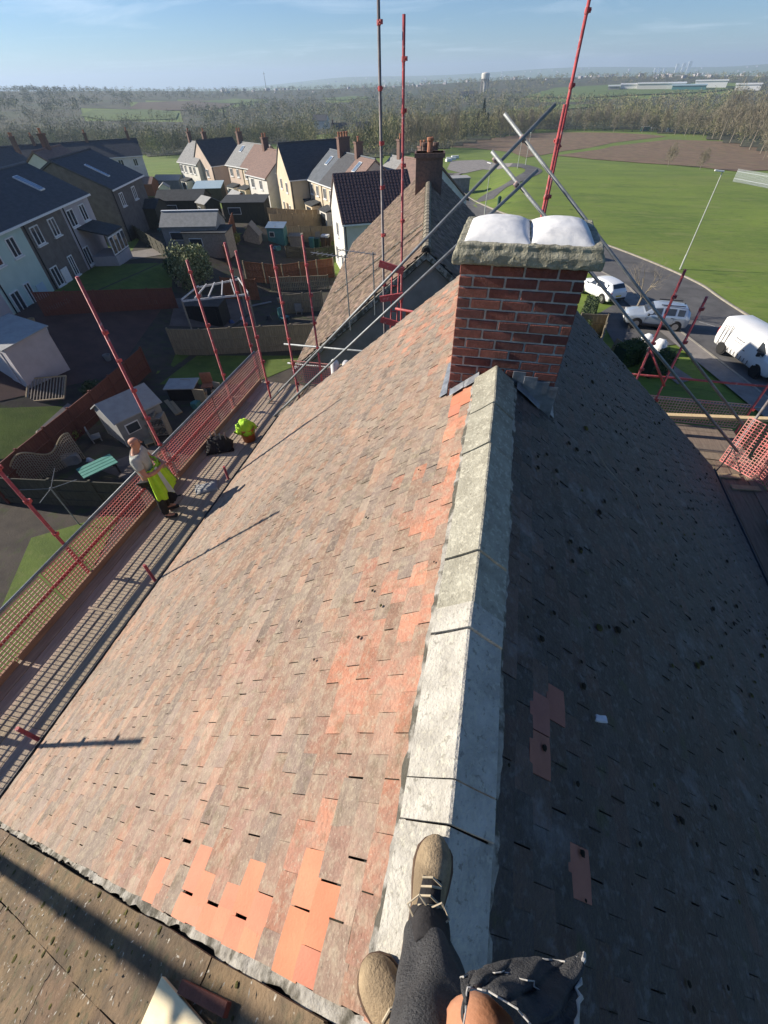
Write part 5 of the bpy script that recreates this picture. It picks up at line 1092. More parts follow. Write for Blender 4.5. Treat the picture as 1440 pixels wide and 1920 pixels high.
c = G(1187, 592); r = thing('street_tree', 'small bare street tree on the verge beside the parked cars', 'tree', c); b = MB(); b.path([c-Vector((0, 0, .2)), c+Vector((.05, 0, .6)), c+Vector((.12, .05, 1.3))], [.11, .09, .075], 8); b.build('trunk', M['bark_l'], r)
b = MB(); tips = []
for k in range(4): a = k*1.6+.4; grow(b, c+Vector((.12, .05, 1.25)), (cos(a)*.6, sin(a)*.6, .9), 1.35, .05, 4, tips)
b.build('crown', M['bark_l'], r)
# ------------------------------------------------------------------ woods: bare trees, a few evergreens
def blades(b, c, h, w_, n, wid, tint, spread=.5, z0=.22):       # bare crown: short fine twigs filling an egg shaped volume, all streaming up and out
    d = RNG.normal(size=(n, 3)); d /= np.linalg.norm(d, axis=1)[:, None]; r = RNG.random(n)**.45
    rad = np.array([w_*.5, w_*.5, h*(1-z0)*.5]); lob = 1+.22*np.sin(d[:, 0]*4+c[0])*np.sin(d[:, 2]*3.3+c[1]*.7)
    p = d*r[:, None]*rad*lob[:, None]; p[:, :2] *= (1-.32*(p[:, 2:3]/rad[2])); mid = p+np.array([c[0], c[1], c[2]+h*(z0+(1-z0)*.5)])
    st = np.array([c[0], c[1], c[2]+h*z0*.6]); dr = mid-st; dr /= np.linalg.norm(dr, axis=1)[:, None]; dr = dr+RNG.normal(size=(n, 3))*.6; dr /= np.linalg.norm(dr, axis=1)[:, None]
    sv_ = np.cross(dr, RNG.normal(size=(n, 3))); sv_ /= np.linalg.norm(sv_, axis=1)[:, None]; L = (h*.05*(.5+1.1*RNG.random(n)))[:, None]; wv = (wid*(.5+RNG.random(n)))[:, None]
    q = np.stack([mid-dr*L, mid+sv_*wv, mid+dr*L, mid-sv_*wv], 1).reshape(-1, 3); o = len(b.v)
    b.v.extend(map(tuple, q)); b.f.extend((o+4*i, o+4*i+1, o+4*i+2, o+4*i+3) for i in range(n)); b.t.extend([tint]*n)
def trunk_geo(b, c, h, r, lean=(0, 0)): b.path([Vector(c)-Vector((0, 0, .4)), Vector(c)+Vector((lean[0]*.3, lean[1]*.3, h*.35)), Vector(c)+Vector((lean[0], lean[1], h*.82))], [r, r*.75, r*.2], 5)
TREES = []
for k in range(6):
    h = 10+k*.8; bt, bc = MB(), MB(); trunk_geo(bt, (0, 0, 0), h, .2, (random.uniform(-.6, .6), random.uniform(-.6, .6)))
    tips = []
    for j in range(7): a = j*.95+k; z = h*random.uniform(.25, .62); bt.path([(0, 0, z), (cos(a)*.9, sin(a)*.9, z+1.3), (cos(a)*1.7, sin(a)*1.7, z+3.0)], [.08, .06, .025], 4)
    blades(bc, (k*3., k, 0), h, 6.2, 1500, .035, None, .62, .16); bc.v = [(x-k*3., y-k, z) for x, y, z in bc.v]
    TREES.append((bt.mesh('trunk', M['bark_l']), bc.mesh('crown', M['twig_o'])))
EVER = []
for k in range(3):
    bc = MB(); h = 9+2*k
    for j in range(12): z = h*(.12+.07*j); leaves(bc, (0, 0, z), (2.1*(1-j/13), 2.1*(1-j/13), .7), 110, .28, .5)
    bt = MB(); bt.tube((0, 0, -.3), (0, 0, h*.8), .18, 6, .04); EVER.append((bt.mesh('trunk', M['bark']), bc.mesh('crown', M['conifer'])))
used = {}
def put_tree(v, c, s, label, name='bare_tree', group=None):
    r = thing(name, label, 'tree', c, random.uniform(0, 6.28), group); r.scale = (s, s, s*random.uniform(.9, 1.12))
    for nm, me in zip(('trunk', 'crown'), v): link(nm, me, r, False)
    return r
rowpx = [(1440, 296), (1425, 290), (1405, 282), (1388, 276), (1368, 270), (1350, 264), (1335, 262), (1318, 258), (1300, 256), (1284, 255), (1265, 253), (1240, 251), (1222, 250), (1203, 250), (1185, 249), (1168, 249), (1150, 249), (1130, 248), (1112, 248), (1095, 248), (1078, 247), (1060, 247), (1042, 247), (1025, 248), (1008, 249), (990, 251), (972, 254), (955, 257), (938, 260), (848, 278), (832, 281), (815, 283), (798, 285), (780, 287), (765, 289)]
for i, (u, v) in enumerate(rowpx):
    c = G(u, v-1); d = hypot(c.x, c.y); c = Vector((c.x, c.y, c.z))
    put_tree(TREES[i % 6], c, random.uniform(.8, 1.1)*(1.45 if u > 1330 else 1.), 'bare tree along the edge of the wood beyond the brown heath', group='bare trees at the wood edge')
for i, (u, v, s_) in enumerate(((885, 256, 1.), (893, 255, 1.15), (902, 254, 1.25), (911, 253, 1.2), (920, 254, 1.0), (930, 255, .9), (873, 258, .7))):
    put_tree(EVER[i % 3], G(u, v), s_, 'dark conifer in the clump at the edge of the heath', 'conifer', 'conifers at the edge of the heath')
for i, (u, v) in enumerate(((402, 226), (422, 224))): put_tree(EVER[2], G(u, v), .75, ('left of two tall dark conifers in the valley', 'right of two tall dark conifers in the valley')[i], 'conifer')
c = G(443, 272); r = thing('willow', 'yellow green willow behind the buff houses', 'tree', c); b = MB(); trunk_geo(b, c, 9, .3); b.build('trunk', M['bark'], r); b = MB()
for k in range(9): a = k*.7; leaves(b, (c.x+cos(a)*2.6*(k > 0), c.y+sin(a)*2.6*(k > 0), c.z+6.5+1.6*sin(k*2.1)), (2.2, 2.2, 2.4), 260, .22, .3)
b.build('crown', M['leaf_y'], r)
for i, (u, v, s_, lb_) in enumerate(((1252, 312, .42, 'dense bare bush in front of the right hand heath'), (1312, 318, .36, 'small bare bush right of the dense bush'), (1430, 300, .6, 'bare bush beside the palisade fence'))): put_tree(TREES[i], G(u, v), s_, lb_, 'bare_bush')
no = [[(p.x, p.y) for p in (G(*q) for q in poly)] for poly in (((140, 230), (165, 203), (345, 203), (345, 228)), ((235, 210), (255, 190), (445, 186), (430, 210)), ((970, 190), (1040, 163), (1400, 157), (1400, 176), (1080, 190)), ((590, 280), (590, 255), (700, 250), (700, 280)), ((365, 196), (440, 184), (520, 188), (450, 199)), ((940, 213), (1050, 195), (1140, 198), (1010, 216)), ((590, 190), (660, 179), (710, 183), (640, 192)))]
wd = MB(); wt_ = MB(); random.seed(9)
_ed = sorted((atan2(q.x, q.y), hypot(q.x, q.y)) for q in (G(*p) for p in ((-150, 330), (0, 300), (150, 286), (300, 300), (420, 285), (520, 272), (590, 284), (700, 300), (760, 292), (850, 280), (935, 262), (1000, 250), (1100, 248), (1200, 250), (1300, 256), (1400, 281), (1500, 300))))
def edge(az): return float(np.interp(az, [e[0] for e in _ed], [e[1] for e in _ed]))*1.03
def wood(u0, u1, n, d0, d1, nb_, wid, hh=(9, 14)):
    k = 0
    for _ in range(n*3):
        if k >= n: break
        az = random.uniform(u0, u1); e0 = max(d0, edge(az)); d = e0*(max(d1, e0*1.15)/e0)**random.random()
        x, y = d*sin(az), d*cos(az)
        if any(in_poly(x, y, q) for q in no): continue
        if -.9 < sin(x/61+y/97)+.6*sin(x/37-y/53+1.3) < -.35 and d > 450: continue
        s = 1+max(0, (d-400)/1800); h = random.uniform(*hh); q = random.uniform(.75, 1.25); g_ = random.random()
        tint = (q, q*(1.0+.12*g_), q*(.95-.2*g_))
        if random.random() < .16: tint = (.33, .5, .36)
        elif random.random() < .3: tint = (q*.95, q*1.12, q*.7)
        blades(wd, (x, y, TZ(x, y)-.3), h, 6.5*s, nb_, wid*s, tint, .75, .06); k += 1
r0 = lambda u: -atan2(-ray(u, 200).x, ray(u, 200).y)
wood(r0(935), r0(1560), 430, 150, 420, 170, .075)
wood(r0(700), r0(960), 270, 140, 420, 170, .075)
wood(r0(-120), r0(330), 330, 122, 300, 170, .075, (8, 12))
wood(r0(330), r0(720), 330, 124, 330, 170, .075, (7, 11))
wood(r0(-160), r0(1600), 1300, 360, 750, 70, .16, (8, 13))
wood(r0(-160), r0(1600), 2600, 700, 2000, 34, .45, (7, 11))
wd.build('woodland', M['twig'], tints=True, kind='stuff')
fh = MB(); random.seed(31)
for _ in range(230):
    if random.random() < .5: az = random.choice((.10, .22, .30, -.18, -.42))+random.gauss(0, .05); d = random.uniform(1500, 1950); s_ = random.uniform(5, 11)
    else: az = random.gauss(-.05, .22); d = random.uniform(5200, 7200); s_ = random.uniform(8, 22)
    x, y = d*sin(az), d*cos(az); fh.box((x, y, TZ(x, y)+s_*.2), (s_, s_*.7, s_*.5), RZ(random.random()*3))
fh.build('town', M['render_l'], kind='stuff')
M['wfloor'] = mat('leaf litter and scrub', (.095, .088, .05), (.06, .062, .036), .03, .95, spots=(((.05, .075, .025), .02, .5, .6, .7),))
wf = MB(); keep = {}
for i_ in range(len(_rings)-1):
    if _rings[i_] < 105 or _rings[i_] > 2600: continue
    for k_ in range(_na):
        r_ = (_rings[i_]+_rings[i_+1])/2; a_ = 2*pi*(k_+.5)/_na; a2 = a_ if a_ < pi else a_-2*pi
        if abs(a2) > 1.25 or r_ < edge(a2)*1.02 or any(in_poly(r_*sin(a_), r_*cos(a_), q) for q in no): continue
        f_ = []
        for (i2, k2) in ((i_, k_), (i_, (k_+1) % _na), (i_+1, (k_+1) % _na), (i_+1, k_)):
            if (i2, k2) not in keep: keep[i2, k2] = len(wf.v); wf.v.append((_X[i2, k2], _Y[i2, k2], _Z[i2, k2]+.25))
            f_.append(keep[i2, k2])
        wf.f.append(tuple(f_)); wf.t.append(None)
wf.build('woodland_floor', M['wfloor'], kind='structure')
random.seed(77); cl_m = []
for k_ in range(4):
    b = MB()
    if k_ == 0: b.lathe((0, 0, 0), [(.13, 0), (.19, .3), (.17, .3), (.12, .05)], 10)
    elif k_ == 1: rough_block(b, (0, 0, .15), (.5, .3, .3), (3, 3, 2), .03)
    elif k_ == 2: b.box((0, 0, .03), (1.6, .2, .05)); b.box((.2, .16, .08), (1.3, .16, .05))
    else: b.box((0, 0, .22), (.5, .45, .04)); b.box((0, .2, .5), (.5, .05, .5)); [b.box((x_, y_, .1), (.05, .05, .22)) for x_ in (-.2, .2) for y_ in (-.18, .18)]
    cl_m.append([b.mesh('clutter', M[m_]) for m_ in ('pot', 'timber', 'white_dirty', 'shed_g', 'fence_b', 'bin_t')])
lbl = ('plant pot left in the shaded back gardens', 'bagged rubble left in the shaded back gardens', 'loose boards left in the shaded back gardens', 'small chair left in the shaded back gardens'); nm_ = ('plant_pot', 'rubble_lump', 'loose_boards', 'garden_chair'); ct_ = ('pot', 'rubble', 'boards', 'chair')
for _ in range(44):
    u_, v_ = random.choice(((random.uniform(330, 600), random.uniform(505, 610)), (random.uniform(420, 610), random.uniform(420, 480)), (random.uniform(240, 420), random.uniform(350, 460)), (random.uniform(130, 330), random.uniform(800, 890)), (random.uniform(0, 300), random.uniform(560, 700)), (random.uniform(300, 480), random.uniform(720, 770))))
    c = G(u_, v_); k_ = random.randrange(4); o = bpy.data.objects.new(nm_[k_], random.choice(cl_m[k_])); COL.objects.link(o); o.location = c+Vector((0, 0, .05)); o.rotation_euler = (0, 0, random.uniform(0, 6)); s_ = random.uniform(.8, 1.4); o.scale = (s_, s_, s_); tag(o, lbl[k_], ct_[k_], 'clutter in the shaded gardens')
# ------------------------------------------------------------------ vehicles
def car(name, label, cat, c, rz, paint, st, wheels, wr, extras):
    r = thing(name, label, cat, c, rz); b = MB(); sec = []
    for (x, zb, zm, zr, wm_, wr_) in st: sec.append([(x, wm_*.90, zb), (x, wm_, zb+(zm-zb)*.35), (x, wm_*.985, zb+(zm-zb)*.8), (x, wm_*.955, zm), (x, wr_, zr-.05), (x, wr_*.88, zr), (x, 0, zr+.025)])
    n = len(sec[0])*2-1
    for s in sec: b.v += [(x, y, z) for x, y, z in s] + [(x, -y, z) for x, y, z in s[-2::-1]]
    b.f = [(i*n+k, (i+1)*n+k, (i+1)*n+k+1, i*n+k+1) for i in range(len(sec)-1) for k in range(n-1)] + [(i*n+n-1, (i+1)*n+n-1, (i+1)*n, i*n) for i in range(len(sec)-1)]
    b.f += [tuple(range(n)), tuple(range((len(sec)-1)*n, len(sec)*n))[::-1]]; b.t = [None]*len(b.f); b.f = [f[::-1] for f in b.f]
    body = b.build('body', M[paint], r, False, smooth=True, bevel=.03)
    def surf(i, t_, s, side): # point on side glass strip: between stations i,i+1, s from belt to roof edge
        a, e_ = sec[i], sec[i+1]; p = Vector(a[3]).lerp(Vector(a[4]), s); q = Vector(e_[3]).lerp(Vector(e_[4]), s); v = p.lerp(q, t_); v.y = (v.y+.012)*side; return v
    for (i0, t0, i1, t1, nm) in extras.get('side', ()):
        for side in (1, -1):
            g_ = MB(); pts = [surf(i0, t0, .10, side), surf(i1, t1, .10, side), surf(i1, t1 if i1 != i0 else t1, .88, side), surf(i0, t0, .88, side)]
            if i0 != i1:
                mids = [surf(k, 0, .10, side) for k in range(i0+1, i1+1)]; midt = [surf(k, 0, .88, side) for k in range(i1, i0, -1)]; pts = [pts[0]]+mids+[pts[1], pts[2]]+midt+[pts[3]]
            g_.add(pts, [tuple(range(len(pts)))]); g_.build('window', M['glass'], r, False)
    for (i, nm, ins) in extras.get('front', ()):       # glass between stations i and i+1 across the car (windscreen or rear screen)
        a, e_ = sec[i], sec[i+1]; g_ = MB(); lo_, hi_ = (a, e_) if a[6][2] < e_[6][2] else (e_, a); up_ = Vector((.012*(1 if lo_[0][0] > hi_[0][0] else -1), 0, .02))
        pts = []
        for sgn in (1, -1):
            for (s0, src) in ((.12, 0), (.9, 1)):
                p = Vector((lo_[5][0]+(hi_[5][0]-lo_[5][0])*s0, (lo_[5][1]+(hi_[5][1]-lo_[5][1])*s0)*sgn*ins, lo_[5][2]+(hi_[5][2]-lo_[5][2])*s0)); pts.append(p+up_)
        g_.add([pts[0], pts[1], pts[3], pts[2]], [(0, 1, 2, 3)]); g_.build('windscreen' if nm == 'f' else 'rear_window', M['glass'], r, False)
    for x in wheels:
        for sd in (1, -1):
            w0 = extras['track']; b = MB(); b.lathe((x, sd*(w0+.012), wr), [(wr+.07, -.12), (wr+.07, .0)] if sd > 0 else [(wr+.07, 0), (wr+.07, .12)], 20, 'y'); b.build('wheel_arch', M['dark'], r, False)
            b = MB(); b.lathe((x, sd*(w0-.05), wr), [(wr*.6, -.1), (wr*.95, -.1), (wr, -.06), (wr, .06), (wr*.95, .085), (wr*.62, .09)], 20, 'y'); wl = b.build('wheel', M['rubber'], r, False)
            b = MB(); b.lathe((x, sd*(w0+.035), wr), [(.02, -.01), (wr*.6, -.012), (wr*.63, .01)] if sd > 0 else [(wr*.63, -.01), (wr*.6, .012), (.02, .01)], 14, 'y'); b.build('rim', M['alloy'], wl, False)
    for nm, cc, dd, m_ in extras.get('box', ()): b = MB(); b.box(cc, dd); b.build(nm, M[m_], r, False, bevel=min(dd)*.25)
    return r
hatch = [(-2.02, .42, .80, .86, .78, .66), (-1.92, .25, .88, 1.08, .84, .62), (-1.60, .22, .93, 1.40, .86, .58), (-1.0, .20, .94, 1.47, .87, .60), (-.2, .20, .93, 1.48, .87, .61), (.35, .20, .92, 1.40, .87, .60), (1.05, .20, .90, .98, .86, .70), (1.55, .22, .84, .90, .84, .66), (1.92, .28, .74, .78, .78, .60), (2.02, .40, .62, .66, .70, .5)]
lightset = lambda xf, xr, w_, zf, zr: [('headlight', (xf, w_, zf), (.16, .30, .16), 'lampglass'), ('headlight', (xf, -w_, zf), (.16, .30, .16), 'lampglass'), ('tail_light', (xr, w_, zr), (.12, .24, .22), 'redlens'), ('tail_light', (xr, -w_, zr), (.12, .24, .22), 'redlens')]
c = G(1122, 556, .05)
car('parked_hatchback', 'white hatchback parked on the verge right of the chimney', 'car', c, radians(122), 'car_w', hatch, (1.28, -1.28), .31, {'track': .86, 'side': ((2, .25, 3, .9, ''), (4, .05, 5, .5, '')), 'front': ((1, 'r', 1), (5, 'f', 1)), 'box': lightset(1.93, -1.95, .60, .68, .78)+[('number_plate', (-2.03, 0, .62), (.02, .5, .11), 'yellow'), ('bumper', (-1.99, 0, .40), (.12, 1.4, .16), 'dark'), ('door_seam', (-.2, .864, .55), (.012, .008, .62), 'dark'), ('door_seam', (.82, .862, .55), (.012, .008, .62), 'dark'), ('door_seam', (-.2, -.864, .55), (.012, .008, .62), 'dark'), ('door_handle', (-.05, .87, .8), (.16, .02, .03), 'dark'), ('mirror', (.75, .93, .98), (.12, .16, .12), 'car_w'), ('mirror', (.75, -.93, .98), (.12, .16, .12), 'car_w')]})
suv = [(-2.14, .48, .92, 1.0, .80, .66), (-2.06, .30, 1.02, 1.32, .87, .64), (-1.80, .28, 1.06, 1.58, .90, .62), (-1.1, .27, 1.06, 1.64, .91, .64), (-.2, .27, 1.05, 1.66, .91, .65), (.35, .27, 1.04, 1.58, .91, .64), (.98, .27, 1.02, 1.10, .90, .76), (1.6, .28, .98, 1.05, .89, .74), (1.98, .32, .90, .96, .85, .68), (2.14, .45, .76, .80, .76, .6)]
c = G(1262, 622); c = Vector((c.x-1.30, c.y+.7, c.z+.06))
sv_ = car('parked_suv', 'silver blue SUV with dark roof rails parked nose towards the house', 'car', c, radians(176), 'car_s', suv, (1.33, -1.34), .36, {'track': .89, 'side': ((2, .2, 2, .85, ''), (3, .05, 3, .9, ''), (4, .1, 5, .55, '')), 'front': ((1, 'r', 1), (5, 'f', 1)), 'box': lightset(2.04, -2.08, .62, .84, .95)+[('roof_rail', (-.75, .60, 1.72), (1.6, .05, .06), 'dark'), ('roof_rail', (-.75, -.60, 1.72), (1.6, .05, .06), 'dark'), ('grille', (2.13, 0, .74), (.06, .7, .14), 'dark'), ('bumper', (2.08, 0, .46), (.16, 1.5, .2), 'dark'), ('door_sill', (0, .9, .36), (2.0, .06, .14), 'dark'), ('door_seam', (-.22, .902, .66), (.012, .01, .7), 'dark'), ('door_seam', (.82, .90, .66), (.012, .01, .7), 'dark'), ('door_seam', (-1.05, .902, .7), (.012, .01, .6), 'dark'), ('door_handle', (-.05, .91, .93), (.18, .02, .04), 'dark'), ('door_handle', (-.92, .91, .95), (.18, .02, .04), 'dark'), ('mirror', (.72, .99, 1.1), (.14, .18, .14), 'dark'), ('mirror', (.72, -.99, 1.1), (.14, .18, .14), 'dark'), ('aerial', (-1.6, 0, 1.72), (.12, .04, .06), 'dark'), ('number_plate', (2.17, 0, .5), (.02, .5, .11), 'white_p')]})
sv_.scale = (.93, .93, .93)
van = [(-2.50, .42, 1.22, 1.88, .90, .80), (-2.44, .30, 1.24, 1.94, .94, .82), (-1.2, .28, 1.24, 1.96, .95, .83), (.2, .28, 1.22, 1.96, .95, .83), (.78, .28, 1.20, 1.93, .95, .82), (1.05, .28, 1.18, 1.86, .95, .80), (1.72, .28, 1.10, 1.20, .94, .80), (2.15, .30, 1.0, 1.06, .92, .76), (2.42, .36, .86, .90, .86, .68), (2.50, .45, .70, .74, .78, .6)]
a_, e_ = G(1345, 661), G(1403, 706); hd = atan2((e_-a_).y, (e_-a_).x); hd = -pi/2+.30
vb = [('stripe', (-2.05, -.958, 1.0), (.05, .012, 1.3), 'decal'), ('stripe', (-1.78, -.958, 1.0), (.05, .012, 1.3), 'decal'), ('stripe', (-1.5, -.958, 1.05), (.06, .012, 1.35), 'decal')] + [('stripe', (-1.05+k*.3, -.957, .48), (.05, .012, .26), 'decal') for k in range(7)]
vb += [('stripe', (-2.05, .958, 1.0), (.05, .012, 1.3), 'decal'), ('stripe', (-1.5, .958, 1.05), (.06, .012, 1.35), 'decal')]
vb += [('lettering', (-.85+k*.105, -.952, 1.30-.004*k), (.075, .012, .07+.03*(k % 3 == 0)), 'decal_l') for k in range(7)] + [('lettering', (-.95+k*.09, -.955, 1.12), (.06, .012, .045), 'decal_l') for k in range(9)]
vb += [('door_handle', (.1, -.958, .92), (.16, .02, .04), 'dark'), ('bumper', (2.44, 0, .42), (.2, 1.6, .26), 'dark'), ('grille', (2.47, 0, .66), (.08, .8, .14), 'dark'), ('headlight', (2.32, .64, .82), (.26, .34, .2), 'lampglass'), ('headlight', (2.32, -.64, .82), (.26, .34, .2), 'lampglass'), ('mirror', (1.28, 1.06, 1.25), (.14, .2, .26), 'dark'), ('mirror', (1.28, -1.06, 1.25), (.14, .2, .26), 'dark'), ('tail_light', (-2.5, .84, 1.1), (.06, .14, .4), 'redlens'), ('tail_light', (-2.5, -.84, 1.1), (.06, .14, .4), 'redlens'), ('number_plate', (2.55, 0, .45), (.02, .5, .11), 'white_p')]
mid_ = Vector(((a_.x+e_.x)/2, (a_.y+e_.y)/2, 0)) + Vector((.9, .1, 0)); mid_.z = TZ(mid_.x, mid_.y)+.07
vr = car('parked_van', 'white panel van with black rear stripes parked at the kerb', 'van', mid_, hd, 'van_w', van, (1.55, -1.55), .34, {'track': .93, 'side': ((4, .3, 5, .62, ''),), 'front': ((5, 'f', 1),), 'box': vb})
b = MB(); b.path([(.3, .1, 1.97), (.26, .1, 2.12), (.22, .1, 2.3)], .008, 4); b.build('aerial', M['dark'], vr, False)
# front garden
sheet('path', [G(*q) for q in ((1198, 660), (1216, 655), (1300, 712), (1270, 722))], M['pave'], .05, 1.)
sheet('driveway', [G(*q) for q in ((1120, 590), (1170, 560), (1290, 600), (1320, 640), (1160, 660))], M['tarmac'], .04, 1.)
for i, (u, v, lb_) in enumerate(((1207, 652, 'left white rubble bag beside the silver blue SUV'), (1232, 662, 'right white rubble bag beside the hedge'))):
    c = G(u, v); b = MB(); rough_block(b, (0, 0, .45), (.85, .85, .95), (7, 7, 5), .06, dome=1); o = b.build('rubble_bag', M['white_p'], smooth=True); o.location = c; o.rotation_euler = (0, 0, .4+i); tag(o, lb_, 'bag', 'white rubble bags')
c = G(1150, 672); r = thing('pallet', 'pale wooden pallet leaning at the end of the timber fence', 'pallet', c, radians(-60))
for k in range(7): b = MB(); b.bar((-.5+k*.165, 0, 0), (-.5+k*.165, .25, 1.05), .1, .025, up=(0, -1, 0)); b.build('slat', M['fence_b'], r, False)
for z in (.1, .5, .95): b = MB(); b.bar((-.56, .06+.24*z, z), (.56, .06+.24*z, z), .09, .09); b.build('bearer', M['fence_b'], r, False)
fence('brown timber fence between the white hatchback and the house', GT(1092, 588, 1.6), GT(1142, 590, 1.6), 1.6, 'fence_g', group='front fences')
fence('timber fence running from the hatchback down to the pallet', GT(1142, 590, 1.6), GT(1128, 645, 1.6), 1.6, 'fence_g', group='front fences')
def lamp(label, c, h, ang):
    r = thing('lamp_post', label, 'lamp post', c, group='lamp posts'); b = MB(); b.tube(c, c+Vector((0, 0, 1.2)), .075, 8); b.tube(c+Vector((0, 0, 1.2)), c+Vector((0, 0, h)), .05, 8, .035); b.build('column', M['post'], r)
    b = MB(); d = Vector((cos(ang), sin(ang), 0)); b.bar(c+Vector((0, 0, h))-d*.1, c+Vector((0, 0, h+.06))+d*.62, .2, .1); b.build('lantern', M['white_p'], r, bevel=.02)
lamp('grey lamp post standing in the grass near the white van', G(1275, 505), 7.2, pi)
lamp('slim lamp post beside the road bend left of the crossed tubes', G(908, 405), 6., 2.5); lamp('lamp post by the side road below the heath', G(985, 310), 6., 2.5); lamp('far lamp post on the grass by the road end', G(970, 316), 6., 2.5)
c = G(935, 385); b = MB(); b.lathe(c, [(.24, 0), (.25, .8), (.28, .85), (.28, 1.05), (.12, 1.18)], 12); tag(b.build('litter_bin', M['bin_g']), 'dark green litter bin on the grass by the road', 'bin')
A_, B_ = G(1374, 341), G(1500, 366); r = thing('palisade_fence', 'galvanised steel palisade fence at the right edge', 'fence', A_); n = 60; L = (B_-A_).length
for k in range(n):
    p = A_.lerp(B_, k/n); z = TZ(p.x, p.y); b = MB(); b.box((p.x, p.y, z+.95), (.085, .03, 1.8), RZ(atan2((B_-A_).y, (B_-A_).x))); b.build('pale', M['steel_f'], r)
for h_ in (.5, 1.5): b = MB(); b.bar(A_+Vector((0, .03, h_)), Vector((B_.x, B_.y+.03, TZ(B_.x, B_.y)+h_)), .05, .05); b.build('rail', M['steel_f'], r)
c = G(858, 362); r = thing('garage', 'grey flat roofed garage with a red door by the road', 'garage', c, radians(20)); b = MB(); b.box((0, 1.5, 1.1), (4.5, 3, 2.3)); b.build('wall', M['render_g'], r, False); b = MB(); b.box((0, 1.5, 2.3), (4.8, 3.3, .16)); b.build('roof', M['shed_roof'], r, False); b = MB(); b.box((-2.27, 1.5, .95), (.06, 2.1, 1.9)); b.build('door', M['redlens'], r, False)
for i, (u, v, l) in enumerate(((846, 300, 3.), (853, 297, 2.4), (841, 303, 2.))):
    c = G(u, v); b = MB(); b.box((0, 0, .35), (l, .9, .7)); o = b.build('concrete_block', M['white_p'], bevel=.05); o.location = c; o.rotation_euler = (0, 0, .2+i*.3); tag(o, ('long white concrete block on the gravel edge', 'white concrete block furthest back on the gravel edge', 'smallest white concrete block on the gravel edge')[i], 'block', 'white concrete blocks')
for i, (u, v, w_, h_, m_, lb_) in enumerate(((1208, 246, 5., 2.2, 'bin_t', 'pale green container at the wood edge'), (1221, 246, 1.6, 1.8, 'white_p', 'small white box beside the green container'), (1254, 249, 3., 2.4, 'white_p', 'white framed cabin at the wood edge'))):
    c = G(u, v); r = thing('site_cabin', lb_, 'cabin', c, .3); b = MB(); b.box((0, 0, h_/2), (w_, 2, h_)); b.build('body', M[m_], r, False); b = MB(); b.box((0, 0, h_+.06), (w_+.2, 2.2, .12)); b.build('roof', M['white_p'], r, False); b = MB(); b.box((-w_*.15, -1.02, h_*.55), (w_*.4, .06, h_*.5)); b.build('door', M['shed_g'], r, False)
c = G(780, 284); r = thing('goal_frame', 'white goal frame on the far grass', 'goal', c)
for x in (-1.8, 1.8): b = MB(); b.tube(c+Vector((x, 0, 0)), c+Vector((x, 0, 2)), .06, 6); b.build('post', M['white_p'], r)
b = MB(); b.tube(c+Vector((-1.8, 0, 2)), c+Vector((1.8, 0, 2)), .06, 6); b.build('crossbar', M['white_p'], r)
# ------------------------------------------------------------------ haze
hz = MB(); hz.box((0, 0, -2.5), (21000, 21000, 265)); hm = bpy.data.materials.new('haze'); hm.use_nodes = True; t = hm.node_tree; t.nodes.remove(t.nodes['Principled BSDF']); pv = t.nodes.new('ShaderNodeVolumePrincipled'); pv.inputs['Color'].default_value = (.62, .79, 1., 1); pv.inputs['Density'].default_value = HAZE = .0002; pv.inputs['Anisotropy'].default_value = .2; t.links.new(pv.outputs[0], t.nodes['Material Output'].inputs['Volume'])
haze = hz.build('haze', hm, kind='stuff')
# ------------------------------------------------------------------ people
def skin_obj(name, js, es, m, parent, sub=2, world=False):
    """js {key: (pos, radius)}, es [(a, b)]; first key is the root"""
    ks = list(js); me = bpy.data.meshes.new(name); me.from_pydata([js[k][0] for k in ks], [(ks.index(a), ks.index(b)) for a, b in es], []); me.materials.append(m)
    o = link(name, me, parent, world); o.modifiers.new('skin', 'SKIN'); 
    if not me.skin_vertices: me.attributes  # layer made by the modifier below
    s = o.modifiers.new('sub', 'SUBSURF'); s.levels = sub; s.render_levels = sub
    with bpy.context.temp_override(object=o, active_object=o): 
        if not me.skin_vertices: bpy.ops.mesh.customdata_skin_add()
    for i, k in enumerate(ks):
        r = js[k][1]; me.skin_vertices[0].data[i].radius = r if isinstance(r, tuple) else (r, r); me.skin_vertices[0].data[i].use_root = (i == 0)
    o.modifiers['skin'].use_smooth_shade = True
    return o
def fingers(js, es, hand, d, nrm, key, s=1.):
    d = Vector(d).normalized(); nrm = Vector(nrm).normalized(); sd = d.cross(nrm); h = Vector(js[hand][0])
    for k, (off, l) in enumerate(((-.030, .062), (-.010, .075), (.011, .070), (.030, .055))):
        p = h+sd*off*s+d*.035*s; a = f'{key}{k}'; q1 = p+d*l*.5*s+nrm*.006; q2 = p+d*l*.85*s+nrm*.03*s
        js[a+'a'] = (tuple(p), .0095*s); js[a+'b'] = (tuple(q1), .009*s); js[a+'c'] = (tuple(q2), .0078*s); es += [(hand, a+'a'), (a+'a', a+'b'), (a+'b', a+'c')]
    p = h+sd*.04*s-d*.01*s; js[key+'ta'] = (tuple(p), .011*s); js[key+'tb'] = (tuple(p+sd*.02*s+d*.035*s+nrm*.012), .0095*s); es += [(hand, key+'ta'), (key+'ta', key+'tb')]
wk = thing('person', 'bald worker in pale T-shirt holding a hi vis jacket on the scaffold', 'person', (-5.26, 4.36, PZ+.006), radians(-62))
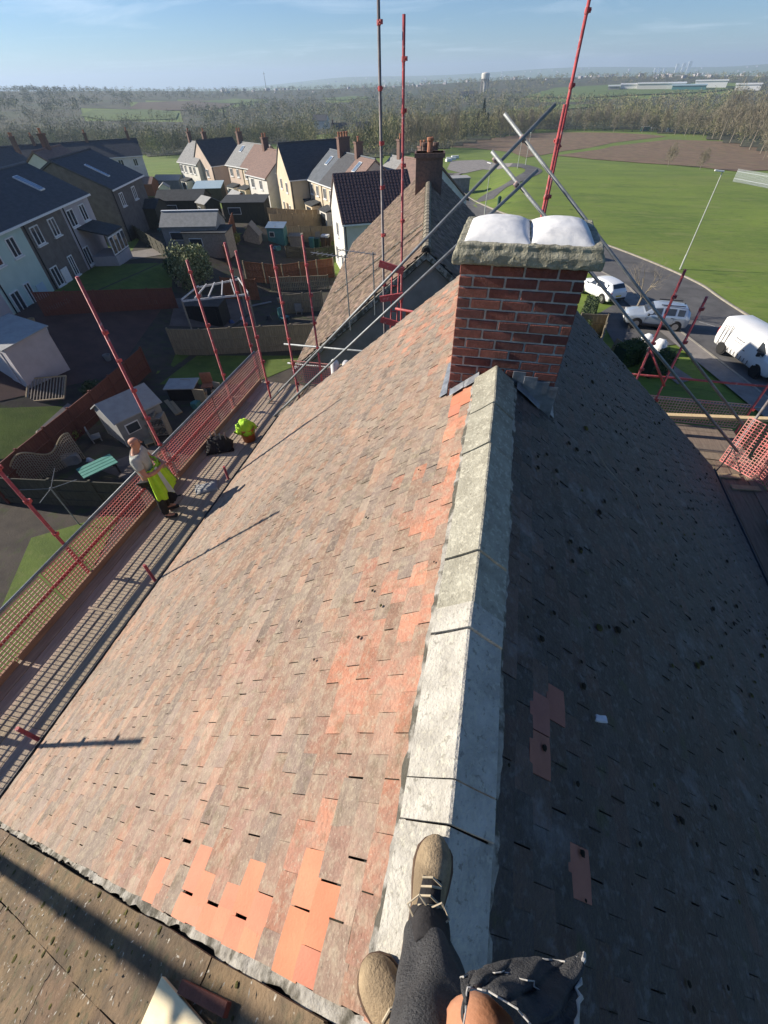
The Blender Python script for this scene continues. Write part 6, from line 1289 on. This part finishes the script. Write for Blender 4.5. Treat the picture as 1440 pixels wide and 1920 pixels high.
J = {'pel': ((0, 0, .92), (.15, .11)), 'wai': ((0, .01, 1.08), (.145, .115)), 'che': ((0, .0, 1.27), (.17, .125)), 'nb': ((0, -.01, 1.42), .08), 'nk': ((0, .015, 1.48), .056), 'jaw': ((0, .055, 1.545), (.062, .072)), 'hd': ((0, .045, 1.625), (.078, .095)), 'top': ((0, .03, 1.695), (.055, .068))}
E_ = [('pel', 'wai'), ('wai', 'che'), ('che', 'nb'), ('nb', 'nk'), ('nk', 'jaw'), ('jaw', 'hd'), ('hd', 'top')]
for s, t in ((-1, 'l'), (1, 'r')):
    J |= {'sh'+t: ((s*.185, -.005, 1.375), .068), 'el'+t: ((s*.27, .06, 1.12), .048), 'fo'+t: ((s*.17, .19, 1.10), .042), 'wr'+t: ((s*.075, .27, 1.12), .03), 'ha'+t: ((s*.02, .30, 1.12), (.036, .022)), 'hi'+t: ((s*.095, 0, .86), .098), 'kn'+t: ((s*.11, .03, .48), .064), 'ca'+t: ((s*.11, .0, .30), .055), 'an'+t: ((s*.11, -.01, .09), .042), 'to'+t: ((s*.13, .14, .045), (.042, .03))}
    E_ += [('che', 'sh'+t), ('sh'+t, 'el'+t), ('el'+t, 'fo'+t), ('fo'+t, 'wr'+t), ('wr'+t, 'ha'+t), ('pel', 'hi'+t), ('hi'+t, 'kn'+t), ('kn'+t, 'ca'+t), ('ca'+t, 'an'+t), ('an'+t, 'to'+t)]
JJ = dict(J); EE = list(E_); fingers(JJ, EE, 'hal', (.9, .25, -.1), (0, .2, -1), 'L'); fingers(JJ, EE, 'har', (-.9, .25, -.1), (0, .2, -1), 'R')
skin_obj('body', JJ, EE, M['skin'], wk)
def grown(keys, add): return {k: (J[k][0], tuple(x+add for x in J[k][1]) if isinstance(J[k][1], tuple) else J[k][1]+add) for k in keys}
def mid(a, b, t): return tuple(x+(y-x)*t for x, y in zip(J[a][0], J[b][0]))
T_ = grown(['che', 'wai', 'pel', 'shl', 'shr'], .022); T_['nb'] = (J['nb'][0], .085)
for t in 'lr': T_['sl'+t] = (mid('sh'+t, 'el'+t, .62), .072)
T_['hem'] = ((0, 0, .84), (.175, .135))
skin_obj('t_shirt', T_, [('che', 'wai'), ('wai', 'pel'), ('pel', 'hem'), ('che', 'nb'), ('che', 'shl'), ('che', 'shr'), ('shl', 'sll'), ('shr', 'slr')], M['tshirt'], wk)
skin_obj('trousers', grown(['pel', 'hil', 'hir', 'knl', 'knr', 'cal', 'car', 'anl', 'anr'], .022), [('pel', 'hil'), ('pel', 'hir'), ('hil', 'knl'), ('hir', 'knr'), ('knl', 'cal'), ('knr', 'car'), ('cal', 'anl'), ('car', 'anr')], M['dark_cloth'], wk)
for t in 'lr':
    a, q = J['an'+t][0], J['to'+t][0]; skin_obj('shoe', {'h': ((a[0], a[1]-.05, .05), (.047, .045)), 'm': ((a[0], a[1]+.05, .05), (.05, .045)), 't': ((q[0], q[1]+.04, .042), (.045, .034))}, [('h', 'm'), ('m', 't')], M['dark'], wk)
for s in (-1, 1):
    b = MB(); b.lathe((s*.082, .035, 1.615), [(.004, -.012), (.03, -.006), (.03, .006), (.004, .012)], 8, 'x'); b.build('ear', M['skin'], wk, False, smooth=True)
    b = MB(); b.lathe((s*.032, .136, 1.632), [(.003, -.008), (.009, 0), (.003, .008)], 6, 'y'); b.build('eye', M['dark'], wk, False)
b = MB(); b.add([(0, .175, 1.595), (-.016, .137, 1.588), (.016, .137, 1.588), (0, .137, 1.645)], [(0, 1, 3), (0, 3, 2), (0, 2, 1)]); b.build('nose', M['skin'], wk, False)
b = MB(); b.box((0, .128, 1.555), (.045, .01, .008)); b.build('mouth', M['sole'], wk, False)
# hi vis jacket bunched in his arms and hanging over the thighs
jk = thing('hi_vis_jacket', 'yellow green hi vis jacket hanging from the worker\'s arms', 'jacket', wk.location, wk.rotation_euler.z); b = MB(); nu, nv = 26, 14
for j in range(nv+1):
    for i in range(nu+1):
        a = -1.5+3.0*i/nu; t_ = j/nv; rr = .20+.13*t_**.8+.030*sin(i*1.5+1.2*t_)*(.4+t_)+.014*sin(i*3.1); b.v.append((sin(a)*rr*1.12, .06+cos(a)*rr*.80, 1.17-.53*t_-.05*t_*sin(i*.9)))
b.f = [(j*(nu+1)+i, j*(nu+1)+i+1, (j+1)*(nu+1)+i+1, (j+1)*(nu+1)+i) for j in range(nv) for i in range(nu)]; b.t = [None]*len(b.f)
o = b.build('fabric', M['hivis'], jk, False, smooth=True); so = o.modifiers.new('s', 'SOLIDIFY'); so.thickness = .018
for cxs in (7, 17):
    b2 = MB(); 
    for j in range(nv+1):
        for i in (cxs, cxs+1, cxs+2): p = Vector(b.v[j*(nu+1)+i]); b2.v.append(tuple(p+Vector((p.x, p.y-.06, 0)).normalized()*.014))
    b2.f = [(3*j+k, 3*j+k+1, 3*j+k+4, 3*j+k+3) for j in range(nv) for k in range(2)]; b2.t = [None]*len(b2.f); o = b2.build('reflective_strip', M['reflect'], jk, False, smooth=True)
# things on the boards
bk = thing('bucket', 'orange plastic bucket on the scaffold boards', 'bucket', (-4.82, 6.80, PZ+.006)); b = MB(); b.lathe((0, 0, 0), [(.13, 0), (.175, .30), (.185, .31), (.185, .33), (.168, .33), (.125, .02), (.0, .015)], 20); b.build('tub', M['orange'], bk, False, smooth=True)
b = MB(); b.path([(-.18, 0, .3), (-.2, .1, .24), (0, .23, .2), (.2, .1, .24), (.18, 0, .3)], .006, 5); b.build('handle', M['galv'], bk, False)
b = MB(); rough_block(b, (-.02, .0, .37), (.36, .34, .26), (8, 8, 4), .03, dome=1); o = b.build('hi_vis_vest', M['hivis'], smooth=True); o.location = bk.location; tag(o, 'crumpled hi vis vest stuffed into the orange bucket', 'vest')
tb = thing('tool_bag', 'black tool bag spilling tools beside the orange bucket', 'bag', (-5.30, 6.35, PZ+.006), .5); b = MB(); rough_block(b, (0, 0, .16), (.55, .34, .32), (7, 5, 4), .025, dome=1); b.build('bag', M['dark_cloth'], tb, False, smooth=True)
for k in range(5): b = MB(); b.tube((-.18+k*.09, random.uniform(-.1, .1), .2), (-.2+k*.1, random.uniform(-.12, .12), .42), .014, 6); b.build('tool', M['galv' if k % 2 else 'coupler'], tb, False)
b = MB(); rough_block(b, (0, 0, .17), (.36, .26, .5), (5, 5, 5), .03, dome=1); o = b.build('rucksack', M['dark_cloth'], smooth=True); o.location = (OX+.2, 4.72, PZ+.006); tag(o, 'black rucksack against the wire guard behind the worker', 'rucksack')
b = MB(); rough_block(b, (0, 0, .012), (.42, .30, .035), (8, 6, 2), .010, dome=1); o = b.build('plastic_sheet', M['shed_roof'], smooth=True); o.location = (-4.95, 5.15, PZ+.008); o.rotation_euler = (0, 0, .6); tag(o, 'crumpled clear plastic sheet on the sunlit scaffold boards', 'sheet')
b = MB(); b.slab([(-.055, 0, 0), (.055, 0, 0), (.05, 0, .055), (.04, 0, .055), (.04, 0, .012), (-.04, 0, .012), (-.04, 0, .055), (-.05, 0, .055)], (0, 2.3, 0)); o = b.build('gutter_length', M['gutter']); o.location = (-4.46, .75, PZ+.01); tag(o, 'spare length of dark gutter lying along the sunlit eaves', 'gutter')
for i, x in enumerate((-3.52, -3.22)):
    b = MB(); b.lathe((0, 0, 0), [(.105, 0), (.11, .5), (.10, .78), (.06, .84)], 12); o = b.build('rolled_felt', M['white_dirty' if i else 'white_p'], smooth=True); o.location = (x, 9.18, PZ+.006); tag(o, ('plain white roll standing by the far guard rail', 'stained white roll standing by the far guard rail')[i], 'roll')
# ------------------------------------------------------------------ the photographer, standing astride the ridge
ph = thing('person', 'photographer in dark torn trousers and tan suede shoes standing on the ridge', 'person', (.05, -.1, CAMZ-1.66))
def Q(u, v, zc): return tuple(P(u, v, zc))
ank1 = (.088, -.02, CAMZ-1.50); kn1 = (.115, -.185, CAMZ-1.15); hip1 = (-.05, -.55, CAMZ-.86)
ank2 = (.015, -.34, CAMZ-1.52); kn2 = tuple(P(922, 1922, -1.13)); hip2 = (.16, -.52, CAMZ-.86)
PJ = {'pel': ((.05, -.56, CAMZ-.80), (.15, .12)), 'wai': ((.04, -.56, CAMZ-.62), (.13, .11)), 'che': ((.03, -.52, CAMZ-.36), (.16, .12)), 'nb': ((.02, -.44, CAMZ-.18), .07), 'nk': ((.02, -.40, CAMZ-.11), .055), 'jaw': ((.02, -.35, CAMZ-.05), .07), 'hd': ((.02, -.36, CAMZ+.04), (.08, .095)), 'top': ((.02, -.38, CAMZ+.11), .06), 'shl': ((-.16, -.47, CAMZ-.25), .06), 'ell': ((-.24, -.30, CAMZ-.40), .045), 'wrl': ((-.13, -.17, CAMZ-.18), .03), 'hal': ((-.09, -.125, CAMZ-.10), .032), 'shr': ((.20, -.47, CAMZ-.25), .06), 'elr': ((.27, -.32, CAMZ-.42), .045), 'wrr': ((.14, -.19, CAMZ-.18), .03), 'har': ((.09, -.14, CAMZ-.10), .032),
      'h1': (hip1, .1), 'k1': (kn1, .062), 's1': (tuple(Vector(kn1).lerp(Vector(ank1), .4)), .056), 'a1': (ank1, .036), 't1': ((.08, .10, CAMZ-1.625), (.028, .016)), 'h2': (hip2, .1), 'k2': (kn2, .074), 's2': (tuple(Vector(kn2).lerp(Vector(ank2), .4)), .056), 'a2': (ank2, .042), 't2': ((-.03, -.2, CAMZ-1.60), (.042, .03))}
PE = [('pel', 'wai'), ('wai', 'che'), ('che', 'nb'), ('nb', 'nk'), ('nk', 'jaw'), ('jaw', 'hd'), ('hd', 'top'), ('che', 'shl'), ('shl', 'ell'), ('ell', 'wrl'), ('wrl', 'hal'), ('che', 'shr'), ('shr', 'elr'), ('elr', 'wrr'), ('wrr', 'har'), ('pel', 'h1'), ('h1', 'k1'), ('k1', 's1'), ('s1', 'a1'), ('a1', 't1'), ('pel', 'h2'), ('h2', 'k2'), ('k2', 's2'), ('s2', 'a2'), ('a2', 't2')]
fingers(PJ, PE, 'hal', (.2, .1, 1), (.3, 1, 0), 'L'); fingers(PJ, PE, 'har', (-.2, .1, 1), (-.3, 1, 0), 'R')
skin_obj('body', PJ, PE, M['skin2'], ph, world=True)
pg_ = lambda k, a: (PJ[k][0], tuple(x+a for x in PJ[k][1]) if isinstance(PJ[k][1], tuple) else PJ[k][1]+a)
skin_obj('jumper', {k: pg_(k, .025) for k in ('che', 'wai', 'pel', 'nb', 'shl', 'ell', 'wrl', 'shr', 'elr', 'wrr')}, [('che', 'wai'), ('wai', 'pel'), ('che', 'nb'), ('che', 'shl'), ('shl', 'ell'), ('ell', 'wrl'), ('che', 'shr'), ('shr', 'elr'), ('elr', 'wrr')], M['dark_cloth'], ph, world=True)
b = MB(); leaves(b, (.02, -.385, CAMZ+.075), (.095, .11, .085), 900, .02, .9); b.build('hair', M['sole'], ph)
def cloth_tube(rings, n=28, fold=.010, seed=0, m='trouser', name='trouser_leg', open_end=True):
    b = MB(); k = len(rings); pts = [Vector(r[0]) for r in rings]; u = Vector((1, 0, 0))
    for i, (c, r) in enumerate(rings):
        d = (pts[min(i+1, k-1)]-pts[max(i-1, 0)]).normalized(); u = (u-d*u.dot(d)).normalized(); w_ = d.cross(u)
        for j in range(n): a = 2*pi*j/n; rr = r+fold*(sin(3*a+i*1.1+seed)+.7*sin(5*a-i*.9+seed*2)+.6*sin(i*2.3+a)); b.v.append(tuple(pts[i]+(u*cos(a)+w_*sin(a))*rr))
    b.f = [(i*n+j, i*n+(j+1) % n, (i+1)*n+(j+1) % n, (i+1)*n+j) for i in range(k-1) for j in range(n)]; b.t = [None]*len(b.f)
    o = b.build(name, M[m], ph, smooth=True); s = o.modifiers.new('s', 'SOLIDIFY'); s.thickness = .004; s = o.modifiers.new('u', 'SUBSURF'); s.levels = 1; s.render_levels = 1; return o
def leg_rings(ank, kn, hip, ra, rk, rh, n1=7, n2=6):
    A_, K_, H_ = Vector(ank), Vector(kn), Vector(hip); out = []
    for i in range(n1): t_ = i/(n1-1); out.append((tuple(A_.lerp(K_, t_)+Vector((0, .012*sin(t_*pi), 0))), ra+(rk-ra)*t_+.008*sin(t_*9)))
    for i in range(1, n2): t_ = i/(n2-1); out.append((tuple(K_.lerp(H_, t_)), rk+(rh-rk)*t_))
    return out
cloth_tube(leg_rings((.090, -.045, CAMZ-1.545), kn1, hip1, .070, .088, .12), fold=.008, seed=1)
A2, K2, H2 = Vector(ank2), Vector(kn2), Vector(hip2)
cloth_tube([(tuple(A2.lerp(K2, t_)), .074+.012*t_) for t_ in (0, .15, .3, .45, .6, .7)], seed=2.2)
cloth_tube([(tuple(K2.lerp(H2, t_)), .10+.02*t_) for t_ in (.38, .5, .7, .85, 1.)], seed=3.1)
cloth_tube([((.085, .02, CAMZ-1.60), .05), ((.086, .005, CAMZ-1.555), .054), ((.088, -.015, CAMZ-1.50), .056), ((.09, -.06, CAMZ-1.42), .056)], fold=.003, m='dark_cloth', name='sock')
# torn flap of cloth: between its outer edge and the edge of the tear
top = [(862, 1832, -1.10), (905, 1815, -1.13), (955, 1803, -1.17), (1010, 1797, -1.20), (1058, 1802, -1.22), (1094, 1786, -1.22)]; bot = [(866, 1930, -1.02), (876, 1850, -1.04), (915, 1858, -1.03), (965, 1888, -1.03), (1005, 1935, -1.05), (1068, 1950, -1.10)]
nu, nv = 30, 12; b = MB()
def along(l, t_): k = min(int(t_*(len(l)-1)), len(l)-2); f_ = t_*(len(l)-1)-k; f_ = f_*f_*(3-2*f_)*.5+f_*.5; return Vector(l[k]).lerp(Vector(l[k+1]), f_)
for j in range(nv+1):
    for i in range(nu+1):
        q = along(top, i/nu).lerp(along(bot, i/nu), j/nv); fold = .016*sin(i*.75+j*.35)*sin(pi*j/nv)+.010*sin(i*.33-j*.9)+.006*sin(i*1.7+j*1.3); p = P(q.x, q.y, q.z); b.v.append(tuple(p+Vector((0, 0, fold+.02*sin(pi*j/nv)))))
b.f = [(j*(nu+1)+i, j*(nu+1)+i+1, (j+1)*(nu+1)+i+1, (j+1)*(nu+1)+i) for j in range(nv) for i in range(nu)]; b.t = [None]*len(b.f)
o = b.build('torn_flap', M['trouser'], ph, smooth=True); s = o.modifiers.new('s', 'SOLIDIFY'); s.thickness = .005; s = o.modifiers.new('u', 'SUBSURF'); s.levels = 2; s.render_levels = 2
fr = MB(); V_ = [Vector(v) for v in b.v]
fr.path([V_[j*(nu+1)+nu]+Vector((random.gauss(0, .003), random.gauss(0, .002), .004)) for j in range(nv+1)], [.0034+.0012*sin(j*2.2) for j in range(nv+1)], 6); fr.build('frayed_edge', M['fray'], ph)
for rowi in (0, nv):
    fr = MB(); fr.path([V_[rowi*(nu+1)+i]+Vector((0, 0, .008)) for i in range(nu+1)], .0014, 5); fr.build('seam', M['fray'], ph)
fr = MB(); fr.path([V_[int(2+i*.28)*(nu+1)+4+i]+Vector((0, 0, .011)) for i in range(18)], .0011, 5); fr.build('seam', M['fray'], ph)
def shoe(toe, heel, w_, z0, tilt=0., nm='shoe'):
    T0, H0 = Vector((toe[0], toe[1], z0)), Vector((heel[0], heel[1], z0)); d = (T0-H0); L = d.length; d /= L; s_ = Vector((d.y, -d.x, 0))
    out = [(0, .34), (.06, .40), (.16, .41), (.30, .37), (.45, .38), (.60, .46), (.75, .50), (.87, .45), (.95, .30), (1., .10)]   # half width profile from heel to toe (of w_)
    hgt = [.075, .085, .09, .092, .088, .078, .068, .060, .048, .028]
    r = MB(); n = 12
    for (t_, hw), h_ in zip(out, hgt):
        for k in range(n+1):
            a = pi*k/n; y = cos(a)*hw*w_*(1 if abs(cos(a)) < .99 else .97); z = sin(a)**.75*h_+.022; r.v.append(tuple(H0+d*(t_*L)+s_*y+Vector((0, 0, z+tilt*y))))
    m_ = len(out); r.f = [(i*(n+1)+k, (i+1)*(n+1)+k, (i+1)*(n+1)+k+1, i*(n+1)+k+1) for i in range(m_-1) for k in range(n)] + [tuple(range(n+1)), tuple(range((m_-1)*(n+1), m_*(n+1)))[::-1]]; r.t = [None]*len(r.f); r.f = [f[::-1] for f in r.f]
    up_ = r.build(nm, M['suede'], ph, smooth=True); s = up_.modifiers.new('u', 'SUBSURF'); s.levels = 1; s.render_levels = 1
    q = MB(); pts = [H0+d*(t_*L)+s_*hw*w_*1.07 for t_, hw in out]+[H0+d*(t_*L*1.0)-s_*hw*w_*1.07 for t_, hw in out[::-1]]; q.slab(pts, (0, 0, .026)); q.build('sole', M['sole'], up_, bevel=.005)
    def onv(t_, y): 
        i = min(int(t_*9.999), 8); i = max(k for k in range(9) if out[k][0] <= t_); f_ = (t_-out[i][0])/(out[i+1][0]-out[i][0]); hw = (out[i][1]*(1-f_)+out[i+1][1]*f_)*w_; h_ = hgt[i]*(1-f_)+hgt[i+1]*f_
        c_ = max(-1, min(1, y/hw)); return H0+d*(t_*L)+s_*y+Vector((0, 0, math.sqrt(max(0, 1-c_*c_))**.75*h_+.026+tilt*y))
    q = MB(); g_ = [onv(.34+.30*i/6, y*.30*w_*(1-.25*i/6)) for i in range(7) for y in (-1, -.5, 0, .5, 1)]; q.v = [tuple(p+Vector((0, 0, .004))) for p in g_]; q.f = [(5*i+k, 5*i+k+1, 5*i+k+6, 5*i+k+5) for i in range(6) for k in range(4)]; q.t = [None]*24; q.build('tongue', M['dark_cloth' if nm == 'shoe' and toe[1] > 0 else 'suede'], up_, smooth=True)
    for k in range(5):
        q = MB(); t0 = .36+k*.065; q.path([onv(t0, -.24*w_)+Vector((0, 0, .006)), onv(t0+.02, 0)+Vector((0, 0, .012)), onv(t0+.035*(1 if k % 2 else -.4), .24*w_)+Vector((0, 0, .006))], .0032, 5); q.build('lace', M['lace'], up_)
    for sg_ in (-1, 1):
        q = MB(); b0 = onv(.42, 0)+Vector((0, 0, .014)); q.path([b0, b0+s_*.03*sg_+d*.02+Vector((0, 0, .012)), b0+s_*.055*sg_-d*.005+Vector((0, 0, .004)), b0+s_*.03*sg_-d*.03+Vector((0, 0, .002))], .003, 5); q.build('lace', M['lace'], up_)
    return up_
shoe((.085, .215), (.075, -.085), .112, CAMZ-1.645)
t2 = P(682, 1798, -1.60); h2 = P(775, 1975, -1.60); hv = (Vector(h2)-Vector(t2)).normalized(); t2 = Vector(t2); h2 = t2+hv*.30
shoe((t2.x, t2.y), (h2.x, h2.y), .118, CAMZ-1.70)
